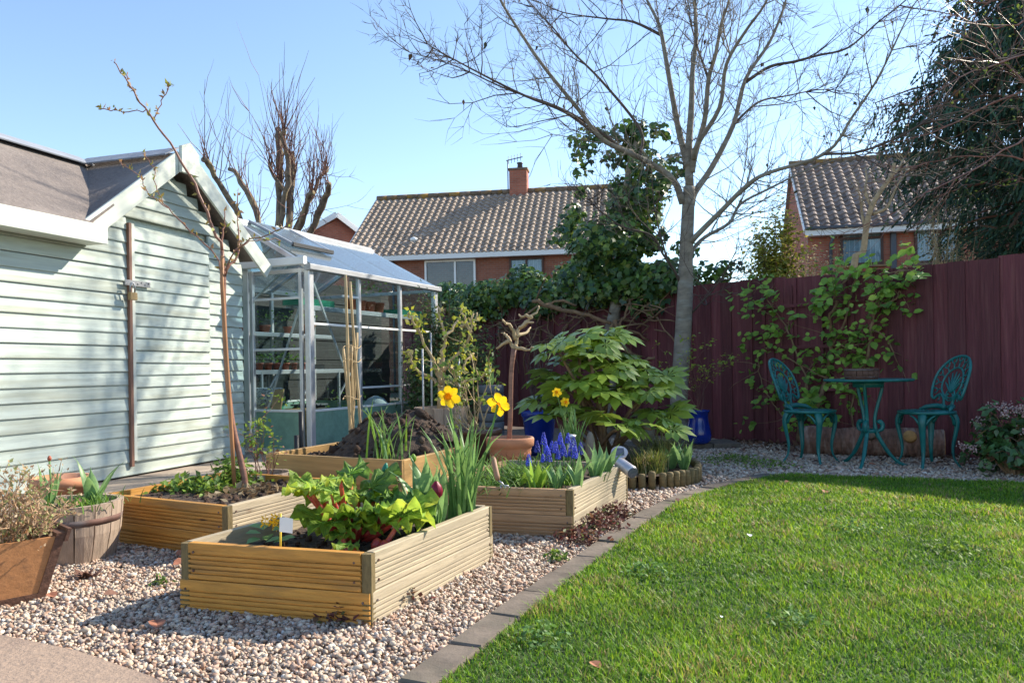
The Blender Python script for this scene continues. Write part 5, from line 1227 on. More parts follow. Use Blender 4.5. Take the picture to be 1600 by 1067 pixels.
# broad leaves along the front of the brown bed
for k, (x, Yd, L, n, sd) in enumerate(((838, 3.75, .17, 6, 1), (868, 3.72, .16, 7, 2), (902, 3.72, .21, 6, 3), (885, 3.9, .15, 5, 4), (930, 4.02, .24, 7, 5), (945, 4.18, .22, 6, 6), (820, 3.85, .12, 5, 7))):
    tulip(['tulip plant in leaf at the front edge of the brown bed left of centre', 'low tulip plant in leaf in the middle front of the brown bed', 'tall leafed tulip at the front corner of the brown bed', 'tulip leaves just behind the front row in the brown bed', 'upright tulip leaves beside the solar lamp', 'glossy tulip leaves behind the solar lamp', 'small bright leaves beside the hand fork'][k],
          V((ray(x, 740)[0] * Yd, Yd, .195)), n, L, .045, 300 + sd, None, .2, (.2, .8), 1, 'tulip plants in leaf', m_tulip if k % 3 else m_lime, (.7, .97))
# rhubarb
def rhub_leaf(t, crown, az, stalk, L, tilt, seed, m=m_rhub, el=.6, roll=0):
    r = random.Random(seed); tip = crown + V((math.cos(az) * stalk * math.cos(el), math.sin(az) * stalk * math.cos(el), stalk * math.sin(el)))
    tube('stalk', smooth_path([crown, lerp(crown, tip, .5) + V((0, 0, -.01)), tip], 3), [.012, .0115, .011, .010, .009, .008, .007][:7], m_rhubstem, t, 7)
    x = V((math.cos(az + roll), math.sin(az + roll), tilt)).normalized(); M = basis(x, V((0, 0, 1)) - x * tilt + rvec(r) * .2, tip)
    n = 36; vs = [(.0, 0, 0)]; fs = []; rings = (.28, .5, .7, .86, 1.0)
    for ri_, q in enumerate(rings):
        for j in range(n):
            a = -math.pi + 2 * math.pi * (j + .5) / n; R = L * .5 * (1.0 + .22 * math.cos(a) - .30 * max(0, math.cos(a - math.pi) - .72) * 3.0) * (1 + (.13 * math.sin(5 * a + seed) + .07 * math.sin(11 * a + seed) + r.gauss(0, .05)) * q)
            rr = R * q; z = (.26 * q ** 3 * math.sin(9 * a + seed) + .10 * q * q * math.sin(17 * a) + r.gauss(0, .07) * q + .12 * abs(math.sin(2.5 * a)) * q - .30 * q * q * (.5 + .5 * math.cos(a))) * L * .5
            vs.append((L * .40 + rr * math.cos(a) * 1.05 - L * .32, rr * math.sin(a), z))
    for j in range(n): fs.append((0, 1 + j, 1 + (j + 1) % n))
    for i in range(len(rings) - 1):
        for j in range(n): a = 1 + i * n; fs.append((a + j, a + n + j, a + n + (j + 1) % n, a + (j + 1) % n))
    mb = MB(); mb.add([tuple(M @ V(p)) for p in vs], fs); lo = mb.build('leaf', m, t, True)
    vb = MB()
    for a in (-1.9, -1.1, -.5, 0, .5, 1.1, 1.9):
        pts = [M @ V((.02 * L, 0, .004))]
        for i in (0, 1, 2, 3):
            j = int((a + math.pi) / (2 * math.pi) * n) % n; pts.append(M @ (V(vs[1 + i * n + j]) + V((0, 0, .002))))
        vb.tube(pts, [.003, .0026, .002, .0014, .0008], 4)
    vb.build('leaf_vein', m_lime, lo, True)
cr = V((-.60, 2.86, zs)); rh = thing('rhubarb_plant', 'large rhubarb clump with crinkled bright green leaves in the front bed', 'rhubarb', cr)
rr_ = random.Random(90)
for k in range(25):
    az = k * 2.399; el = rr_.uniform(.45, 1.25); st = rr_.uniform(.11, .25) * (1.0 if k % 3 else 1.15); o = V((math.cos(az) * .05, math.sin(az) * .05, 0)) * rr_.random()
    rhub_leaf(rh, cr + o, az, st, rr_.uniform(.11, .19), rr_.uniform(-.25, .85), 400 + k, m_rhub2 if k % 5 in (1, 3) else m_rhub, el=el, roll=rr_.uniform(-.7, .7))
cr2 = V((-.47, 2.63, zs)); rh2 = thing('rhubarb_plant', 'small rhubarb with one large yellow green leaf and red buds by the bed edge', 'rhubarb', cr2)
rhub_leaf(rh2, cr2, .9, .15, .19, .85, 450, el=.75, roll=-.3); rhub_leaf(rh2, cr2 + V((-.05, -.03, 0)), 3.6, .05, .09, .2, 451, el=.9); rhub_leaf(rh2, cr2 + V((-.10, .02, 0)), 2.4, .07, .10, .2, 452, el=.8); rhub_leaf(rh2, cr2 + V((-.15, -.06, -.01)), 4.0, .03, .07, .1, 453, el=.8); rhub_leaf(rh2, cr2 + V((-.14, .05, 0)), 1.2, .08, .11, .4, 454, el=1.0)
for k, (dx, dy) in enumerate(((.02, .015), (-.07, -.055), (-.13, -.035), (-.01, .05))):
    c = cr2 + V((dx, dy, 0)); MB().lathe([(.012, -.01), (.021, .008), (.022, .022), (.014, .036), (.003, .044)], 10, c).build('bud', m_rhubstem, rh2, True)
# tag stick, stake, yellow primrose
tg = thing('plant_label', 'white tag on a thin yellow stick in the front bed', 'plant label', G(436, 852, .2))
b_ = V((-.775, 2.535, .0)); tube('stick', [b_ + V((0, 0, .15)), b_ + V((.004, 0, .33))], .0035, mat('yellow stick', (.72, .50, .05), .5), tg, 6)
mb = MB(); mb.add([tuple(b_ + V(p)) for p in ((0, -.006, .272), (.022, -.004, .268), (.042, .0, .264), (.044, .002, .312), (.024, -.003, .318), (.003, -.006, .32))], [(0, 1, 4, 5), (1, 2, 3, 4)]); mb.build('tag', m_whitetag, tg)
stp = W(597, 752, 3.2); st = thing('garden_stake', 'dark stake with a pointed green tip leaning at the back of the front bed', 'stake', (stp.x, 3.2, zs))
tube('shaft', [V((stp.x - .045, 3.2, zs)), W(590, 775, 3.2), W(601, 735, 3.2)], .012, m_black, st, 12)
tube('tip', [W(601, 736, 3.2), W(602, 732, 3.2), W(603, 726, 3.2), W(604, 723, 3.2)], [.0145, .0145, .008, .003], m_greenplastic, st, 12)
pr = thing('primrose', 'small orange yellow flowers on a trailing leafy stem at the left of the front bed', 'flower', (-.80, 2.72, zs))
for k in range(9):
    c = V((-.855, 2.68, .262)) + V((rb.uniform(-.03, .03), rb.uniform(-.03, .03), rb.uniform(-.015, .03)))
    for j in range(5):
        a = j * 1.257; mb = MB(); x = V((math.cos(a), math.sin(a) * .4 - .3, math.sin(a)))
        me = [c, c + x * .010 + V((0, -.004, .004)), c + x * .016, c + x * .010 + V((0, -.004, -.006))]; mb.add(me, [(0, 1, 2, 3)]); mb.build('petal', m_orange, pr)
for k in range(9):
    c = V((-.86 + rb.uniform(-.10, .08), 2.69 + rb.uniform(-.04, .05), .21 + rb.uniform(0, .05))); x = V((rb.gauss(-.4, .6), rb.gauss(-.3, .5), rb.uniform(-.2, .3)))
    MB().add([tuple(basis(x, V((0, -.2, 1)), c) @ (V(p) * .055)) for p in LV], [(0, 6, 1), (1, 6, 2), (2, 6, 3), (3, 6, 4), (4, 6, 5), (5, 6, 0)]).build('leaf', m_tulip, pr)
# ------------------------------------------------------------------ second bed: sapling, stake, low plants
SYY = 4.0; sb_ = V((-1.43, SYY, .19))
sap = thing('cherry_sapling', 'slender young fruit tree with glossy brown stem and swelling buds in the yellow bed', 'tree', sb_)
tp = [sb_ + V((.03, 0, -.02))] + [W(x, y, SYY) for x, y in ((381, 742), (374, 710), (363, 660), (356, 600), (352, 540), (350, 480), (350, 430), (347, 392))]
pt_ = smooth_path(tp, 3); tube('trunk', pt_, [lerp(.021, .0095, (i / len(pt_)) ** .5) for i in range(len(pt_))], m_redbark, sap, 9)
buds = []
for px, r0, dz in (([(347, 392), (330, 345), (304, 290), (272, 235), (240, 190), (212, 150), (195, 120), (178, 95)], .0115, -.25), ([(350, 440), (338, 400), (300, 362), (262, 325), (243, 290), (240, 262), (225, 240)], .007, .3), ([(262, 325), (235, 305), (215, 275), (185, 250)], .004, .4),
    ([(350, 425), (370, 400), (374, 365), (371, 330)], .011, .15), ([(352, 432), (362, 400), (390, 375), (430, 362), (475, 335)], .007, -.2), ([(365, 392), (400, 375), (440, 375)], .005, .2), ([(240, 190), (250, 165), (262, 140), (268, 132)], .0045, .0), ([(228, 172), (200, 175), (175, 173), (158, 170)], .004, -.1), ([(212, 150), (202, 130), (200, 115)], .004, .1), ([(347, 392), (349, 360), (350, 330)], .009, 0), ([(371, 330), (372, 300)], .006, 0)):
    P = smooth_path([W(x, y, SYY + dz * k / (len(px) - 1)) for k, (x, y) in enumerate(px)], 4, .004, rb); m_ = len(P); mb = MB()
    mb.tube(P, [max(.0026, lerp(r0, r0 * .3, i / (m_ - 1)) * .72) for i in range(m_)], 6); mb.build('branch', m_redbark, sap, True)
    for i in range(2, m_): 
        for _ in range(2 if rb.random() < .75 else 0): buds.append(P[i] + rvec(rb) * .006)
P = np.array([tuple(p) for p in buds]); g_ = np.random.default_rng(8); n = len(P)
v, f, c = cloud(P, *LEAF, np.stack([g_.uniform(.022, .04, n)] * 3, 1) * np.array([[1, .8, 1]]), N=g_.normal(size=(n, 3)), X=g_.normal(size=(n, 3)) * .6 + np.array([[0, 0, .6]]), col=pick(g_, n, [(.30, .24, .06, 3), (.36, .22, .10, 2), (.26, .30, .07, 2)]))
tag(mesh_arrays('buds', v, f, m_soft, sap, c), kind='stuff')
ck = tube('support_cane', [V((W(367, 758, 3.97).x, 3.97, .16)), W(362, 680, 3.98), W(354, 560, 3.99), W(347, 445, 3.99), W(347, 400, 3.99)], [.011] * 4 + [.010], m_browncane, None, 8)
tag(ck, 'straight orange brown cane tied beside the young fruit tree', 'cane')
def groundcover(name, label, cat, c, rx, ry, n, h, size, pal, seed, z=.0, m=m_soft, group=None):
    g = np.random.default_rng(seed); t = thing(name, label, cat, c, group)
    P = np.stack([c[0] + g.normal(size=n) * rx, c[1] + g.normal(size=n) * ry, z + g.random(n) ** 1.4 * h], 1)
    d = ((P[:, 0] - c[0]) / rx) ** 2 + ((P[:, 1] - c[1]) / ry) ** 2; P[:, 2] = z + (P[:, 2] - z) * np.exp(-d * .25)
    v, f, cc = cloud(P, *LEAF, g.uniform(size * .6, size * 1.3, n), N=g.normal(size=(n, 3)) * .6 + np.array([[0, 0, 1]]), X=g.normal(size=(n, 3)) + np.array([[0, 0, .5]]), col=pick(g, n, pal, .2))
    tag(mesh_arrays('foliage', v, f, m, t, cc), kind='stuff'); return t
LG = [(.14, .24, .035, 3), (.19, .30, .04, 3), (.09, .17, .035, 2)]
groundcover('low_plant', 'low bright green leafy patch at the left of the yellow bed', 'leafy plant', (-1.68, 3.98, .2), .09, .07, 420, .07, .035, LG, 201, .20, group='low plants in the yellow bed')
groundcover('low_plant', 'low green patch in the middle of the yellow bed', 'leafy plant', (-1.52, 3.86, .2), .06, .04, 200, .06, .032, LG, 202, .20, group='low plants in the yellow bed')
groundcover('low_plant', 'taller green shoots around the foot of the young fruit tree', 'leafy plant', (-1.50, 4.10, .2), .06, .06, 420, .17, .04, LG, 203, .20, group='low plants in the yellow bed')
groundcover('low_plant', 'brownish dead stems and straw on the soil beside the sapling', 'leafy plant', (-1.33, 3.82, .2), .10, .10, 260, .035, .04, [(.24, .17, .09, 3), (.30, .24, .14, 2), (.13, .09, .05, 2)], 204, .195, group='low plants in the yellow bed')
# half tub ring behind, with a spindly plant
rc = V((-1.42, 4.38, 0)); tub2 = thing('wooden_tub', 'small round sawn timber tub between the yellow bed and the smooth boarded bed', 'tub', rc)
for k in range(14):
    a = 2 * math.pi * k / 14; c = rc + V((math.cos(a) * .14, math.sin(a) * .14, 0)); o = V((math.cos(a), math.sin(a), 0))
    bar('stave', c, c + V((0, 0, .225)), .056, .02, m_barrel, tub2, up=o)
MB().lathe([(.128, 0), (.12, .005), (.001, .006)], 16, rc + V((0, 0, .17))).build('soil', m_soil, tub2)
sp2 = thing('spindly_plant', 'spindly young plant with lime leaflets growing from the round timber tub', 'plant', rc + V((0, 0, .18)))
mb = MB(); tps = []
for k in range(7): twig(mb, rc + V((rb.uniform(-.05, .05), rb.uniform(-.05, .05), .17)), V((rb.gauss(0, .25), rb.gauss(0, .25), 1)), rb.uniform(.2, .42), .0035, rb, 1, tps, .25, 3, 5, (2, 4), .8)
mb.build('stems', m_redtwig, sp2, True)
P = np.array([tuple(p) for p, d in tps]).repeat(9, 0); P = P + g_.normal(size=P.shape) * .022; n = len(P)
v, f, c = cloud(P, *LEAF, g_.uniform(.018, .04, n), N=g_.normal(size=(n, 3)) * .6 + np.array([[0, 0, 1]]), col=pick(g_, n, [(.22, .32, .04, 3), (.16, .27, .04, 3), (.30, .14, .08, 1)])); tag(mesh_arrays('leaflets', v, f, m_soft, sp2, c), kind='stuff')
for k, (x, y0, y1, Yd) in enumerate(((470, 712, 643, 5.35), (463, 712, 680, 5.3))):
    b = W(x, y1, Yd); o = tube('black_pipe', [V((b.x, Yd, -.02)), b], .017, m_black, None, 12); tag(o, ['taller black plastic pipe standing before the greenhouse corner', 'shorter black plastic pipe standing before the greenhouse corner'][k], 'pipe', 'black pipes')
# bamboo canes with twine
for k, (a, b, lab) in enumerate((((540, 430), (548, 716), 'tall bamboo cane at the left of the bundle in front of the greenhouse'), ((547, 440), (566, 712), 'tall bamboo cane leaning right in the bundle'), ((536, 545), (553, 716), 'short bamboo cane at the left of the bundle'), ((549, 541), (552, 714), 'short straight bamboo cane in the middle of the bundle'), ((558, 520), (549, 700), 'bamboo cane crossing the others in the bundle'))):
    Yd = 4.95 + .05 * k; A_, B_ = W(a[0], a[1], Yd), W(b[0], b[1], Yd); B_ = B_ + (B_ - A_).normalized() * .1; n = 13; P = []; R = []
    for i in range(n): P.append(lerp(A_, B_, i / (n - 1)) + rvec(rb) * .0015); R.append(.0085 + (.0018 if i % 3 == 1 else 0))
    tag(tube('bamboo_cane', P, R, m_cane, None, 8), lab, 'cane', 'bamboo canes')
tw_ = MB(); 
for z in (.62, .86, .95):
    c = W(550, 574 + (.8 - z) * 240, 5.03); c.z = z; tw_.tube([c + V((math.cos(a) * .055, math.sin(a) * .11, .012 * math.sin(3 * a))) for a in np.linspace(0, 6.28, 16)], .0025, 4)
tag(tw_.build('garden_twine', m_pale, None), 'loops of pale twine tied round the bamboo canes', 'twine', kind='stuff')
# onion like plant in the compost bed
on = thing('leek_plant', 'clump of upright bright green strap leaves at the corner of the compost bed', 'leafy plant', (-.72, 4.5, .25))
for k in range(22): strap('leaf', V((-.74 + rb.gauss(0, .05), 4.48 + rb.gauss(0, .05), .24)), rb.uniform(0, 6.28), rb.uniform(.22, .42), .014, rb.uniform(.1, .7), m_daffleaf if k % 3 else m_lime, on, rb.uniform(.82, .98), 6, .35, .7, rb.uniform(-.4, .4))
# ------------------------------------------------------------------ tubs and pots
def barrel(name, label, c, rt_, rbm, h, n=18, hoops=((.72, .03),), soil=.9, cat='tub', m=m_barrel):
    t = thing(name, label, cat, c); c = V(c)
    for k in range(n):
        a = 2 * math.pi * k / n; w_ = 2 * math.pi * rt_ / n * .97; wb_ = 2 * math.pi * rbm / n * .97; o = V((math.cos(a), math.sin(a), 0)); s = V((-math.sin(a), math.cos(a), 0)); e = rb.uniform(-.002, .002)
        vs = []
        for z, r, w2 in ((0, rbm, wb_), (h * .5, (rbm + rt_) / 2 + .008, (w_ + wb_) / 2), (h + rb.uniform(-.003, .003), rt_, w_)):
            for dr, ds in ((e, -.5), (e + .003, 0), (e, .5), (-.022, .46), (-.022, -.46)): vs.append(tuple(c + o * (r + dr) + s * (w2 * ds) + V((0, 0, z))))
        fs = [tuple(range(4, -1, -1)), tuple(range(10, 15))] + [(i * 5 + j, i * 5 + (j + 1) % 5, i * 5 + 5 + (j + 1) % 5, i * 5 + 5 + j) for i in range(2) for j in range(5)]
        MB().add(vs, fs).build('stave', m, t)
    for hz, hw in hoops:
        r0 = lerp(rbm, rt_, hz) + .012 * (1 - abs(hz - .5) * 1.2); r1 = lerp(rbm, rt_, hz + hw / h) + .011 * (1 - abs(hz - .5) * 1.2)
        ho = MB().lathe([(r0 - .004, hz * h), (r0, hz * h), (r1, hz * h + hw), (r1 - .004, hz * h + hw)], 36, c, True).build('hoop', m_rust, t, True)
        q = c + V((math.cos(-1.2) * r1, math.sin(-1.2) * r1, hz * h + hw / 2)); MB().lathe([(.006, 0), (.007, .006), (.002, .008)], 8, q).build('rivet', m_rust, ho)
    MB().lathe([(rt_ - .02, h * soil - .01), (rt_ * .5, h * soil + .004), (.001, h * soil)], 20, c).build('soil', m_soil, t, True)
    return t
TB = (-1.925, 3.33, 0)
barrel('barrel_planter', 'pale weathered half barrel planter with a rusty hoop at the left edge', TB, .205, .165, .25, 16, ((.66, .028),))
gt = thing('grass_tuft', 'fresh green grass growing over the rim of the pale half barrel', 'grass', (TB[0] + .06, TB[1], .23)); grassy('blades', gt, (TB[0] + .06, TB[1] + .0), .07, .06, 260, .11, .005, GP, 81, .9, .225)
tulip('tulip with bud stalks in the half barrel, left of the terracotta pot', V((TB[0] - .12, 3.38, .22)), 4, .22, .035, 82, m_redplastic, .20, (.1, .4), .45, 'tulips in the half barrel')
tulip('broad leafed tulip at the right of the half barrel', V((TB[0] + .06, 3.40, .22)), 5, .24, .055, 83, None, .22, (.3, .8), .5, 'tulips in the half barrel')
tpot = V((-2.27, 3.85, .0)); t_ = thing('terracotta_pot', 'plain terracotta pot half hidden behind the half barrel', 'plant pot', tpot)
MB().lathe([(.09, 0), (.12, .24), (.135, .24), (.135, .29), (.12, .29), (.115, .25), (.001, .24)], 24, tpot).build('pot', m_terra, t_, True)
# trough with dried heather
q0 = V((-1.61, 2.75, 0)); e1 = V((-.70, -.71, 0)); e2 = V((-.71, .70, 0)); trg = thing('wooden_trough', 'orange stained wooden trough with dark end boards at the lower left', 'trough', q0 + e1 * .25)
L_, Wd, H_ = .62, .26, .225
def tq(u, v, z): k = 1 - .20 * (1 - z / H_); return q0 + e1 * (L_ / 2 + (u - .5) * L_ * k) + e2 * (Wd / 2 + (v - .5) * Wd * k) + V((0, 0, z))
for v in (0, 1):
    for z0, z1 in ((.0, .205),): 
        a = [tq(.04, v, z0 + .02), tq(.96, v, z0 + .02), tq(.96, v, z1 + .02), tq(.04, v, z1 + .02)]; MB().poly_prism(a, e2 * (-.018 if v else .018)).build('side_board', m_trough, trg)
    a = [tq(.02, v, 0.0) - e2 * (.004 if v == 0 else -.004), tq(.98, v, 0.0) - e2 * (.004 if v == 0 else -.004), tq(.98, v, .032) - e2 * (.004 if v == 0 else -.004), tq(.02, v, .032) - e2 * (.004 if v == 0 else -.004)]
    MB().poly_prism(a, e2 * (.03 if v == 0 else -.03)).build('bottom_rail', m_troughend, trg)
for u in (0, 1):
    s = 1 if u == 0 else -1
    a = [tq(u, -.02, 0), tq(u, 1.02, 0), tq(u, 1.02, H_ + .012), tq(u, -.02, H_ + .012)]; MB().poly_prism(a, e1 * .03 * s).build('end_board', m_troughend, trg)
    a = [tq(u, -.05, H_ - .02), tq(u, 1.05, H_ - .02), tq(u, 1.05, H_ + .025), tq(u, -.05, H_ + .025)]; MB().poly_prism(a, e1 * -.012 * s).build('end_cleat', m_troughend, trg)
MB().poly_prism([tq(.05, .08, .17), tq(.95, .08, .17), tq(.95, .92, .17), tq(.05, .92, .17)], (0, 0, .012)).build('soil', m_soil, trg)
hth = thing('dried_heather', 'dried pinkish brown heather bush spilling out of the wooden trough', 'shrub', q0 + e1 * .2 + e2 * .13 + V((0, 0, .18)))
mb = MB(); tp3 = []
for k in range(70):
    u = rb.uniform(.05, .75); b = tq(u, rb.uniform(.25, .75), .18); twig(mb, b, V((rb.gauss(.0, .5), rb.gauss(0, .5), 1)), rb.uniform(.08, .19), .003, rb, 2, tp3, .12, 3, 4, (2, 4), .7)
mb.build('stems', mat('pinkish dry stem', (.42, .27, .16), .85, .25, 12), hth, True)
P = np.array([tuple(p) for p, d in tp3]).repeat(4, 0); n = len(P); P = P + g_.normal(size=P.shape) * .009
v, f, c = cloud(P, *LEAF, g_.uniform(.010, .022, n), N=g_.normal(size=(n, 3)), X=g_.normal(size=(n, 3)) + np.array([[0, 0, 1]]), col=pick(g_, n, [(.46, .31, .18, 3), (.52, .38, .23, 2), (.26, .28, .11, 2), (.32, .34, .13, 1)])); tag(mesh_arrays('dry_leaves', v, f, m_soft, hth, c), kind='stuff')
# half barrel with pruned shrub
HB = V((-.56, 6.0, 0)); barrel('barrel_planter', 'brown half barrel planter behind the compost heap holding a pruned shrub', HB, .205, .17, .50, 16, ((.55, .03), (.15, .03)))
psh = thing('pruned_shrub', 'hard pruned shrub with thick pale branches breaking into yellow buds in the back half barrel', 'shrub', HB + V((0, 0, .48)))
tube('trunk', [HB + V((0, 0, .45)), W(690, 610, 6.0), W(689, 590, 6.0), W(690, 560, 6.02)], [.036, .03, .027, .02], m_pale, psh, 9); bl = []
for px, dz in (([(690, 600), (683, 575), (668, 545), (656, 520), (645, 500), (637, 487)], -.2), ([(690, 600), (692, 560), (694, 530), (690, 500), (684, 478)], .1), ([(694, 580), (706, 562), (728, 540), (735, 520), (740, 490)], -.1), ([(694, 530), (707, 508), (720, 496)], .2), ([(690, 605), (672, 590), (650, 575), (641, 555), (637, 548)], .1), ([(700, 600), (725, 597), (752, 588), (768, 575)], -.2), ([(735, 520), (728, 500), (720, 482)], 0), ([(700, 575), (716, 585), (730, 562), (739, 550)], .25), ([(656, 520), (650, 505), (655, 498)], 0), ([(720, 510), (735, 505), (748, 487)], .1)):
    P = smooth_path([W(x, y, 5.97 + dz * k / (len(px) - 1)) for k, (x, y) in enumerate(px)], 3, .008, rb); m_ = len(P); MB().tube(P, [lerp(.014, .007, i / (m_ - 1)) for i in range(m_)], 7).build('branch', m_pale, psh, True); bl += P[3:]
P = np.array([tuple(p) for p in bl]).repeat(6, 0); n = len(P); P = P[g_.random(n) < .6]; n = len(P); P = P + g_.normal(size=P.shape) * .022
v, f, c = cloud(P, *LEAF, g_.uniform(.03, .06, n), N=g_.normal(size=(n, 3)), col=pick(g_, n, [(.55, .56, .06, 3), (.40, .46, .06, 3), (.60, .52, .20, 1)])); tag(mesh_arrays('young_leaves', v, f, m_soft, psh, c), kind='stuff')
for k, (x, y1, Yd) in enumerate(((660, 545, 5.75), (717, 560, 5.6), (673, 520, 6.2), (672, 655, 5.2))):
    b = W(x, y1, Yd); tag(tube('metal_rod', [V((b.x, Yd, 0)), lerp(V((b.x, Yd, 0)), b, .6), b], .007, m_alud, None, 8), ['thin grey metal rod left of the pruned shrub', 'thin grey metal rod right of the pruned shrub', 'thin grey metal rod behind the pruned shrub', 'short grey metal rod in front of the brown half barrel'][k], 'rod', 'metal rods')
BP = V((-.235, 5.45, 0)); t_ = thing('brown_pot', 'wide brown glazed pot right of the half barrel', 'plant pot', BP)
MB().lathe([(.10, 0), (.135, .25), (.14, .32), (.16, .335), (.16, .365), (.145, .37), (.135, .33), (.001, .32)], 24, BP).build('pot', m_brownpot, t_, True)
sh3 = thing('budding_shrub', 'grey stemmed budding shrub growing in the wide brown glazed pot', 'shrub', BP + V((0, 0, .32))); mb = MB(); tp4 = []
for k in range(9): twig(mb, BP + V((rb.uniform(-.06, .06), rb.uniform(-.06, .06), .32)), V((rb.gauss(-.1, .35), rb.gauss(0, .3), 1)), rb.uniform(.3, .5), .008, rb, 2, tp4, .2, 5, 4, (1, 3), .8)
mb.build('stems', m_pale, sh3, True); P = np.array([tuple(p) for p, d in tp4]).repeat(6, 0); n = len(P); P = P + g_.normal(size=P.shape) * .02
v, f, c = cloud(P, *LEAF, g_.uniform(.025, .05, n), N=g_.normal(size=(n, 3)), col=pick(g_, n, [(.18, .28, .05, 3), (.28, .34, .06, 2), (.10, .18, .05, 2)])); tag(mesh_arrays('leaves', v, f, m_soft, sh3, c), kind='stuff')
GPt = V((-.21, 7.6, 0)); t_ = thing('grey_planter', 'tall grey ribbed planter standing before the fence', 'planter', GPt)
for k in range(7): MB().lathe([(.118, k * .09 + .004), (.124, k * .09 + .02), (.126, k * .09 + .084), (.12, k * .09 + .088)], 20, GPt).build('ring_slat', m_greypot, t_, True)
MB().lathe([(.115, 0), (.115, .62), (.001, .622)], 16, GPt).build('core', m_soil, t_)
tulip('tulip with a pale green bud in the tall grey planter', GPt + V((.0, 0, .62)), 4, .20, .04, 85, m_lime, .24, (.2, .6), .9)
# terracotta pot with standard stem
TP = V((-.02, 5.02, 0)); t_ = thing('terracotta_pot', 'large terracotta pot with a thick rim and zigzag band behind the brown bed', 'plant pot', TP)
MB().lathe([(.10, 0), (.135, .26), (.140, .27), (.143, .285), (.155, .29), (.158, .335), (.152, .345), (.135, .345), (.130, .30), (.001, .295)], 32, TP).build('pot', m_terra, t_, True)
mb = MB()
for k in range(20):
    a0, a1 = 2 * math.pi * k / 20, 2 * math.pi * (k + .5) / 20; a2 = 2 * math.pi * (k + 1) / 20
    P = [TP + V((math.cos(a) * r, math.sin(a) * r, z)) for a, r, z in ((a0, .1295, .215), (a1, .1345, .25), (a2, .1295, .215))]; mb.tube(P, .0035, 4)
mb.build('zigzag_band', m_terra, t_, True)
sd = thing('standard_stem', 'single bare upright stem with a pollarded head in the large terracotta pot', 'shrub', TP + V((0, 0, .29)))
P = [TP + V((-.01, 0, .28)), W(797, 660, 5.0), W(798, 620, 5.0), W(799, 580, 5.0), W(803, 545, 5.0)]; tube('stem', smooth_path(P, 3), [.016] * 6 + [.015] * 5 + [.017] * 2, m_redbark, sd, 8)
for px, dz in (([(803, 548), (808, 528), (812, 512), (826, 500), (838, 488), (842, 478)], .1), ([(806, 530), (800, 512), (790, 505), (784, 498)], -.1), ([(803, 545), (796, 532), (790, 523), (783, 520)], .15), ([(804, 540), (815, 546), (826, 546), (834, 543)], -.15), ([(808, 525), (822, 520), (828, 512)], .2), ([(830, 496), (822, 494), (810, 492)], .1), ([(812, 512), (823, 505), (834, 502)], -.2), ([(796, 532), (784, 540), (775, 546)], .1)):
    P = smooth_path([W(x, y, 5.0 + dz * k / (len(px) - 1)) for k, (x, y) in enumerate(px)], 3, .004, rb); MB().tube(P, [lerp(.014, .005, i / (len(P) - 1)) for i in range(len(P))], 6).build('branch', m_pale, sd, True)
# blue pots
BL = V((.24, 7.0, 0)); t_ = thing('blue_pot', 'cobalt blue glazed pot half hidden left of the big leaved shrub', 'plant pot', BL)
MB().lathe([(.10, 0), (.13, .16), (.15, .34), (.165, .36), (.165, .40), (.15, .40), (.14, .36), (.001, .35)], 28, BL).build('pot', m_bluepot, t_, True)
sh4 = thing('bare_shrub', 'thin leafless shrub in the left blue pot against the fence', 'shrub', BL + V((0, 0, .35))); mb = MB(); tp5 = []
for k in range(9): twig(mb, BL + V((rb.uniform(-.06, .06), rb.uniform(-.06, .06), .34)), V((rb.gauss(.0, .28), rb.gauss(0, .25), 1)), rb.uniform(.5, .95), .006, rb, 2, tp5, .25, 4, 5, (1, 3), .6)
mb.build('stems', m_twig, sh4, True)
BR_ = V((1.745, 7.22, .06)); t_ = thing('blue_pot', 'round shouldered cobalt blue pot standing on the low stone ledge near the tree', 'plant pot', BR_)
MB().lathe([(.085, 0), (.112, .03), (.120, .09), (.103, .17), (.088, .24), (.095, .285), (.108, .30), (.108, .312), (.094, .312), (.085, .28), (.001, .27)], 28, BR_).build('pot', m_bluepot, t_, True)
mp_ = thing('young_maple', 'young shrub with reddish twigs and lime leaves in the round blue pot', 'shrub', BR_ + V((0, 0, .28))); mb = MB(); tp6 = []
for k in range(6): twig(mb, BR_ + V((rb.uniform(-.03, .03), rb.uniform(-.03, .03), .28)), V((rb.gauss(-.05, .35), rb.gauss(0, .3), 1)), rb.uniform(.35, .6), .005, rb, 2, tp6, .2, 4, 5, (1, 3), .8)
mb.build('stems', m_redtwig, mp_, True); P = np.array([tuple(p) for p, d in tp6]).repeat(7, 0); n = len(P); P = P + g_.normal(size=P.shape) * .022
v, f, c = cloud(P, *LEAF, g_.uniform(.02, .045, n), N=g_.normal(size=(n, 3)) * .5 + np.array([[0, 0, 1]]), col=pick(g_, n, [(.34, .38, .04, 3), (.24, .33, .05, 3), (.40, .26, .08, 1)])); tag(mesh_arrays('leaves', v, f, m_soft, mp_, c), kind='stuff')
led = thing('stone_ledge', 'low stone ledge along the foot of the fence under the blue pot', 'ledge', (1.6, 7.2, 0))
for k in range(4):
    a = V((1.05 + k * .27, 7.32 + .02 * k, .03)); bar('ledge_stone', a, a + V((.26, .02, 0)), .40, .06, m_edging, led)
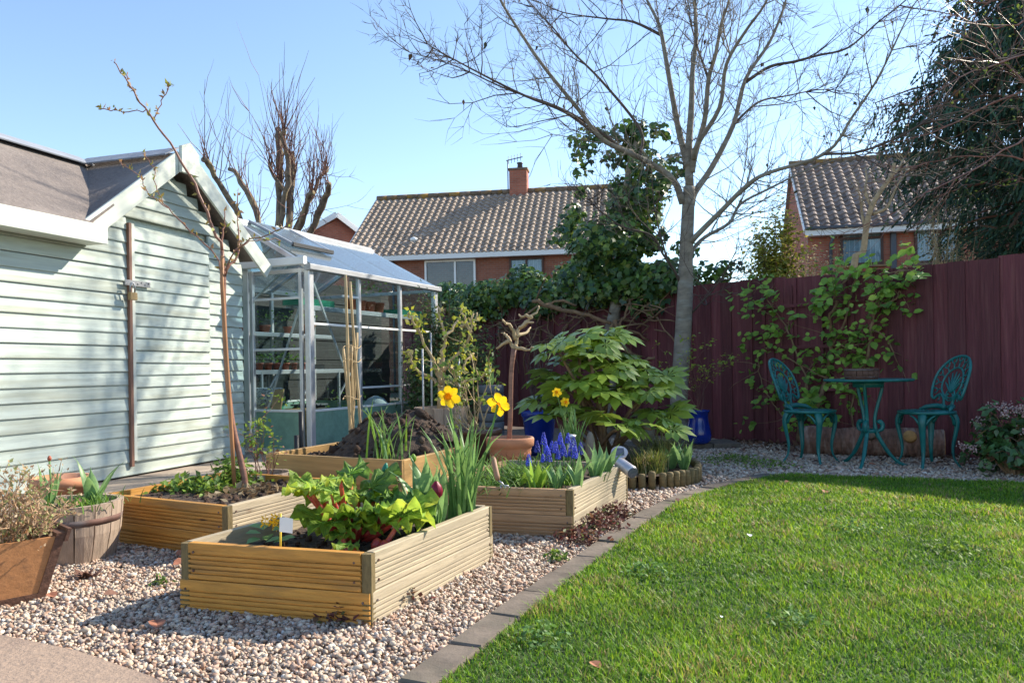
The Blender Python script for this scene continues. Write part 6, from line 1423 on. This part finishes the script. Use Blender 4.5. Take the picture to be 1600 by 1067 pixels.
# ------------------------------------------------------------------ log roll border, grasses, rocks, big leaved shrub
lg = thing('log_roll_edging', 'curved border of short upright half round logs beside the gravel', 'edging', (1.0, 5.05, 0))
arc = smooth_path([V((.70, 4.92, 0)), V((.86, 4.90, 0)), V((1.05, 4.96, 0)), V((1.20, 5.10, 0)), V((1.28, 5.32, 0)), V((1.31, 5.6, 0))], 8); acc = 0; last = arc[0] - V((1, 0, 0))
for p in arc:
    if (p - last).length >= .050:
        last = p; h = .115 + rb.uniform(-.008, .008) ; MB().lathe([(.024, -.02), (.024, h - .012), (.019, h), (.001, h + .002)], 12, p).build('log', m_woodpost, lg, True)
mb = MB(); pts = [(.70, 4.93), (.86, 4.93), (1.04, 4.99), (1.17, 5.12), (1.25, 5.33), (1.28, 5.6), (1.2, 6.2), (.9, 6.9), (.2, 6.9), (.25, 5.3), (.55, 5.0)]
mb.add([(x, y, .085) for x, y in pts], [tuple(range(len(pts)))]); tag(mb.build('soil', m_soil, lg))
g1 = thing('sedge_tuft', 'tuft of thin brownish green sedge just inside the log border', 'grass', (.92, 5.1, .09)); grassy('blades', g1, (.90, 5.12), .05, .05, 420, .26, .005, [(.15, .19, .04, 3), (.22, .22, .06, 2), (.30, .24, .12, 1), (.08, .13, .03, 2)], 91, .6, .085)
g2 = thing('sedge_tuft', 'pale feathery grass below the big leaves behind the log border', 'grass', (1.12, 5.6, .09)); grassy('blades', g2, (1.10, 5.65), .06, .06, 380, .40, .0045, [(.26, .27, .10, 3), (.18, .23, .06, 2), (.36, .32, .18, 1)], 92, .9, .085)
for k, (x, y, L) in enumerate(((1.16, 5.22, .26), (1.20, 5.36, .22), (1.09, 5.30, .24))): tulip(['broad leafed tulip plant nearest the log border corner', 'tulip plant behind the log border corner', 'tulip plant left of the log border corner'][k], V((x, y, .085)), 7, L, .06, 95 + k, None, .2, (.2, .7), 1, 'tulips inside the log border')
def rock(label, c, s, seed):
    r = random.Random(seed); vs = []
    for p in ICO_A: vs.append(tuple(V(c) + V((p[0] * s[0], p[1] * s[1], p[2] * s[2])) * r.uniform(.8, 1.2)))
    me = MB().add(vs, [tuple(f) for f in ICO_F]); o = me.build('rock', m_rock, None); tag(o, label, 'rock', 'rocks under the big leaved shrub')
    md = o.modifiers.new('s', 'SUBSURF'); md.levels = md.render_levels = 2
rock('upright grey brown rock behind the solar lamp', (.52, 5.15, .26), (.05, .05, .14), 1); rock('wide grey rock under the right side of the big leaved shrub', (.98, 5.85, .30), (.13, .09, .16), 2); rock('low grey rock behind the daffodil leaves', (.42, 5.35, .22), (.06, .05, .11), 3)
FS = V((.70, 5.95, .08)); fa = thing('fatsia_shrub', 'wide evergreen shrub with large glossy hand shaped leaves in the middle of the border', 'shrub', FS)
def fatsia_leaf(c, x, nrm, s, seed):
    r = random.Random(seed); M = basis(x, nrm, c); nl = 8; vs = [(0, 0, 0)]; fs = []; cols = 5
    ring = []
    for k in range(nl):
        a = (k - (nl - 1) / 2) * .60; L = s * (1.0 - .06 * abs(k - 3.5)) * r.uniform(.9, 1.08); d = V((math.cos(a), math.sin(a), 0)); e = V((-math.sin(a), math.cos(a), 0))
        dr = -.22 * L; b = len(vs)
        w_ = .18 * s
        vs += [tuple(d * L * .38 - e * w_ * .75 + V((0, 0, .02 * s))), tuple(d * L * .42 + V((0, 0, -.015 * s))), tuple(d * L * .38 + e * w_ * .75 + V((0, 0, .02 * s))),
               tuple(d * L * .70 - e * w_ + V((0, 0, dr * .35))), tuple(d * L * .72 + V((0, 0, dr * .45))), tuple(d * L * .70 + e * w_ + V((0, 0, dr * .35))), tuple(d * L + V((0, 0, dr)))]
        fs += [(0, b + 1, b), (0, b + 2, b + 1), (b, b + 1, b + 4, b + 3), (b + 1, b + 2, b + 5, b + 4), (b + 3, b + 4, b + 6), (b + 4, b + 5, b + 6)]
        if k: fs.append((0, b, b - 5))
    vs = [tuple(M @ (V(p) - V((0, 0, 0)))) for p in vs]; MB().add(vs, fs).build('leaf', m_fatsia, fa, True)
rfa = random.Random(17); heads = []
for (x, y, dz, n) in ((905, 528, 0, 11), (945, 530, .1, 10), (878, 555, -.1, 10), (925, 555, -.25, 10), (862, 585, .0, 9), (965, 555, .1, 9), (930, 580, -.2, 10), (985, 580, 0, 10), (1018, 602, -.1, 9), (1000, 622, -.25, 9), (925, 622, -.3, 7), (893, 600, -.2, 9), (858, 632, -.1, 7), (960, 605, -.2, 9), (1040, 632, -.1, 8), (970, 668, -.5, 5), (1010, 662, -.45, 7), (905, 575, .1, 9), (955, 575, .2, 9), (885, 640, -.3, 6)):
    top = W(x + rfa.uniform(-9, 9), y + rfa.uniform(-8, 14), 6.0 + dz * 1.4); tube('branch', smooth_path([FS + rvec(rfa) * .04, lerp(FS, top, .55) + V((0, 0, .05)) + rvec(rfa) * .04, top], 3), [.016, .016, .015, .014, .013, .012, .012][:7], m_vine, fa, 6); heads.append((top, n))
    for k in range(max(4, int(n * .68))):
        a = k * 2.399 + rfa.uniform(-.3, .3); el = rfa.uniform(-.05, .75); L = rfa.uniform(.07, .17); d = V((math.cos(a) * math.cos(el), math.sin(a) * math.cos(el), math.sin(el))); e = top + d * L
        tube('leaf_stalk', [top, lerp(top, e, .5) + V((0, 0, .01)), e], .0035, m_lime, fa, 4)
        fatsia_leaf(e, V((math.cos(a), math.sin(a), rfa.uniform(-.35, .2))), V((rfa.gauss(0, .38), rfa.gauss(-.3, .36), 1)), rfa.uniform(.13, .22), 700 + k)
# ------------------------------------------------------------------ solar lamp, path light, fork
SL = V((.655, 4.50, .23)); slp = thing('solar_spotlight', 'silver solar spotlight clipped to the back corner of the brown bed', 'solar lamp', SL)
def solid_cyl(name, a, b, r0, r1, m, parent, n=20): return MB().tube([a, a + (b - a) * .04, b - (b - a) * .04, b], [r0 * .9, r0, r1, r1 * .94], n).build(name, m, parent, True)
lp0, lp1 = W(960, 716, 4.45), W(988, 738, 4.30); solid_cyl('lamp_head', lp0, lp1, .030, .036, m_alu, slp); solid_cyl('lens', lerp(lp0, lp1, 1.0), lerp(lp0, lp1, 1.05), .032, .031, m_solar, slp)
pc_ = W(968, 706, 4.42); nrm = V((.15, -.75, .65)).normalized(); pm = basis((1, 0, 0), nrm, pc_); v0 = MB()
ring = [tuple(pm @ V((math.cos(a) * .048, math.sin(a) * .042, 0))) for a in np.linspace(0, 2 * math.pi, 24, endpoint=False)]; v0.poly_prism(ring, nrm * -.022); v0.build('panel_housing', m_alu, slp)
v0 = MB(); v0.poly_prism([tuple(pm @ V((x, y, .001))) for x, y in ((-.026, -.024), (.026, -.024), (.026, .026), (-.026, .026))], nrm * .002); v0.build('solar_panel', m_solar, slp)
tube('bracket', [lp0 + V((0, .02, .01)), W(957, 728, 4.5), SL + V((-.01, 0, -.01))], .009, m_alud, slp, 8); tube('hinge', [W(963, 710, 4.45), lp0], .012, m_alud, slp, 8)
lt = thing('path_light', 'small steel path light among the grape hyacinths', 'solar lamp', (.36, 4.55, .2)); c = W(893, 700, 4.6); c.z = .19
MB().lathe([(.008, 0), (.008, .10), (.026, .10), (.026, .14), (.022, .145), (.022, .185), (.028, .188), (.028, .20), (.001, .205)], 18, c).build('lamp_body', m_alu, lt, True); MB().lathe([(.0265, .142), (.0265, .186)], 18, c).build('lens', m_winglass, lt, True)
fk = thing('hand_fork', 'hand fork with a worn wooden handle stuck in the soil of the brown bed', 'garden tool', (-.08, 3.72, .2))
a, b = W(770, 714, 3.75), W(778, 750, 3.68); tube('handle', [a, lerp(a, b, .15), lerp(a, b, .5), lerp(a, b, .85), b], [.010, .015, .0135, .014, .010], mat('worn handle', (.33, .18, .10), .6, .25, 6), fk, 10)
c_ = W(788, 759, 3.66); tube('shank', [b, lerp(b, c_, .5) + V((0, 0, .004)), c_], .0045, m_steel, fk, 8); tube('cross_bar', [c_ + V((-.02, .01, 0)), c_ + V((.02, -.005, 0))], .005, m_steel, fk, 8)
for k in (-1, 0, 1): tube('tine', [c_ + V((.018 * k, 0, 0)), c_ + V((.022 * k + .02, .01, -.045))], .004, m_steel, fk, 6)
# ------------------------------------------------------------------ table, chairs, log
TBL = V((2.71, 5.85, 0)); TH = .668; tb = thing('garden_table', 'round teal cast metal bistro table between the two chairs', 'table', TBL)
MB().lathe([(.001, TH - .012), (.30, TH - .012), (.312, TH - .016), (.318, TH - .006), (.316, TH + .002), (.30, TH), (.001, TH)], 40, TBL).build('tabletop', m_teal, tb, True)
MB().lathe([(.09, TH - .06), (.11, TH - .06), (.11, TH - .013), (.09, TH - .013)], 24, TBL, True).build('top_collar', m_teal, tb, True)
for k in range(3):
    a = -2.25 + k * 2.0944; o = V((math.cos(a), math.sin(a), 0)); prof = [(.105, TH - .02), (.095, .58), (.068, .48), (.045, .38), (.045, .31), (.055, .26), (.085, .20), (.14, .11), (.20, .045), (.245, .018), (.265, .012)]
    lgo = tube('leg', smooth_path([TBL + o * r + V((0, 0, z)) for r, z in prof], 3), [.013] * 12 + [.016] * 10 + [.013] * 11, m_teal, tb, 8)
    sc_ = [(.060, .34), (.085, .345), (.10, .315), (.09, .285), (.068, .275), (.055, .25), (.07, .235)]; tube('scroll', smooth_path([TBL + o * r + V((0, 0, z)) for r, z in sc_], 3), [.010] + [.017] * 9 + [.013] * 6 + [.007] * 3, m_teal, lgo, 8)
MB().lathe([(.040, .262), (.052, .262), (.052, .29), (.040, .29)], 20, TBL, True).build('leg_ring', m_teal, tb, True)
bw = V((2.665, 5.86, TH)); barrel('small_planter', 'small round weathered planter with copper bands standing on the teal table', bw, .118, .112, .082, 18, ((.12, .012), (.80, .012)), .7, 'planter', m_troughend)
def make_chair():
    t = thing('garden_chair', 'left teal cast metal chair with a pierced oval back, facing the table', 'chair', (0, 0, 0), 'teal garden chairs'); SH = .425
    MB().lathe([(.001, SH - .006), (.175, SH - .012), (.193, SH - .022), (.200, SH - .012), (.198, SH - .001), (.185, SH + .003), (.14, SH - .001), (.001, SH - .002)], 36).build('seat', m_teal, t, True)
    mb = MB()
    for a in np.linspace(0, 2 * math.pi, 16, endpoint=False): mb.tube([(math.cos(a) * .06, math.sin(a) * .06, SH - .001), (math.cos(a + .2) * .165, math.sin(a + .2) * .165, SH + .001)], .004, 4)
    mb.build('seat_ribs', m_teal, t, True)
    for k in range(4):
        a = math.pi / 4 + k * math.pi / 2; o = V((math.cos(a), math.sin(a), 0)); prof = [(.165, SH - .012), (.192, SH - .05), (.200, SH - .10), (.185, .24), (.170, .15), (.178, .075), (.212, .02), (.232, .0)]
        P = smooth_path([o * r + V((0, 0, z)) for r, z in prof], 3); n = len(P); R = [lerp(.034, .024, i / 7) if i < 7 else lerp(.024, .0115, min(1, (i - 7) / 8)) for i in range(n)]; R[-1] = .017; R[-2] = .015
        lgo = tube('leg', P, R, m_teal, t, 8, .7)
        s = V((-o.y, o.x, 0)); mb = MB()
        for sg in (-1, 1): mb.tube(smooth_path([o * .185 + s * .015 * sg + V((0, 0, SH - .10)), o * .175 + s * .05 * sg + V((0, 0, SH - .05)), o * .165 + s * .085 * sg + V((0, 0, SH - .025))], 3), [.013, .012, .010, .009, .008, .007, .006], 5)
        mb.build('knee_leaf', m_teal, lgo, True)
    def B(s, q): return V((-.165 - .26 * q - .22 * q * q + 1.15 * s * s * (1 - q * .5), s, SH + q))
    half = [(.040, .0), (.045, .05), (.055, .085), (.088, .118), (.120, .105), (.138, .085), (.160, .10), (.172, .15), (.176, .22), (.165, .29), (.135, .345), (.09, .385), (.045, .402), (.0, .408)]
    full = half + [(-s, q) for s, q in half[-2::-1]]
    tube('back_frame', smooth_path([B(s, q) for s, q in full], 3), .0105, m_teal, t, 8)
    inner = [(.105 * math.sin(a), .205 - .115 * math.cos(a) + (.0 if True else 0)) for a in np.linspace(0, 2 * math.pi, 28)]
    tube('inner_ring', [B(s, q) for s, q in inner], .0075, m_teal, t, 6)
    lat = MB(); nsp = 13
    for k in range(nsp):
        a = -2.35 + 4.7 * k / (nsp - 1); dx, dz_ = math.sin(a), math.cos(a)
        i0 = (.105 * dx, .205 + .115 * dz_); o1 = (.172 * dx * .98, .215 + .188 * dz_); m1 = lerp(V((*i0, 0)), V((*o1, 0)), .5); pe = V((dz_, -dx, 0))
        lat.tube([B(*i0), B(m1.x, m1.y)], .0055, 5); 
        for sg in (-1, 1): q2 = V((*o1, 0)) + pe * .020 * sg; lat.tube([B(m1.x, m1.y), B(lerp(m1.x, q2.x, .5) + pe.x * .009 * sg, lerp(m1.y, q2.y, .5) + pe.y * .009 * sg), B(q2.x, q2.y)], .0055, 5)
    lat.build('pierced_lattice', m_teal, t, True)
    orn = MB()
    for k in range(7):
        a = -1.5 + 3.0 * k / 6; orn.tube(smooth_path([B(0, .13), B(math.sin(a) * .035, .13 + .05 * math.cos(a) + .03), B(math.sin(a) * .080, .205 + .085 * math.cos(a))], 3), [.006, .008, .009, .010, .009, .007, .004], 5)
    orn.tube([B(.045 * math.sin(a), .095 - .05 * math.cos(a) * .9 + .02) for a in np.linspace(0, 2 * math.pi, 16)], .0065, 5)
    for sg in (-1, 1): orn.tube(smooth_path([B(.04 * sg, .0), B(.052 * sg, .05), B(.04 * sg, .095), B(.02 * sg, .125)], 3), .008, 5)
    orn.build('back_ornament', m_teal, t, True)
    cr_ = MB()
    for sg in (-1, 1): cr_.tube(smooth_path([V((-.175, .02 * sg, SH + .02)), V((-.150, .085 * sg, SH + .030)), V((-.10, .135 * sg, SH + .022)), V((-.06, .165 * sg, SH + .004))], 4), [.022, .022, .021, .020, .021, .020, .018, .017, .018, .015, .012, .009, .007], 7)
    cr_.build('back_crest', m_teal, t, True); return t
def copy_thing(root, loc, rz, label):
    r = root.copy(); COL.objects.link(r); r.location = loc; r.rotation_euler = (0, 0, rz); r['label'] = label
    for ch in list(root.children):
        c = ch.copy(); COL.objects.link(c); c.parent = r
        for g in ch.children: d = g.copy(); COL.objects.link(d); d.parent = c
    return r
ch1 = make_chair(); copy_thing(ch1, (3.12, 5.79, 0), math.radians(188), 'right teal cast metal chair with a pierced oval back, facing the table')
ch1.location = (2.37, 6.13, 0); ch1.rotation_euler = (0, 0, math.radians(-46))
la, lb = V((2.52, 6.72, .125)), V((3.50, 6.24, .125)); lgd = thing('birch_log', 'thick pale barked log lying along the foot of the fence behind the table', 'log', lerp(la, lb, .5) * 1.0)
P = [lerp(la, lb, i / 14) + V((0, 0, rb.uniform(-.004, .004))) for i in range(15)]; mb = MB(); mb.tube(P, [.122 + .008 * math.sin(i * 1.3) + rb.uniform(-.003, .003) for i in range(15)], 20)
me = mb.mesh('bark'); d = (lb - la); M = basis(d, (0, 0, 1), lerp(la, lb, .5)); 
me.transform(M.inverted()); place('bark', me, m_logbark, lgd, M)
mb = MB(); mb.tube([lb, lb + d.normalized() * .004], [.112, .108], 20); mb.build('cut_end', m_cut, lgd)
kn = lerp(la, lb, .80) + V((-.075, -.09, .06)); tube('cut_knot', [kn, kn + V((-.03, -.045, .015))], [.052, .044], m_cut, lgd, 14)
kn = lerp(la, lb, .52) + V((-.06, -.09, .07)); tube('dark_knot', [kn, kn + V((-.012, -.02, .012))], [.05, .03], m_polbark, lgd, 14)
# skimmia at the right
skp = V((3.42, 5.25, 0)); bush('skimmia_shrub', 'rounded dark leaved shrub with pink flower clusters at the right edge', 'shrub', skp, .32, .50, 1100, .062, [(.055, .13, .035, 4), (.08, .17, .04, 3), (.04, .09, .03, 2), (.14, .07, .04, .6)], seed=23, stems=30, m=m_ivy)
sk_ = bpy.data.objects['skimmia_shrub']
for k in range(22):
    a = rb.uniform(0, 6.28); e = rb.uniform(.15, 1.3); c = skp + V((math.cos(a) * .30 * math.cos(e), math.sin(a) * .30 * math.cos(e), .10 + .40 * math.sin(e))) + rvec(rb) * .015
    n = 34; P = np.array(tuple(c)) + g_.normal(size=(n, 3)) * np.array([[.020, .020, .014]]); v, f, cc = cloud(P, ICO_A, ICO_F, g_.uniform(.004, .008, n), col=pick(g_, n, [(.50, .33, .32, 3), (.58, .44, .40, 2), (.36, .20, .20, 2)]))
    tag(mesh_arrays('flower_cluster', v, f, m_litter, sk_, cc), kind='stuff')
# ------------------------------------------------------------------ litter, small plants in the gravel, fallen leaves
P = []; 
for _ in range(900):
    t_ = rb.uniform(-1.2, 2.6); o = abs(rb.gauss(0, .34)) + .03; p = fpt(t_, o, .012 + rb.random() * .015)
    P.append(tuple(p))
P = np.array(P); n = len(P); v, f, c = cloud(P, *LEAF, g_.uniform(.035, .085, n), N=g_.normal(size=(n, 3)) * .45 + np.array([[0, 0, 1]]), col=pick(g_, n, [(.17, .085, .05, 3), (.23, .13, .08, 2), (.10, .055, .04, 3), (.28, .17, .12, 1)])); tag(mesh_arrays('leaf_litter', v, f, m_litter, None, c), kind='stuff')
def fallen(label, c, s, rz, m, group='fallen leaves'):
    x = V((math.cos(rz), math.sin(rz), .1)); mb = MB(); M = basis(x, V((.2, -.2, 1)), V(c))
    vs = [(0, 0, 0), (.2, .3, .10), (.5, .42, .18), (.8, .25, .12), (1, 0, .05), (.8, -.25, .14), (.5, -.42, .20), (.2, -.3, .08), (.5, 0, .02)]
    mb.add([tuple(M @ (V(p) * s)) for p in vs], [(i, i + 1, 8) for i in range(7)] + [(7, 0, 8)]); o = mb.build('fallen_leaf', m, None); tag(o, label, 'leaf', group)
m_dl = mat('dry leaf', (.36, .15, .09), .8, .3, 20, trans=.15); m_dl2 = mat('brown dry leaf', (.16, .08, .055), .85, .3, 20)
for lab, px, s, rz, m in (('pinkish dry leaf lying alone on the lawn', (1289, 772), .05, 1.2, m_dl), ('small brown leaf at the far lawn edge', (1226, 755), .035, .3, m_dl), ('dark leaf on the lawn edging', (1055, 785), .045, .5, m_dl2), ('dry leaf on the lawn in the foreground', (938, 1048), .04, 2.2, m_dl), ('brown leaf on the gravel left of the front bed', (270, 885), .06, .7, m_dl),
    ('pale brown leaf on the gravel near the path slab', (245, 985), .06, 2.0, m_dl), ('leaf on the gravel between trough and front bed', (185, 930), .05, 4.0, m_dl2), ('curled leaf against the left side of the front bed', (275, 870), .05, 1.0, m_dl), ('orange brown leaf on the gravel at the foot of the trough', (86, 936), .045, 2.6, m_dl), ('curled brown leaf on the gravel by the log', (1240, 715), .07, 1.1, m_dl2), ('leaf under the right chair', (1500, 727), .08, .2, m_dl2), ('leaf on the gravel beneath the table', (1370, 728), .06, 2.9, m_dl)):
    p = G(*px, .018); p.z = .026; fallen(lab, p, s, rz, m)
dbp = G(140, 905, .0); db = thing('dead_leaf_plant', 'clump of withered brown leaves on the gravel beside the half barrel', 'plant', (dbp.x, dbp.y, 0))
for k in range(18): strap('leaf', V((dbp.x + rb.gauss(0, .012), dbp.y + rb.gauss(0, .012), .005)), rb.uniform(0, 6.28), rb.uniform(.04, .075), .022, rb.uniform(.5, 1.6), m_dl2, db, rb.uniform(.4, .8), 5, .5, 1.0)
SED = [(.14, .05, .04, 3), (.09, .04, .03, 3), (.18, .10, .05, 1), (.10, .13, .04, 1)]
for k, (px, rx, n, lab) in enumerate((((545, 968), .035, 240, 'dark red low plant at the front corner of the front bed'), ((628, 943), .03, 170, 'dark red low plant along the right side of the front bed'), ((935, 828), .07, 420, 'long patch of dark red low plants between brown bed and lawn edging'), ((960, 812), .05, 260, 'dark red patch at the far corner of the brown bed'), ((905, 850), .05, 240, 'small red patch beside the lawn edging'))):
    p = G(*px, .0); groundcover('sedum_patch', lab, 'low plant', (p.x, p.y, 0), rx, rx * 1.2, n, .075, .028, SED, 500 + k, .018, group='dark red low plants')
for k, (px, rx, n, lab) in enumerate((((690, 912), .012, 50, 'tiny green weed in the gravel left of the front bed'), ((870, 878), .022, 90, 'small green weed in the gravel near the lawn edging'), ((1150, 722), .16, 500, 'low green weeds on the gravel in front of the fence'), ((1200, 730), .12, 300, 'green weeds on the gravel near the left chair'), ((1500, 868), .06, 160, 'patch of broad leaved clover in the lawn'))):
    if k == 0: px = (252, 917)
    p = G(*px, .0); groundcover('weed_patch', lab, 'weed', (p.x, p.y, 0), rx, rx, n, .045, .024, LG, 600 + k, .012, group='weeds')
for k, (px, s) in enumerate((((1172, 843), .03), ((1128, 972), .012), ((1412, 750), .012))):
    p = G(*px, .02); fallen(['white petal lying on the lawn', 'tiny white daisy petal on the near lawn', 'white petal at the far lawn edge'][k], V((p.x, p.y, .035)), s, 1.5, m_whitetag, 'white petals on the lawn')

for k, (px, rx, n, lab) in enumerate((((1010, 905), .05, 130, 'small clover patch in the lawn near the edging'), ((1240, 985), .045, 110, 'clover patch in the near middle of the lawn'), ((1330, 835), .07, 150, 'broad leaved weeds in the far middle of the lawn'), ((840, 1010), .04, 110, 'clover patch by the near end of the lawn edging'))):
    p = G(*px, .0); groundcover('clover_patch', lab, 'weed', (p.x, p.y, 0), rx, rx, n, .05, .020, [(.10, .21, .05, 3), (.15, .27, .07, 2)], 640 + k, .022, group='clover in the lawn')
